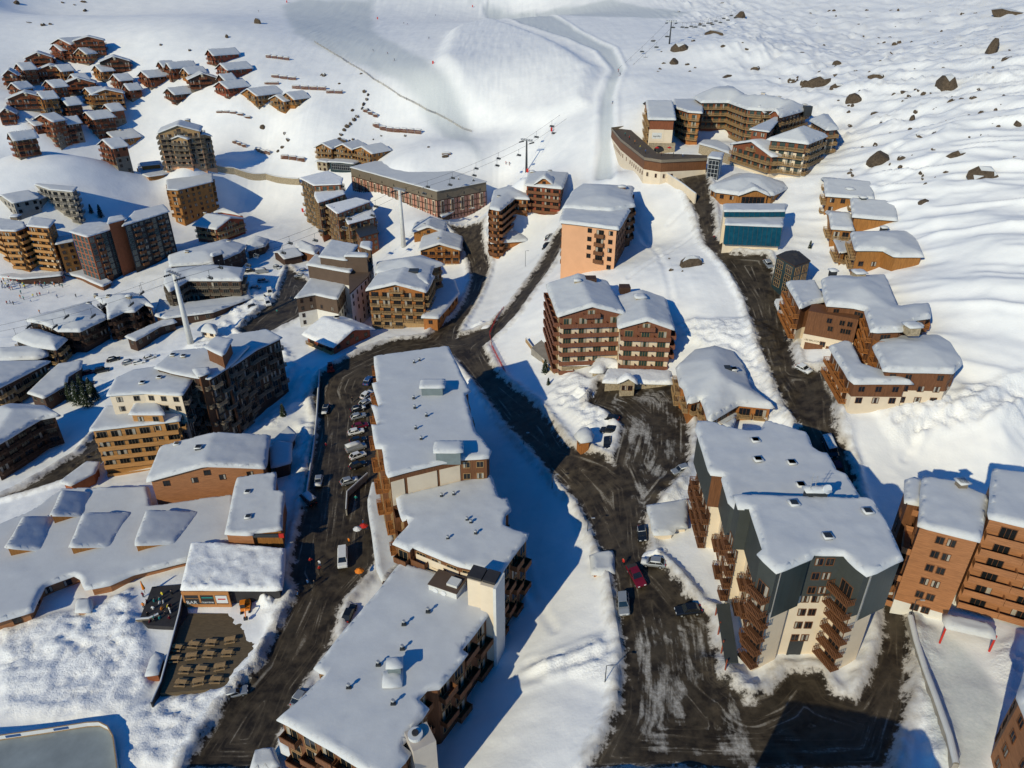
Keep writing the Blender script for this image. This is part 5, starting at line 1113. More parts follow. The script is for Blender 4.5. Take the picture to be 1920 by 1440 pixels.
b.wing("1455,480 1490,500 1520,490 1500,462 1475,462", b=(1450,535,480), fac={'*': 'glass'}, kind='hip', rh=2, hsl=.5, glass='night_glass'); b.finish()
# ------------------------------------------------------------------ ski lift
def pylon(bx, by, ty, label, yaw):
    x, y, z = G(bx, by); h = hz(bx, by, ty)-z; t = empty('lift_pylon', (x, y, z), yaw); tag(t, label, 'lift pylon', 'ski lift pylons')
    k = h/14; q = MB(); q.tube((0, 0, -1), (0, 0, h), .75*max(k, .8)*.8, .42*max(k, .8)*.8, 'pale_metal' if bx < 800 else 'dark_metal', 14); link('mast', q.mesh('mast', True), t)
    q = MB(); q.box(-3.4, 3.4, -.25, .25, h-.4, h+.1, 'steel'); q.box(-3.2, 3.2, -.8, -.7, h+.5, h+.6, 'steel'); q.box(-3.2, 3.2, .7, .8, h+.5, h+.6, 'steel')
    for x_ in (-3, -1.5, 0, 1.5, 3): q.box(x_-.05, x_+.05, -.8, .8, h+.1, h+.6, 'steel')
    link('cross_arm', q.mesh('cross_arm'), t)
    for sx in (-3.1, 3.1):
        q = MB(); q.box(sx-.12, sx+.12, -1.9, 1.9, h-.95, h-.7, 'dark_metal')
        for j in range(6): yy = -1.7+j*.68; q.tube((sx-.1, yy, h-1.05), (sx+.1, yy, h-1.05), .28, .28, 'charcoal', 10)
        link('sheave_train', q.mesh('sheave_train'), t)
    return (x, y, z+h), yaw
PY = [(358,645,514,'tall white lift mast rising between the shaded residences at the left'), (757,462,356,'white lift mast behind the paired chalets near the hall'), (987,322,263,'lattice-topped lift pylon on the snow beside the timber hotel'), (1255,82,40,'farthest lift pylon high on the slope above the big hotel')]
base = [G(a, b_) for a, b_, c, d in PY]
pts = []
for i, (a, b_, c, d) in enumerate(PY):
    p0 = base[max(i-1, 0)]; p1 = base[min(i+1, 3)]; yaw = math.atan2(p1[1]-p0[1], p1[0]-p0[0])-math.pi/2
    pts.append(pylon(a, b_, c, d, yaw))
st0 = G(-60, 660); ex1 = (pts[3][0][0]+ (pts[3][0][0]-pts[2][0][0])*.8, pts[3][0][1]+(pts[3][0][1]-pts[2][0][1])*.8)
line = [((st0[0], st0[1], st0[2]+7), pts[0][1])]+pts+[((ex1[0], ex1[1], float(zg(*ex1))+12), pts[3][1])]
paths = []
for sx, lab in ((-3.1, 'left-hand strand of the chairlift cable crossing the village'), (3.1, 'right-hand strand of the chairlift cable crossing the village')):
    q = MB(); P = []
    for i in range(len(line)-1):
        (a, ya), (c, yc) = line[i], line[i+1]
        A = Vector((a[0]+math.cos(ya)*sx, a[1]+math.sin(ya)*sx, a[2]-.8)); B_ = Vector((c[0]+math.cos(yc)*sx, c[1]+math.sin(yc)*sx, c[2]-.8)); L = (B_-A).length
        for j in range(16): t = j/16; p = A.lerp(B_, t); p.z -= 4*t*(1-t)*L*.022; P.append(p)
    P.append(B_)
    for i in range(len(P)-1): q.tube(P[i], P[i+1], .045, .045, 'dark_metal', 4)
    o = link('lift_cable', q.mesh('lift_cable')); tag(o, lab, 'cable'); paths.append((sx, P))
def chair_tpl():
    t = empty('lift_chair', (0, 0, 0)); q = MB(); q.tube((0, 0, 0), (0, 0, -2.2), .05, .05, 'dark_metal', 6); q.tube((-.3, 0, -.1), (.3, 0, -.1), .1, .1, 'steel', 6); link('hanger', q.mesh('hanger'), t)
    q = MB(); q.box(-1.3, 1.3, -.3, .35, -3.0, -2.85, 'dark_metal'); q.box(-1.3, 1.3, .3, .4, -2.85, -2.2, 'dark_metal'); link('seat', q.mesh('seat'), t)
    q = MB()
    for s in (-1.25, 1.25): q.tube((s, .35, -2.2), (s, -.35, -2.4), .04, .04, 'steel', 5); q.tube((s, -.35, -2.4), (s, -.4, -3.4), .04, .04, 'steel', 5)
    q.tube((-1.25, 0, -2.2), (1.25, 0, -2.2), .04, .04, 'steel', 5); q.tube((-1.25, -.4, -3.4), (1.25, -.4, -3.4), .04, .04, 'steel', 5); link('safety_bar', q.mesh('safety_bar'), t); return t
ct = chair_tpl(); nch = 0
for sx, P in paths:
    acc = 12.0 if sx < 0 else 4.0; 
    for i in range(len(P)-1):
        L = (P[i+1]-P[i]).length
        while acc < L:
            p = P[i].lerp(P[i+1], acc/L); acc += 15
            if i % 16 in (0, 15): continue
            ppx = topx(p.x, p.y, p.z)
            if not (0 < ppx[0] < 1920 and 0 < ppx[1] < 1440): continue
            d = P[i+1]-P[i]; yaw = math.atan2(d.y, d.x)-math.pi/2
            if nch == 0: ct.location = p; ct.rotation_euler = (0, 0, yaw); c = ct
            else: c = copytree(ct, p, yaw)
            tag(c, 'dark empty chairlift seat hanging from the cable', 'lift chair', 'chairlift seats on the cable'); nch += 1
        acc -= L

# ------------------------------------------------------------------ vehicles
def prof_mesh(prof, w0, w1, m, glass=None):
    """loft a side profile [(y, z0, z1)] across the width"""
def vehicle(kind, paint):
    t = empty({'van': 'van', 'pickup': 'pickup_truck', 'suv': 'off_road_car'}.get(kind, 'parked_car'), (0, 0, 0)); L, W, H = {'car': (4.3, 1.78, 1.48), 'van': (5.3, 2.0, 2.05), 'pickup': (5.4, 1.95, 1.85), 'suv': (4.6, 1.85, 1.85)}[kind]
    hw = W/2; hl = L/2; q = MB()
    belt = .92 if kind == 'car' else 1.05
    if kind == 'van': body = [(-hl, .55, .95), (-hl+.1, .35, 1.05), (-hl+.9, .32, 1.15), (hl-.1, .32, 1.25), (hl, .4, 1.2)]
    else: body = [(-hl, .5, .72), (-hl+.12, .32, .82), (-hl+.95, .3, belt-.02), (-.3, .3, belt), (hl-.7, .3, belt), (hl-.08, .34, belt-.06), (hl, .5, belt-.2)]
    n = len(body); ring = []
    for y, z0, z1 in body:
        ins = .12 if y in (body[0][0], body[-1][0]) else 0
        ring.append([(-hw+ins+.06, y, z0), (-hw+ins, y, z0+.2), (-hw+ins, y, z1-.12), (-hw+ins+.14, y, z1), (hw-ins-.14, y, z1), (hw-ins, y, z1-.12), (hw-ins, y, z0+.2), (hw-ins-.06, y, z0)])
    for i in range(n-1):
        for j in range(8):
            k = (j+1) % 8; q.poly([ring[i][j], ring[i][k], ring[i+1][k], ring[i+1][j]], paint)
    q.poly(ring[0][::-1], paint); q.poly(ring[-1], paint); link('body', q.mesh('body', False), t)
    q = MB(); g = MB()
    cab = {'car': (-.95, -.35, 1.25, 1.85), 'van': (-1.75, -1.15, 2.35, 2.6), 'pickup': (-1.1, -.5, .9, 1.2), 'suv': (-.9, -.45, 1.75, 2.15)}[kind]
    y0, y1, y2, y3 = cab; b0 = belt-.03 if kind != 'van' else 1.15; A = hw-.1; B_ = hw-.26
    lo = [(-A, y0, b0), (A, y0, b0), (A, y3, b0), (-A, y3, b0)]; hi = [(-B_, y1, H), (B_, y1, H), (B_, y2, H), (-B_, y2, H)]
    for i in range(4): j = (i+1) % 4; g.poly([lo[i], lo[j], hi[j], hi[i]], 'dark_glass' if kind != 'van' or i == 0 else paint)
    link('window', g.mesh('window'), t)
    q.box(-B_-.02, B_+.02, y1-.04, y2+.04, H-.005, H+.05, paint)
    for i, (s, ya, yb) in enumerate(((-1, y0, y1), (1, y0, y1), (-1, y3, y2), (1, y3, y2))): q.tube((s*A, ya, b0), (s*B_, yb, H), .05, .05, paint, 5)
    q.tube((-A, (y0+y3)/2, b0), (-B_, (y1+y2)/2, H), .05, .05, paint, 5); q.tube((A, (y0+y3)/2, b0), (B_, (y1+y2)/2, H), .05, .05, paint, 5)
    link('roof', q.mesh('roof'), t)
    if kind == 'pickup':
        q = MB(); q.box(-hw+.18, hw-.18, 1.25, hl-.15, belt-.35, belt+.012, 'charcoal'); link('load_bed', q.mesh('load_bed'), t)
    for sx in (-1, 1):
        for yy in (-hl+.85, hl-.9):
            q = MB(); q.tube((sx*(hw-.16), yy, .33), (sx*(hw+.03), yy, .33), .33, .33, 'black_rubber', 14); q.tube((sx*(hw+.02), yy, .33), (sx*(hw+.05), yy, .33), .18, .18, 'steel', 10); link('wheel', q.mesh('wheel'), t)
        q = MB(); q.box(sx*(hw-.42)-.18, sx*(hw-.42)+.18, -hl-.03, -hl+.1, .62, .76, 'white_paint'); link('headlight', q.mesh('headlight'), t)
        q = MB(); q.box(sx*(hw-.35)-.14, sx*(hw-.35)+.14, hl-.08, hl+.03, .72, .88, 'red_paint'); link('tail_light', q.mesh('tail_light'), t)
    return t
_vt = {}
def park(px, py, hx, hy, kind, paint, label, snow=0, group=None):
    """vehicle at a ground pixel, nose towards another"""
    x, y, z = G(px, py); x2, y2, _ = G(hx, hy); rz = math.atan2(y2-y, x2-x)+math.pi/2
    k = (kind, paint); z = z-.12
    if k not in _vt: _vt[k] = vehicle(kind, paint); o = _vt[k]; o.location = (x, y, z); o.rotation_euler = (0, 0, rz)
    else:
        src = _vt[k]; o = src.copy(); C.objects.link(o); o.location = (x, y, z); o.rotation_euler = (0, 0, rz)
        for ch in src.children:
            if ch.name.startswith('snow'): continue
            c = ch.copy(); C.objects.link(c); c.parent = o
    for kk in ('group',):
        if kk in o: del o[kk]
    # sit on the slope
    e = 1.5; dzx = float(zg(x+e, y)-zg(x-e, y))/(2*e); dzy = float(zg(x, y+e)-zg(x, y-e))/(2*e); nrm = Vector((-dzx, -dzy, 1)).normalized()
    qx = Vector((0, 0, 1)).rotation_difference(nrm); o.rotation_euler = (qx.to_matrix() @ Matrix.Rotation(rz, 3, 'Z')).to_euler()
    if snow:
        H = {'car': 1.5, 'van': 2.08, 'pickup': 1.88, 'suv': 1.88}[kind]; a, b0, b1 = {'car': (.62, -.4, 1.3), 'van': (.75, -1.2, 2.4), 'pickup': (.65, -.5, .95), 'suv': (.65, -.5, 1.8)}[kind]
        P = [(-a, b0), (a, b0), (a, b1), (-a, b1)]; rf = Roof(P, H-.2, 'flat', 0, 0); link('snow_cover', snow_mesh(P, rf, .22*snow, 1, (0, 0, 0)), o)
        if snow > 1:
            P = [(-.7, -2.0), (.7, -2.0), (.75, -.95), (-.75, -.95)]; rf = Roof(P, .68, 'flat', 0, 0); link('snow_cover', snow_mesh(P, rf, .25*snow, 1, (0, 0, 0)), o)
    return tag(o, label, {'van': 'van', 'pickup': 'pickup truck', 'suv': 'car'}.get(kind, 'car'), group)
CARS = [
 (672,783,690,778,'car','silver_paint','silver car parked topmost along the long block\'s street side',1), (676,801,692,797,'car','maroon_paint','dark red car just below the topmost silver parked car',0),
 (668,812,685,808,'car','white_paint','pale car in blue shade, third down in the street-side row',1), (672,828,690,824,'car','black_paint','black car between the shaded pale car and the sunlit white one',0),
 (671,857,690,850,'car','white_paint','white car catching the sun in the gap of the street shadow',0), (671,875,690,868,'car','black_paint','black car directly below the sunlit white car',0),
 (643,1050,643,1075,'van','white_paint','white van standing in the street right of the shadow edge',0), (579,940,566,928,'van','black_paint','dark van with a pale snowy roof in the shaded street',1.5),
 (655,1153,668,1125,'car','black_paint','black car tucked against the nearest long block\'s wall',0), (566,1308,585,1283,'car','silver_paint','silver car half hidden by the nearest long block',1),
 (441,1302,462,1296,'car','silver_paint','silver car parked alone beside the snowbank at the street\'s lower bend',1), (1205,1004,1207,1022,'car','black_paint','black car with snow on its roof left of the cream garage',1),
 (1194,1083,1205,1103,'pickup','maroon_paint','maroon pickup truck stopped at the crossing',0), (1171,1137,1172,1158,'suv','silver_paint','silver off-road car with a ribbed roof behind the maroon pickup',0),
 (1290,1147,1265,1150,'car','black_paint','black car parked against the tower\'s snowbank',0), (1226,1058,1205,1056,'car','silver_paint','car buried to a snow hump beside the maroon pickup',2),
 (1145,788,1125,787,'car','black_paint','upper of the two black cars side by side behind the kiosk',0), (1143,809,1123,808,'car','black_paint','lower of the two black cars side by side behind the kiosk',0),
 (1140,833,1139,850,'car','black_paint','black car parked nose-down below the pair behind the kiosk',0), (1278,884,1262,889,'car','silver_paint','grey car against the slate-topped tower\'s upper corner',1),
 (1556,841,1563,860,'van','black_paint','black van with a snowy roof on the shaded upper road',1.5), (1570,882,1576,898,'car','maroon_paint','dark red car below the black van on the shaded road',0),
 (1462,580,1468,594,'van','white_paint','white van in front of the brown and cream residence',0), (1508,694,1520,700,'car','white_paint','car under deep snow at the entrance of the dark courtyard',3),
 (1030,446,1040,434,'car','silver_paint','silver car on the narrow upper left road',1), (1025,463,1014,475,'car','black_paint','black car behind the silver one on the narrow upper left road',0),
 (469,509,480,508,'car','black_paint','black car at the head of the shaded car park',1), (492,511,505,510,'van','silver_paint','grey van at the head of the shaded car park',1), (494,529,508,528,'suv','silver_paint','grey off-road car in the second row of the shaded car park',1),
 (480,541,493,540,'car','silver_paint','snow-dusted car in the blue part of the shaded car park',1.5), (507,550,509,560,'van','white_paint','white van at the sunlit edge of the shaded car park',0), (491,562,504,560,'van','white_paint','white van parked across behind the sunlit edge one',0),
 (503,570,507,580,'van','white_paint','third white van, nose to the ploughed car park lane',0), (477,578,492,573,'suv','black_paint','black off-road car at the corner beside the snow heap',0),
 (566,509,552,510,'car','blue_paint','blue car in shade under the stepped brown block',1), (562,519,548,520,'car','silver_paint','pale car in shade under the stepped brown block',1),
 (492,625,480,627,'car','black_paint','dark car at the rim of the ploughed lane beneath the stepped brown block',0),
 (243,681,255,678,'car','silver_paint','shaded silver car left of the bright white one in the lower lot',1), (262,681,275,678,'car','white_paint','white-roofed car in the lower lot beside the stepped residence',1), (282,672,293,668,'car','white_paint','bright white car at the end of the lower lot',0.6),
 (168,701,180,698,'car','maroon_paint','dark red car in the blue courtyard above the conifers',0), (193,697,205,694,'suv','black_paint','black off-road car in the blue courtyard above the conifers',0), (165,722,178,719,'car','black_paint','right black car of the pair nearest the conifers',0), (148,724,138,727,'car','black_paint','left black car of the pair nearest the conifers',0),
 (187,884,176,890,'car','black_paint','dark car beside the rust-red shelter',0),
]
for c in CARS:
    park(c[0], c[1], c[2], c[3], c[4], c[5], c[6], c[7])
# ------------------------------------------------------------------ people
def person_mesh(pose, jacket, trousers):
    k = ('p', pose, jacket, trousers)
    if k in _cache: return _cache[k]
    import bmesh
    J = dict(pel=(0, 0, .92), sp=(0, -.02, 1.18), ch=(0, 0, 1.42), nk=(0, -.01, 1.55), hd=(0, -.04, 1.66), tp=(0, -.03, 1.78),
             ls=(-.2, 0, 1.42), le=(-.31, .02, 1.16), lh=(-.3, -.18, .98), rs=(.2, 0, 1.42), re=(.31, .02, 1.16), rh=(.3, -.2, 1.0),
             lp=(-.1, 0, .88), lk=(-.13, -.05, .5), la=(-.14, .03, .08), lt=(-.14, -.16, .04), rp=(.1, 0, .88), rk=(.13, -.06, .5), ra=(.14, .0, .08), rt=(.14, -.19, .04))
    if pose == 'ski':
        J.update(lk=(-.15, -.22, .5), rk=(.15, -.22, .5), sp=(0, -.12, 1.12), ch=(0, -.2, 1.32), nk=(0, -.24, 1.44), hd=(0, -.3, 1.54), tp=(0, -.3, 1.66), ls=(-.2, -.2, 1.32), rs=(.2, -.2, 1.32), le=(-.33, -.25, 1.1), re=(.33, -.25, 1.1), lh=(-.33, -.5, 1.05), rh=(.33, -.5, 1.05))
    if pose == 'walk': J.update(lk=(-.11, -.18, .52), la=(-.11, -.22, .1), lt=(-.11, -.42, .06), rk=(.11, .05, .5), ra=(.11, .3, .14), rt=(.11, .14, .05), lh=(-.32, .12, 1.0), rh=(.32, -.26, 1.05))
    R_ = dict(pel=.16, sp=.155, ch=.17, nk=.07, hd=.115, tp=.09, ls=.09, le=.065, lh=.05, rs=.09, re=.065, rh=.05, lp=.12, lk=.085, la=.07, lt=.055, rp=.12, rk=.085, ra=.07, rt=.055)
    E = [('pel', 'sp'), ('sp', 'ch'), ('ch', 'nk'), ('nk', 'hd'), ('hd', 'tp'), ('ch', 'ls'), ('ls', 'le'), ('le', 'lh'), ('ch', 'rs'), ('rs', 're'), ('re', 'rh'), ('pel', 'lp'), ('lp', 'lk'), ('lk', 'la'), ('la', 'lt'), ('pel', 'rp'), ('rp', 'rk'), ('rk', 'ra'), ('ra', 'rt')]
    N_ = list(J); me = bpy.data.meshes.new('tmp'); me.from_pydata([J[n] for n in N_], [(N_.index(a), N_.index(b_)) for a, b_ in E], [])
    o = bpy.data.objects.new('tmp', me); C.objects.link(o); md = o.modifiers.new('s', 'SKIN'); sv = me.skin_vertices[0].data
    for i, n in enumerate(N_): sv[i].radius = (R_[n], R_[n]*.85); sv[i].use_root = (n == 'pel')
    ss = o.modifiers.new('u', 'SUBSURF'); ss.levels = 1; bpy.context.view_layer.update()
    out = bpy.data.meshes.new_from_object(o.evaluated_get(bpy.context.evaluated_depsgraph_get())); bpy.data.objects.remove(o); out.name = 'person'
    out.materials.clear()
    for m in (jacket, trousers, 'skin', 'black_rubber'): out.materials.append(M[m])
    hz_ = J['nk'][2]
    for p in out.polygons:
        c = p.center; p.use_smooth = True
        p.material_index = 3 if (c.z < .13 or c.z > hz_+.16) else 2 if (c.z > hz_+.01) else 1 if (c.z < .93 and abs(c.x) < .24) else 0
    _cache[k] = out; return out
JK = [('red_paint', 'black_paint'), ('blue_paint', 'charcoal'), ('black_paint', 'charcoal'), ('orange_paint', 'black_paint'), ('teal_paint', 'charcoal'), ('white_paint', 'blue_paint'), ('yellow_paint', 'blue_paint'), ('maroon_paint', 'black_paint')]
JN = ['red', 'blue', 'black', 'orange', 'teal', 'white', 'yellow', 'dark red']
ski_me = MB(); 
for s in (-.14, .14): ski_me.box(s-.05, s+.05, -1.0, .7, 0, .03, 'red_paint'); ski_me.box(s-.05, s+.05, -1.1, -1.0, .02, .1, 'red_paint')
ski_me = ski_me.mesh('skis')
def person(px, py, j, pose, label, rz=None, group=None, z=None, xy=None):
    x, y, zz = G(px, py) if xy is None else (*xy, 0); z = zz if z is None else z
    o = link('person', person_mesh(pose, *JK[j]), None, (x, y, z-.02), rz if rz is not None else rng.random()*6.28); tag(o, label, 'person', group)
    if pose == 'ski': link('skis', ski_me, o)
    return o
for px, py, j, lb in ((700,96,2,'skier in black high on the groomed piste left'), (727,102,7,'skier in dark red, middle of the three on the piste'), (740,114,2,'lowest of the three skiers on the broad piste'), (757,45,2,'left of two skiers at the foot of the white bowl'), (764,46,1,'right of two skiers at the foot of the white bowl'),
   (817,30,2,'lone skier near the top between the two bowls'), (833,122,2,'skier beside the red piste marker'), (838,117,1,'skier just above the one beside the red piste marker'), (804,73,2,'lone skier in the middle of the piste'),
   (1160,135,0,'skier in red on the bend of the narrow track'), (1163,142,2,'skier in black on the bend of the narrow track'), (1148,195,1,'skier in blue descending the narrow track'), (949,308,0,'left skier of the pair near the hall'), (955,309,7,'right skier of the pair near the hall'), (485,22,2,'tiny skier at the upper left edge of the piste')):
    person(px, py, j, 'ski', lb)
r2 = random.Random(5)
for i, (px, py) in enumerate(((14,571), (20,570), (26,572), (39,560), (45,562), (58,566), (63,558), (71,556), (76,555), (108,559), (143,558), (75,588), (40,551), (92,551))):
    person(px, py, i % 8, 'walk' if i % 2 else 'stand', 'small figure in ski clothes standing on the village snow front', group='people on the village snow front')
for i in range(58):
    px, py = r2.uniform(2, 122), 0; py = 533-px*.03+r2.uniform(-9, 12)
    person(px, py, r2.randrange(8), 'stand', 'person in the packed crowd on the terrace under the yellow block', group='crowd on the terrace under the yellow block')
for i in range(24):
    t_ = r2.random(); px = 268+r2.uniform(0, 62); py = 1112+r2.uniform(0, 62)
    if px-268 > 60-(py-1112)*.1: px -= 8
    person(px, py, r2.randrange(8), 'stand', 'guest in bright ski clothes on the dark bar terrace', group='guests on the bar terrace')
for px, py, j, lb in ((583,1057,0,'pedestrian in pink-red walking up the shaded street'), (600,1062,5,'pedestrian in white in the street beside the pink-red one'), (600,1072,0,'pedestrian in red at the edge of the street shadow'), (578,1098,1,'pedestrian in blue below the bar corner'), (590,1100,2,'pedestrian in black below the bar corner'), (661,754,2,'pedestrian alone in the middle of the sunny street')):
    person(px, py, j, 'walk', lb)
# ------------------------------------------------------------------ rocks breaking through the snow
def rock_mesh(seed, m='rock'):
    k = ('r', seed)
    if k in _cache: return _cache[k]
    r = np.random.RandomState(seed); import bmesh
    bm = bmesh.new(); bmesh.ops.create_icosphere(bm, subdivisions=2, radius=1.0)
    pl = [(Vector(r.randn(3)).normalized(), r.uniform(.45, .9)) for _ in range(11)]
    for v in bm.verts:
        for n, d in pl:
            e = v.co.dot(n)-d
            if e > 0: v.co -= n*e*.92
        v.co += v.co.normalized()*.12*float(fbm(np.array(v.co.x*3+seed), np.array(v.co.y*3+v.co.z*2), 3))
    me = bpy.data.meshes.new('rock'); bm.to_mesh(me); bm.free(); me.materials.append(M['rock']); me.materials.append(M['snow_cap'])
    for p in me.polygons: p.material_index = 1 if p.normal.z > .72 and (seed % 3) else 0
    _cache[k] = me; return me
def rock(px, py, w_, h_, seed, label=None, ang=None):
    x, y, z = G(px, py); dp = y*c_-(z-CZ)*s_; sx = w_/2*dp/FPX*1.25
    o = link('rock', rock_mesh(seed % 9), None, (x, y, z-.12*sx)); sz = h_/2*dp/FPX*2.0
    o.scale = (sx, max(sx*.6, sz), max(sz, .25)); o.rotation_euler = (0, 0, 0 if ang is None else ang)
    if label: tag(o, label, 'rock')
    else: tag(o, 'brown rock poking through the snow of the right-hand slope', 'rock', 'rocks on the right-hand slope')
BIG = [(1895,26,66,22,'largest dark crag at the top right corner'), (1858,95,22,28,'jagged dark outcrop with a long ledge at the right edge'), (1900,110,40,9,'thin rock ledge running to the right edge'), (1777,162,44,26,'big rounded boulder with a rusty streak'), (1655,297,62,24,'broad tan slab above the shadow of the hotel'), (1792,298,40,18,'greenish lumpy rock right of the broad tan slab'),
 (1850,328,60,22,'wedge-shaped tan rock low on the right slope'), (1733,383,34,14,'pointed flat rock right of the golden chalets'), (1298,495,44,20,'tan slab on the snow field left of the upper road'), (1312,492,22,8,'thin dark splinter beside the tan slab'), (1385,36,22,18,'dark rock at the top of the gully rocks'), (1340,67,34,14,'long brown rock in the gully'), (1278,93,46,16,'longest brown rock band of the gully'), (1265,118,22,14,'lumpy brown rock below the longest band'), (1535,158,62,18,'split tan ridge of rock above the hotel'), (1575,165,34,12,'flat tan rock right of the split ridge'), (1600,188,34,18,'cupped rock below the split ridge'), (1643,147,30,12,'boulder with snow cap left of the streaked one'), (1575,142,26,8,'slim rock above the split ridge'), (1362,145,30,8,'string of brown rocks above the hotel roof'), (4+480,44,12,12,'single dark rock above the left chalets')]
for i, (px, py, w_, h_, lb) in enumerate(BIG): rock(px, py, w_, h_, i*2+1, lb, r2.uniform(-.4, .4))
small = "1500,102,20,7 1486,152,18,8 1508,156,14,8 1646,73,16,5 1677,85,8,7 1686,80,6,5 1711,83,10,9 1730,38,10,6 1722,45,7,4 1772,36,12,8 1806,26,12,4 1625,34,9,3 1569,118,20,7 1605,134,11,4 1612,101,5,3 1670,101,6,6 1695,172,18,6 1676,177,7,4 1698,186,10,4 1630,168,9,5 1642,213,16,6 1710,225,12,12 1716,211,6,6 1651,235,5,9 1593,210,11,5 1574,189,12,5 1783,194,18,10 1800,190,18,9 1787,183,9,4 1825,186,12,8 1882,180,6,4 1840,215,10,9 1903,224,12,9 1908,233,8,10 1721,261,8,14 1752,256,11,10 1822,266,12,8 1842,256,10,6 1854,256,10,5 1872,237,9,4 1888,278,8,5 1847,285,12,6 1864,284,9,5 1884,302,9,8 1854,305,7,5 1754,297,6,9 1750,284,7,8 1690,298,12,8 1641,271,6,5 1816,265,9,4 1904,305,5,3 1726,324,6,5 1730,335,5,4 1735,348,12,7 1730,329,4,3 1753,387,5,4 1595,324,5,4 1895,60,16,6 1880,52,8,4 1416,131,16,8 1421,128,8,6 1315,46,10,6 1333,46,8,5 1325,38,8,4 1301,54,8,4 1316,57,6,3 1356,88,14,6 1300,78,10,5 1289,122,9,5 1238,130,9,5 1234,135,6,4 1244,120,8,4 1292,136,8,5 1304,128,6,4 1392,82,5,4 1240,98,6,3 1273,24,8,4 1355,8,12,5 1385,4,8,4 1400,92,8,4 1258,508,9,6 1279,509,5,3 1255,485,4,3 1227,77,5,3".split()
for i, t in enumerate(small):
    a = list(map(float, t.split(','))); rock(a[0], a[1], a[2], a[3], i+3, None, r2.uniform(-.6, .6))
for i in range(190):
    px = r2.uniform(1460, 1915); py = r2.uniform(20, 360)
    if px < 1580 and py > 150: continue
    if px < 1750 and py > 330: continue
    rock(px, py, r2.uniform(3, 9), r2.uniform(2, 5), i, None, r2.uniform(-.6, .6))
for t in "683,172,6,5 690,178,5,4 688,186,6,4 682,196,5,5 679,203,4,4 670,218,8,4 664,224,10,5 657,232,7,5 650,238,10,6 645,244,9,5 660,207,8,4 640,252,8,5 636,262,9,6 644,266,14,8 655,265,6,4 662,262,5,4 607,142,14,7 636,157,7,3 677,139,6,3 690,205,4,3 30,7,10,8 55,42,14,4 80,48,12,6 95,46,6,4 155,4,12,4 541,262,9,6 530,276,8,4 522,283,8,4 700,262,4,3 715,255,4,3 836,293,14,5 803,277,6,4 760,255,5,4 752,247,4,4 492,238,12,6 535,250,8,4 118,5,6,4 140,10,5,3 160,21,8,5 425,70,6,6 356,95,5,4 302,85,5,4".split():
    a = list(map(float, t.split(','))); x, y, z = G(a[0], a[1]); rock(a[0], a[1], a[2], a[3], int(a[0]), None, r2.uniform(-.6, .6)); o = C.objects[-1]
    o['label'] = 'small dark rock breaking the snow left of the piste'; o['group'] = 'rocks left of the piste'
# ------------------------------------------------------------------ conifers
def conifer(px, py, hpx, label, bush=False):
    x, y, z = G(px, py); dp = y*c_-(z-CZ)*s_; h = hpx*dp/FPX/.9; t = empty('conifer' if not bush else 'shrub', (x, y, z)); tag(t, label, 'tree' if not bush else 'shrub')
    q = MB(); q.tube((0, 0, -.5), (0, 0, h*.92), .05*h**.7, .02, 'bark', 7); link('trunk', q.mesh('trunk'), t)
    r = np.random.RandomState(int(px)); q = MB(); n = 2200
    for i in range(n):
        u = r.rand()**.8; zz = h*(.1+.9*u); R0 = h*.30*(1-u)**.8*(.75+.35*math.sin(zz*9/h*6.28)*.4)+.05; a = r.rand()*6.283; rr = R0*math.sqrt(r.uniform(.12, 1)); cx, cy = rr*math.cos(a), rr*math.sin(a); s = h*.022*r.uniform(.7, 1.7)
        d = Vector((math.cos(a), math.sin(a), -.35))*s*1.8; e = Vector((-math.sin(a), math.cos(a), r.uniform(-.3, .3)))*s*.6; c = Vector((cx, cy, zz-rr*.25))
        q.poly([c-d-e*.3, c+e, c+d, c-e], 'snow_cap' if (r.rand() < .07 and u > .2) else 'needles')
    link('crown', q.mesh('crown'), t)
for i, a in enumerate(((135,752,36), (150,758,44), (165,762,40), (180,750,34), (158,740,38), (172,738,30))): conifer(*a, ('leftmost', 'tallest', 'front right', 'rightmost', 'rear', 'small rear right')[i]+' dark conifer of the clump behind the honey-fronted residence')
conifer(532,782,26,'lone small conifer on the snow strip beside the sunny street'); conifer(190,408,22,'dark conifer left of the dark slate block'); conifer(172,400,16,'smaller dark conifer behind the slate block'); conifer(1022,700,26,'round dark conifer at the foot of the hotel\'s stone fence'); conifer(1028,722,14,'tiny dark conifer in the blue shadow below the round one'); conifer(1518,466,14,'small conifer on the dark sunken terrace')
# ------------------------------------------------------------------ avalanche barriers
def barrier(px0, py0, px1, py1, n, hpx, label):
    a = G(px0, py0); c = G(px1, py1); t = empty('snow_barrier', a); tag(t, label, 'snow barrier')
    ang = math.atan2(c[1]-a[1], c[0]-a[0]); L = math.dist(a[:2], c[:2]); w_ = L/n; dp = a[1]*c_-(a[2]-CZ)*s_; h = hpx*dp/FPX
    for i in range(n):
        f = (i+.5)/n; x, y = a[0]+(c[0]-a[0])*f, a[1]+(c[1]-a[1])*f; z = float(zg(x, y)); q = MB()
        for k in range(4): q.box(-w_*.47, w_*.47, -.08+k*.12, .06+k*.12, h*(.02+.24*k), h*(.2+.24*k), 'brown_wood')
        for s in (-.3, .3): q.tube((w_*s, .5, -.3), (w_*s, .35, h*.95), .09, .09, 'grey_wood', 6)
        o = link('panel', q.mesh('panel'), t, (x-a[0], y-a[1], z-a[2]), ang)
        P = [(-w_*.45, .05), (w_*.45, .05), (w_*.45, 1.3), (-w_*.45, 1.3)]; rf = Roof(P, h-.3, 'flat', 0, 0); link('snow_cover', snow_mesh(P, rf, .4, 1, (0, 0, 0)), o)
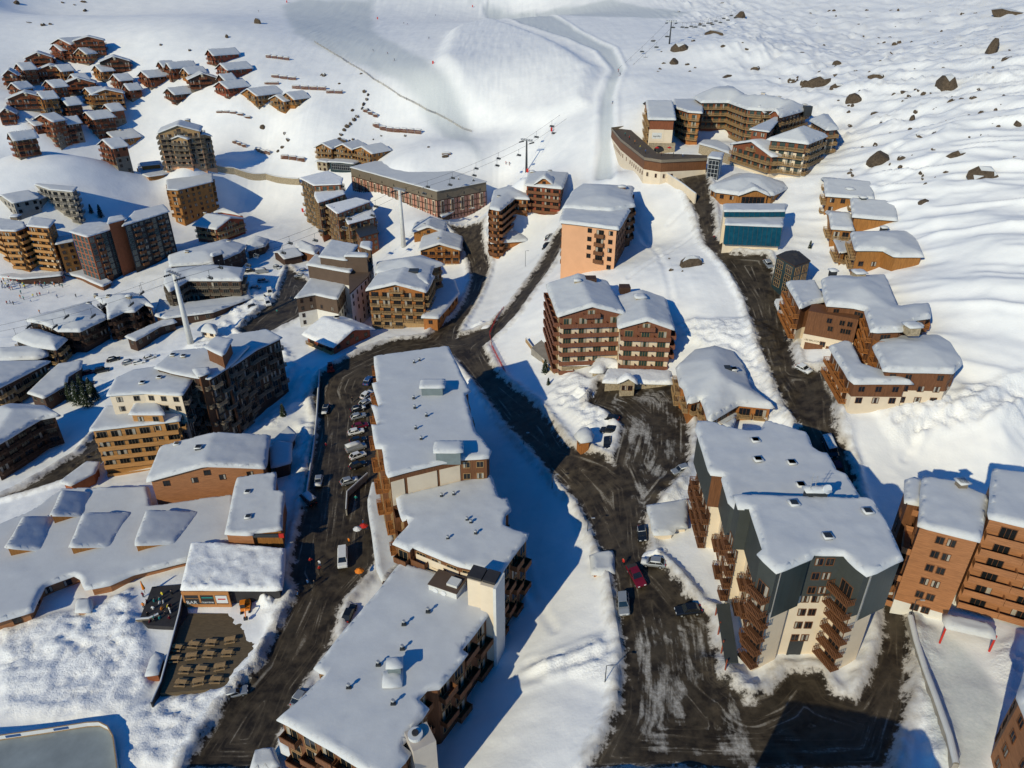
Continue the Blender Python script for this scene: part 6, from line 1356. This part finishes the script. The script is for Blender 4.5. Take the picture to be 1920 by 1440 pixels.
for a in ((498,108,543,114,4,6,'highest row of brown snow barriers at the upper left'), (508,145,556,151,3,6,'second row of three barriers under the highest row'), (495,158,524,159,1,5,'single worn barrier left of the long barrier row'), (547,166,612,170,4,7,'long barrier row above the golden chalets'), (611,175,643,176,2,6,'pair of barriers at the right end of the long row'),
          (680,208,708,222,3,6,'three stepped barriers left of the lower piste edge'), (698,236,790,252,7,8,'long low barrier row nearest the hall'), (526,298,572,305,3,8,'three barriers above the street left of the triple-gabled chalet'), (478,280,506,291,3,7,'three barriers left of the road above the brown tower'), (828,290,846,291,1,4,'tiny barrier right of the triple-gabled chalet'),
          (435,268,462,278,3,6,'short barrier row right of the broad stepped residence'), (405,212,470,225,5,4,'low timber railing row under the red chalet')):
    barrier(*a)
# ------------------------------------------------------------------ walls, fences, kerbs
def wallrun(name, s, h, th, m, label, cat, snow=.35, zt=None):
    P = [G(*map(float, t.split(','))) for t in s.split()]; t = empty(name, P[0]); tag(t, label, cat); q = MB(); off = P[0]
    Q = []
    for i in range(len(P)-1):
        a, c = P[i], P[i+1]; n = max(1, int(math.dist(a[:2], c[:2])/3))
        for j in range(n): f = j/n; x, y = a[0]+(c[0]-a[0])*f, a[1]+(c[1]-a[1])*f; Q.append((x, y, float(zg(x, y))))
    Q.append(P[-1])
    L_, R_ = [], []
    for i in range(len(Q)):
        a = Q[max(i-1, 0)]; c = Q[min(i+1, len(Q)-1)]; l = math.dist(a[:2], c[:2]); nx, ny = -(c[1]-a[1])/l*th/2, (c[0]-a[0])/l*th/2; L_.append((Q[i][0]+nx, Q[i][1]+ny)); R_.append((Q[i][0]-nx, Q[i][1]-ny))
    for i in range(len(Q)-1):
        z0, z1 = Q[i][2], Q[i+1][2]
        for A, B_ in ((R_[i], R_[i+1]), (L_[i+1], L_[i])):
            za, zb_ = (z0, z1) if A is R_[i] else (z1, z0); q.poly([(*A, za-1.5), (*B_, zb_-1.5), (*B_, zb_+h), (*A, za+h)], m)
        q.poly([(*R_[i], z0+h), (*R_[i+1], z1+h), (*L_[i+1], z1+h), (*L_[i], z0+h)], m)
    q.poly([(*L_[0], Q[0][2]-1.5), (*R_[0], Q[0][2]-1.5), (*R_[0], Q[0][2]+h), (*L_[0], Q[0][2]+h)], m); q.poly([(*R_[-1], Q[-1][2]-1.5), (*L_[-1], Q[-1][2]-1.5), (*L_[-1], Q[-1][2]+h), (*R_[-1], Q[-1][2]+h)], m)
    o = link('wall', q.mesh('wall', off=off), t)
    if snow:
        q = MB(); prof = ((-.62, 0), (-.55, .5), (-.3, .9), (0, 1), (.3, .9), (.55, .5), (.62, 0))
        for i in range(len(Q)-1):
            for j in range(6):
                def pt(ii, jj): a = Vector(L_[ii]).lerp(Vector(R_[ii]), .5+prof[jj][0]); s_0 = snow*(.8+.5*float(vn(np.array(ii*.7), np.array(3.)))); return (a.x, a.y, Q[ii][2]+h-.02+prof[jj][1]*s_0)
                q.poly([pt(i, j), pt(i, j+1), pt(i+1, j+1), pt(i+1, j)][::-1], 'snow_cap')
        link('snow_cover', q.mesh('snow_cover', True, off), o)
    return t
wallrun('retaining_wall', "1701,1172 1712,1218 1728,1270 1750,1330 1772,1395 1785,1450", 1.9, .7, 'concrete', 'snow-capped concrete parapet between the curving road and the snowy terrace', 'wall', .35)
wallrun('retaining_wall', "1238,334 1262,350 1285,366 1303,380", 3.2, .5, 'cream', 'cream retaining wall with slot windows descending from the hotel podium', 'wall', .2)
wallrun('retaining_wall', "395,318 440,326 500,336 562,346", 3.2, .8, 'stone', 'long stone retaining wall under the stepped residence street', 'wall', .4)
wallrun('terrace_fence', "986,640 998,656 1020,682 1040,702", 1.2, .25, 'pale_wood', 'timber fence around the grey café terrace left of the red-brown hotel', 'fence', .15)
wallrun('slatted_fence', "352,1090 340,1160 322,1230 306,1290 288,1330", 1.8, .25, 'charcoal', 'black slatted fence running diagonally beside the picnic terrace', 'fence', .12)
wallrun('retaining_wall', "258,1170 283,1168 300,1160", 1.4, .4, 'grey_wood', 'weathered plank wall closing the crowded bar terrace', 'fence', .1)
wallrun('parapet', "600,700 596,760 588,850 576,930", 1.0, .4, 'concrete', 'snow-capped parapet along the left verge of the shaded street', 'wall', .45)
wallrun('parapet', "650,965 652,930 690,896", 1.3, .3, 'concrete', 'curved parapet of the sunken parking pocket beside the long block', 'wall', .3)
def netfence(s, label, m, h=1.3, step=2.2, gap=.12):
    P = [G(*map(float, t.split(','))) for t in s.split()]; t = empty('net_fence', P[0]); tag(t, label, 'fence'); off = P[0]; q = MB(); k = MB()
    for i in range(len(P)-1):
        a, c = P[i], P[i+1]; n = max(1, int(math.dist(a[:2], c[:2])/step)); 
        for j in range(n):
            f, g = j/n, (j+1)/n; p = [a[e]+(c[e]-a[e])*f for e in (0, 1)]; r = [a[e]+(c[e]-a[e])*g for e in (0, 1)]; zp, zr_ = float(zg(*p)), float(zg(*r))
            q.tube((*p, zp-.2), (*p, zp+h+.5), .05, .05, 'dark_metal', 5)
            for w_ in (.15, .4, .65, .9, 1.15):
                if w_ < h: k.box(0, math.dist(p, r), -.02, .02, 0, .11, m, Matrix.Translation((*p, zp+w_)) @ Matrix.Rotation(math.atan2(r[1]-p[1], r[0]-p[0]), 4, 'Z') @ Matrix.Rotation(-math.atan2(zr_-zp, math.dist(p, r)), 4, 'Y'))
    link('post', q.mesh('post', off=off), t)['kind'] = 'stuff'; link('netting', k.mesh('netting', off=off), t)
netfence("590,80 640,110 700,150 750,182 800,208 850,232 885,248", 'dark net fence strung along the lower edge of the broad piste', 'concrete', 1.3, 5)
netfence("922,652 918,628 930,600 945,580", 'red safety netting at the snow slope above the junction', 'red_paint'); netfence("922,652 934,675 948,702", 'second red netting running down to the shaded road', 'red_paint')
# ------------------------------------------------------------------ lamp posts and markers
for px, py, hp, lb in ((982,838,20,'upper street lamp on the blue-shaded snow bank'), (1035,918,20,'middle street lamp on the blue-shaded snow bank'), (1101,1002,24,'street lamp where the shaded bank meets the sunlit snow'), (1134,1282,34,'street lamp beside the lower road'), (1705,1160,32,'tall lamp leaning over the tower\'s curving road'), (985,500,26,'thin lamp post on the snow wedge between the two roads'), (268,550,18,'lamp post with red base on the village snow front'), (425,770,10,'lamp on the shaded bank by the stepped residence')):
    x, y, z = G(px, py); dp = y*c_-(z-CZ)*s_; h = max(4, hp*dp/FPX/.85); t = empty('street_lamp', (x, y, z)); tag(t, lb, 'street lamp')
    q = MB(); q.tube((0, 0, -.5), (0, 0, h), .09, .06, 'dark_metal', 8); link('pole', q.mesh('pole', True), t); q = MB(); q.tube((0, 0, h), (.9, 0, h+.15), .04, .04, 'dark_metal', 6); q.box(.6, 1.3, -.14, .14, h+.02, h+.16, 'steel'); link('lamp_head', q.mesh('lamp_head'), t)
for px, py, lb in ((708,37,'red piste marker beside the upper white bowl'), (812,122,'red piste marker left of the mogul field'), (538,6,'red banner at the top left end of the piste'), (886,14,'red pole at the top of the picture'), (989,325,'red padding at the foot of the near lift pylon'), (1034,248,'red marker in front of the mogul field'), (568,399,'red marker on the snow left of the brown tower')):
    x, y, z = G(px, py); q = MB(); q.tube((x, y, z-.3), (x, y, z+2.6), .06, .06, 'red_paint', 6); q.box(x-.5, x+.5, y-.12, y+.12, z+.5, z+2.3, 'red_paint'); o = link('piste_marker', q.mesh('piste_marker', off=(x, y, z)), None, (x, y, z)); tag(o, lb, 'marker')
# ------------------------------------------------------------------ bar terrace, picnic tables, digger, rink
tz = G(400,1220)[2]+.35
def sheet(name, s, z, m, th=.3, kind=None, label=None, cat=None, lift=0):
    P = [tuple(onplane(*map(float, t.split(',')), z)) for t in s.split()]; sg = area2(P) > 0; P = P if sg else P[::-1]; q = MB(); c = P[0]
    q.poly([(*p, z) for p in P], m)
    for i in range(len(P)): a, b_ = P[i], P[(i+1) % len(P)]; q.poly([(*a, z-th), (*b_, z-th), (*b_, z), (*a, z)], m)
    o = link(name, q.mesh(name, off=(*c, z)), None, (*c, z)); tag(o, label, cat, kind=kind); return o
dk = sheet('timber_deck', "345,1150 520,1150 500,1180 460,1250 425,1290 300,1300 322,1220", tz, 'deck_wood', 2.5, None, 'brown timber deck with rows of picnic tables below the bar', 'deck')
dk2 = sheet('timber_deck', "262,1160 285,1100 345,1095 352,1150 335,1176 275,1172", tz+.3, 'charcoal', 2.5, None, 'dark crowded bar terrace left of the bar building', 'deck')
def picnic():
    t = empty('picnic_table', (0, 0, 0)); q = MB()
    for k in range(4): q.box(-.95, .95, -.4+k*.2, -.22+k*.2, .72, .76, 'pale_wood')
    link('tabletop', q.mesh('tabletop'), t)
    for s in (-1, 1): q = MB(); q.box(-.95, .95, s*.75-.13, s*.75+.13, .42, .46, 'pale_wood'); link('bench', q.mesh('bench'), t)
    for sx in (-.7, .7):
        q = MB(); q.tube((sx, -.7, 0), (sx, -.2, .72), .05, .05, 'grey_wood', 5); q.tube((sx, .7, 0), (sx, .2, .72), .05, .05, 'grey_wood', 5); q.box(sx-.04, sx+.04, -.8, .8, .36, .42, 'grey_wood'); link('leg', q.mesh('leg'), t)
    return t
pt0 = picnic(); k = 0
for x0, y0 in ((333,1217),(365,1211),(397,1207),(432,1203),(328,1238),(360,1233),(393,1229),(427,1227),(348,1259),(379,1257),(413,1253),(341,1283),(373,1281),(406,1277)):
    p = onplane(x0, y0, tz); o = pt0 if k == 0 else copytree(pt0)
    o.location = (p[0], p[1], tz); o.rotation_euler = (0, 0, .1+r2.uniform(-.2, .2)); tag(o, 'weathered picnic table set out on the brown deck', 'picnic table', 'picnic tables on the deck'); k += 1
# mini digger
p = onplane(462,1143,tz); t = empty('mini_digger', (p[0], p[1], tz), .2); tag(t, 'orange mini digger parked beside the bar sign', 'digger')
q = MB()
for s in (-.75, .75):
    q.box(s-.18, s+.18, -1.1, 1.1, .12, .5, 'black_rubber'); q.tube((s-.18, -1.1, .31), (s+.18, -1.1, .31), .2, .2, 'black_rubber', 10); q.tube((s-.18, 1.1, .31), (s+.18, 1.1, .31), .2, .2, 'black_rubber', 10)
link('track', q.mesh('track'), t); q = MB(); q.box(-.85, .85, -.9, 1.1, .55, 1.25, 'orange_paint'); q.box(-.8, .8, .2, 1.15, 1.25, 1.55, 'orange_paint'); link('body', q.mesh('body'), t)
q = MB(); q.box(-.8, .1, -.8, .3, 1.25, 2.2, 'dark_glass'); q.box(-.85, .15, -.85, .35, 2.2, 2.28, 'orange_paint'); link('cab', q.mesh('cab'), t)
q = MB(); q.tube((.4, -.8, 1.1), (.4, -2.2, 2.3), .16, .13, 'orange_paint', 8); q.tube((.4, -2.2, 2.3), (.4, -3.1, 1.2), .13, .1, 'orange_paint', 8); link('boom', q.mesh('boom'), t); q = MB(); q.box(.05, .75, -3.4, -2.9, .6, 1.2, 'charcoal'); link('bucket', q.mesh('bucket'), t)
# folded parasol and red plough
p = onplane(272,1112,tz+.3); q = MB(); q.tube((p[0], p[1], tz+.3), (p[0], p[1], tz+3.4), .05, .05, 'grey_wood', 6); q.tube((p[0], p[1], tz+1.4), (p[0]-.2, p[1]+.1, tz+3.3), .32, .08, 'orange_paint', 10); o = link('folded_parasol', q.mesh('folded_parasol', off=(p[0], p[1], tz)), None, (p[0], p[1], tz)); tag(o, 'folded orange-red parasol on the crowded bar terrace', 'parasol')
x, y, z = G(620,693); t = empty('snow_blower', (x, y, z), .3); tag(t, 'small red snow blower at the snow bank beside the wooden house', 'snow blower')
q = MB(); q.box(-.8, .8, -1.2, 1.2, .5, 1.3, 'red_paint'); q.box(-.6, .6, -.3, 1.0, 1.3, 2.0, 'dark_glass'); q.box(-.65, .65, -.35, 1.05, 2.0, 2.1, 'red_paint'); link('body', q.mesh('body'), t); q = MB(); q.box(-1.1, 1.1, -2.0, -1.4, .1, .9, 'red_paint'); q.tube((0, -1.6, .9), (.2, -1.6, 2.0), .2, .15, 'red_paint', 8); link('blower_head', q.mesh('blower_head'), t)
for sx in (-.85, .85):
    for yy in (-.8, .8): q = MB(); q.tube((sx-.15, yy, .4), (sx+.15, yy, .4), .42, .42, 'black_rubber', 12); link('wheel', q.mesh('wheel'), t)
# skating rink
rz_ = G(100,1385)[2]+1.1
t = sheet('skating_rink', "-140,1400 0,1388 90,1375 165,1363 188,1362 204,1370 214,1388 221,1440 226,1600 -140,1600", rz_, 'ice', 2.5, None, 'grey ice of the skating rink in the lower left corner', 'skating rink')
P = [tuple(onplane(*map(float, s.split(',')), rz_)) for s in "-140,1400 0,1388 90,1375 165,1363 188,1362 204,1370 214,1388 221,1440 226,1600".split()]; q = MB(); c0 = t.location
for i in range(len(P)-1):
    a, b_ = P[i], P[i+1]; L = math.dist(a, b_); T = Matrix.Translation((a[0], a[1], rz_)) @ Matrix.Rotation(math.atan2(b_[1]-a[1], b_[0]-a[0]), 4, 'Z'); q.box(0, L, .0, .12, -.1, 1.05, 'white_paint', T); q.box(0, L, -.02, .14, 1.05, 1.12, 'pale_wood', T); q.box(0, L, -.03, .0, .0, .2, 'pale_wood', T)
    if i < 3:
        for j in range(int(L/5)): q.box(j*5+1, j*5+3.2, -.03, -.004, .35, .9, 'teal_paint' if j % 2 else 'blue_paint', T)
link('rink_boards', q.mesh('rink_boards', off=tuple(c0)), t)
tg = sheet('cafe_terrace', "996,652 1022,632 1048,640 1050,676 1040,690", G(1030,662)[2]+.3, 'concrete', 2.5, None, 'small grey café terrace left of the red-brown hotel', 'terrace')
# tidy: small lean-to hut by the fence
b = Building('hut', 'low orange-fronted hut with snow on its roof beside the slatted fence', (285,1275), style=dict(wall='rust', snow=.4, ov=.15)); b.wing("272,1268 297,1266 306,1228 290,1225", h=1.8, fac={'*': 'blank'}); b.finish()
b = Building('hut', 'small snow-capped planter hut in the hollow of the gallery', (150,1160), style=dict(wall='gold_wood', snow=.6, ov=.3)); b.wing("142,1148 172,1148 172,1125 145,1124", b=(146,1160,1149), fac={'*': 'blank'}); b.finish()
b = Building('stone_pavilion', 'small stone pavilion with pyramid snow roof at the white mast\'s foot', (385,640), style=dict(wall='cream', snow=.8, ov=.8)); b.wing("370,620 384,603 405,605 407,627", b=(385,642,624), kind='hip', rh=2, hsl=.7, fac={'*': 'win'}); b.finish()
b = Building('log_cabin', 'timber cabin with a snow-blue roof in the shaded courtyard above the car park', (525,500), style=dict(wall='dark_wood', snow=.4, ov=.4)); b.wing("513,472 532,488 540,458 520,450", h=3.5, kind='gable', rh=1.5, g=0, fac={'*': 'blank'}); b.finish()

# ------------------------------------------------------------------ street-side clutter: cafe parasols, benches, ski racks, walkers
def parasol(px, py, m, label, r=.95):
    x, y, z = G(px, py); t = empty('parasol', (x, y, z)); tag(t, label, 'parasol'); q = MB(); q.tube((0, 0, 0), (0, 0, 2.5), .04, .04, 'grey_wood', 6); link('pole', q.mesh('pole'), t); q = MB()
    for i in range(8):
        a, b_ = math.pi*i/4, math.pi*(i+1)/4; q.poly([(0, 0, 2.7), (r*math.cos(a), r*math.sin(a), 2.15), (r*math.cos(b_), r*math.sin(b_), 2.15)], m); q.poly([(r*math.cos(b_), r*math.sin(b_), 2.13), (r*math.cos(a), r*math.sin(a), 2.13), (0, 0, 2.66)], m)
    link('canopy', q.mesh('canopy'), t)
for a in ((684,1000,'red_paint','red parasol in the sunken terrace beside the long block'), (672,1006,'white_paint','white parasol in the sunken terrace beside the long block'), (676,1085,'orange_paint','orange awning-like parasol at the lower end of the arcade')): parasol(*a)
for px, py, lb in ((1231,288,'left red and white parasol on the hotel terrace'), (1254,288,'right red and white parasol on the hotel terrace')):
    wzz = wtz['ze']+.3; p = onplane(px, py, wzz); o = bpy.data.objects['parasol']; c = copytree(o, (p[0], p[1], wzz)); tag(c, lb, 'parasol')
for i, (px, py) in enumerate(((1180,262),(1190,270),(1200,280),(1210,288),(1172,255),(1240,293),(1262,293),(1280,294))):
    p = onplane(px, py, wtz['ze']+.2); person(0, 0, (i*3) % 8, 'stand', 'guest standing on the hotel sun terrace', group='guests on the hotel sun terrace', xy=p, z=wtz['ze']+.2)
for i, (px, py, lb) in enumerate(((690,745,'walker in the sunny street near the wooden house'), (612,840,'walker at the dark kerb of the shaded street'), (668,940,'person beside the sunken parking pocket'), (682,985,'left person in the sunken terrace'), (690,992,'right person in the sunken terrace'), (655,1020,'person beside the white street van'), (1168,1060,'person beside the maroon pickup'), (1100,742,'person at the pavilion door'), (1470,640,'walker on the upper road by the residence'), (1338,450,'walker on the upper road left of the spa'), (520,588,'person crossing the ploughed car park lane'), (560,1120,'person at the snow heap below the bar'))):
    person(px, py, (i*5+2) % 8, 'walk', lb)
def heap(px, py, r, h, label, n=0):
    x, y, z = G(px, py); R1 = np.random.RandomState(int(px*7+py)); q = 34; g = np.linspace(-1.15, 1.15, q); X, Y = np.meshgrid(g, g, indexing='ij'); d = np.sqrt(X**2+Y**2)
    an = np.arctan2(Y, X); d = d*(1+.55*(vn(np.cos(an)*1.7+px, np.sin(an)*1.7+py)-.3)); f = np.clip(1-d, 0, 1); f = f*f*(3-2*f)
    Z = h*f*(.35+.9*vn(X*2.6+px, Y*2.6+py)+.7*(vn(X*7+py, Y*7+px)-.4)); wx = x+X*r; wy = y+Y*r*.8; wz = zg(wx, wy)+Z-.45*(f < .04)-.1
    me = bpy.data.meshes.new('snow_heap'); v = np.stack([wx-x, wy-y, wz-z], -1).reshape(-1, 3); F = [(i*q+j, (i+1)*q+j, (i+1)*q+j+1, i*q+j+1) for i in range(q-1) for j in range(q-1) if max(Z[i, j], Z[i+1, j+1]) > .02]
    me.from_pydata([tuple(a) for a in v], [], F); me.materials.append(M['rough_snow']); me.polygons.foreach_set('use_smooth', [True]*len(F)); o = link('snow_heap', me, None, (x, y, z)); tag(o, label, 'snow heap')
for a in ((505,1128,3.6,2.2,'ploughed snow heap between the bar building and the street'), (1230,1040,3,1.2,'dirty snow below the garage'), (900,610,5,1.4,'snow tip at the foot of the wedge between the roads'), (1090,740,4.5,2.2,'trampled snow heap left of the car park'), ): heap(*a)

b = Building('entrance_canopy', 'wavy low snow-covered canopy at the foot of the dark slate block', (165,530), 'canopy', style=dict(wall='brown_wood', snow=.6)); b.wing("118,503 150,497 178,510 210,529 192,538 150,520 120,513", h=3, fac={'*': 'blank'}); b.finish()
b = Building('restaurant_awning', 'long low snow roof above the crowd terrace at the left edge', (50,522), 'awning', style=dict(wall='dark_wood', snow=.5)); b.wing("-20,508 40,516 118,510 116,517 40,524 -20,518", h=3, fac={'*': 'blank'}); b.finish()
b = Building('low_annex', 'snow-laden annex wedged between the stepped brown block and the tall brown tower', (535,455), 'annex', style=dict(wall='brown_wood', snow=.7, ov=.6)); b.wing("560,470 590,478 600,462 566,448 553,455", h=4.5, fac={'*': 'win'}, kind='hip', rh=1.5); b.finish()
b = Building('ski_school_hut', 'low hut with a thick snow roof by the shaded car park corner', (450,470), 'hut', style=dict(wall='dark_wood', snow=.7, ov=.6)); b.wing("462,472 497,462 505,446 478,440 462,452", h=4, fac={'*': 'win'}, kind='hip', rh=1.5); b.finish()
# parked cars wholly under snow along the verges
for c in ((655,905,672,900,'car','silver_paint','snow-topped car beside the curved parapet of the sunken pocket',2), (690,716,697,704,'car','blue_paint','blue car parked against the upper end of the long block',1), (214,676,226,673,'car','black_paint','black car at the left end of the lower lot',1), (520,503,530,507,'car','silver_paint','snowy car beside the timber cabin',2), (455,548,468,546,'car','black_paint','black car at the left rim of the shaded car park',1), (1062,415,1066,404,'car','silver_paint','car at the top of the narrow upper left road',1), (1440,497,1448,508,'car','silver_paint','silver car by the dark pavilion',1), (1400,455,1390,470,'car','black_paint','black car below the spa building wall',1)): park(*c)

for c in ((688,742,697,735,'car','white_paint','white car under a snow layer at the bend near the long block\'s upper corner',1.5), (686,757,695,752,'car','silver_paint','silver car under snow, second at the bend near the long block',1.5), (672,769,690,764,'car','black_paint','black snow-topped car just above the topmost silver parked car',1.5), (668,843,685,838,'van','silver_paint','silver van in shade between the black car and the sunlit white one',1.5), (612,770,603,790,'car','black_paint','dark snow-topped car on the left verge of the shaded street',1.5), (598,905,594,925,'car','silver_paint','snowy car at the dark kerb above the shaded dark van',1.5)): park(*c)
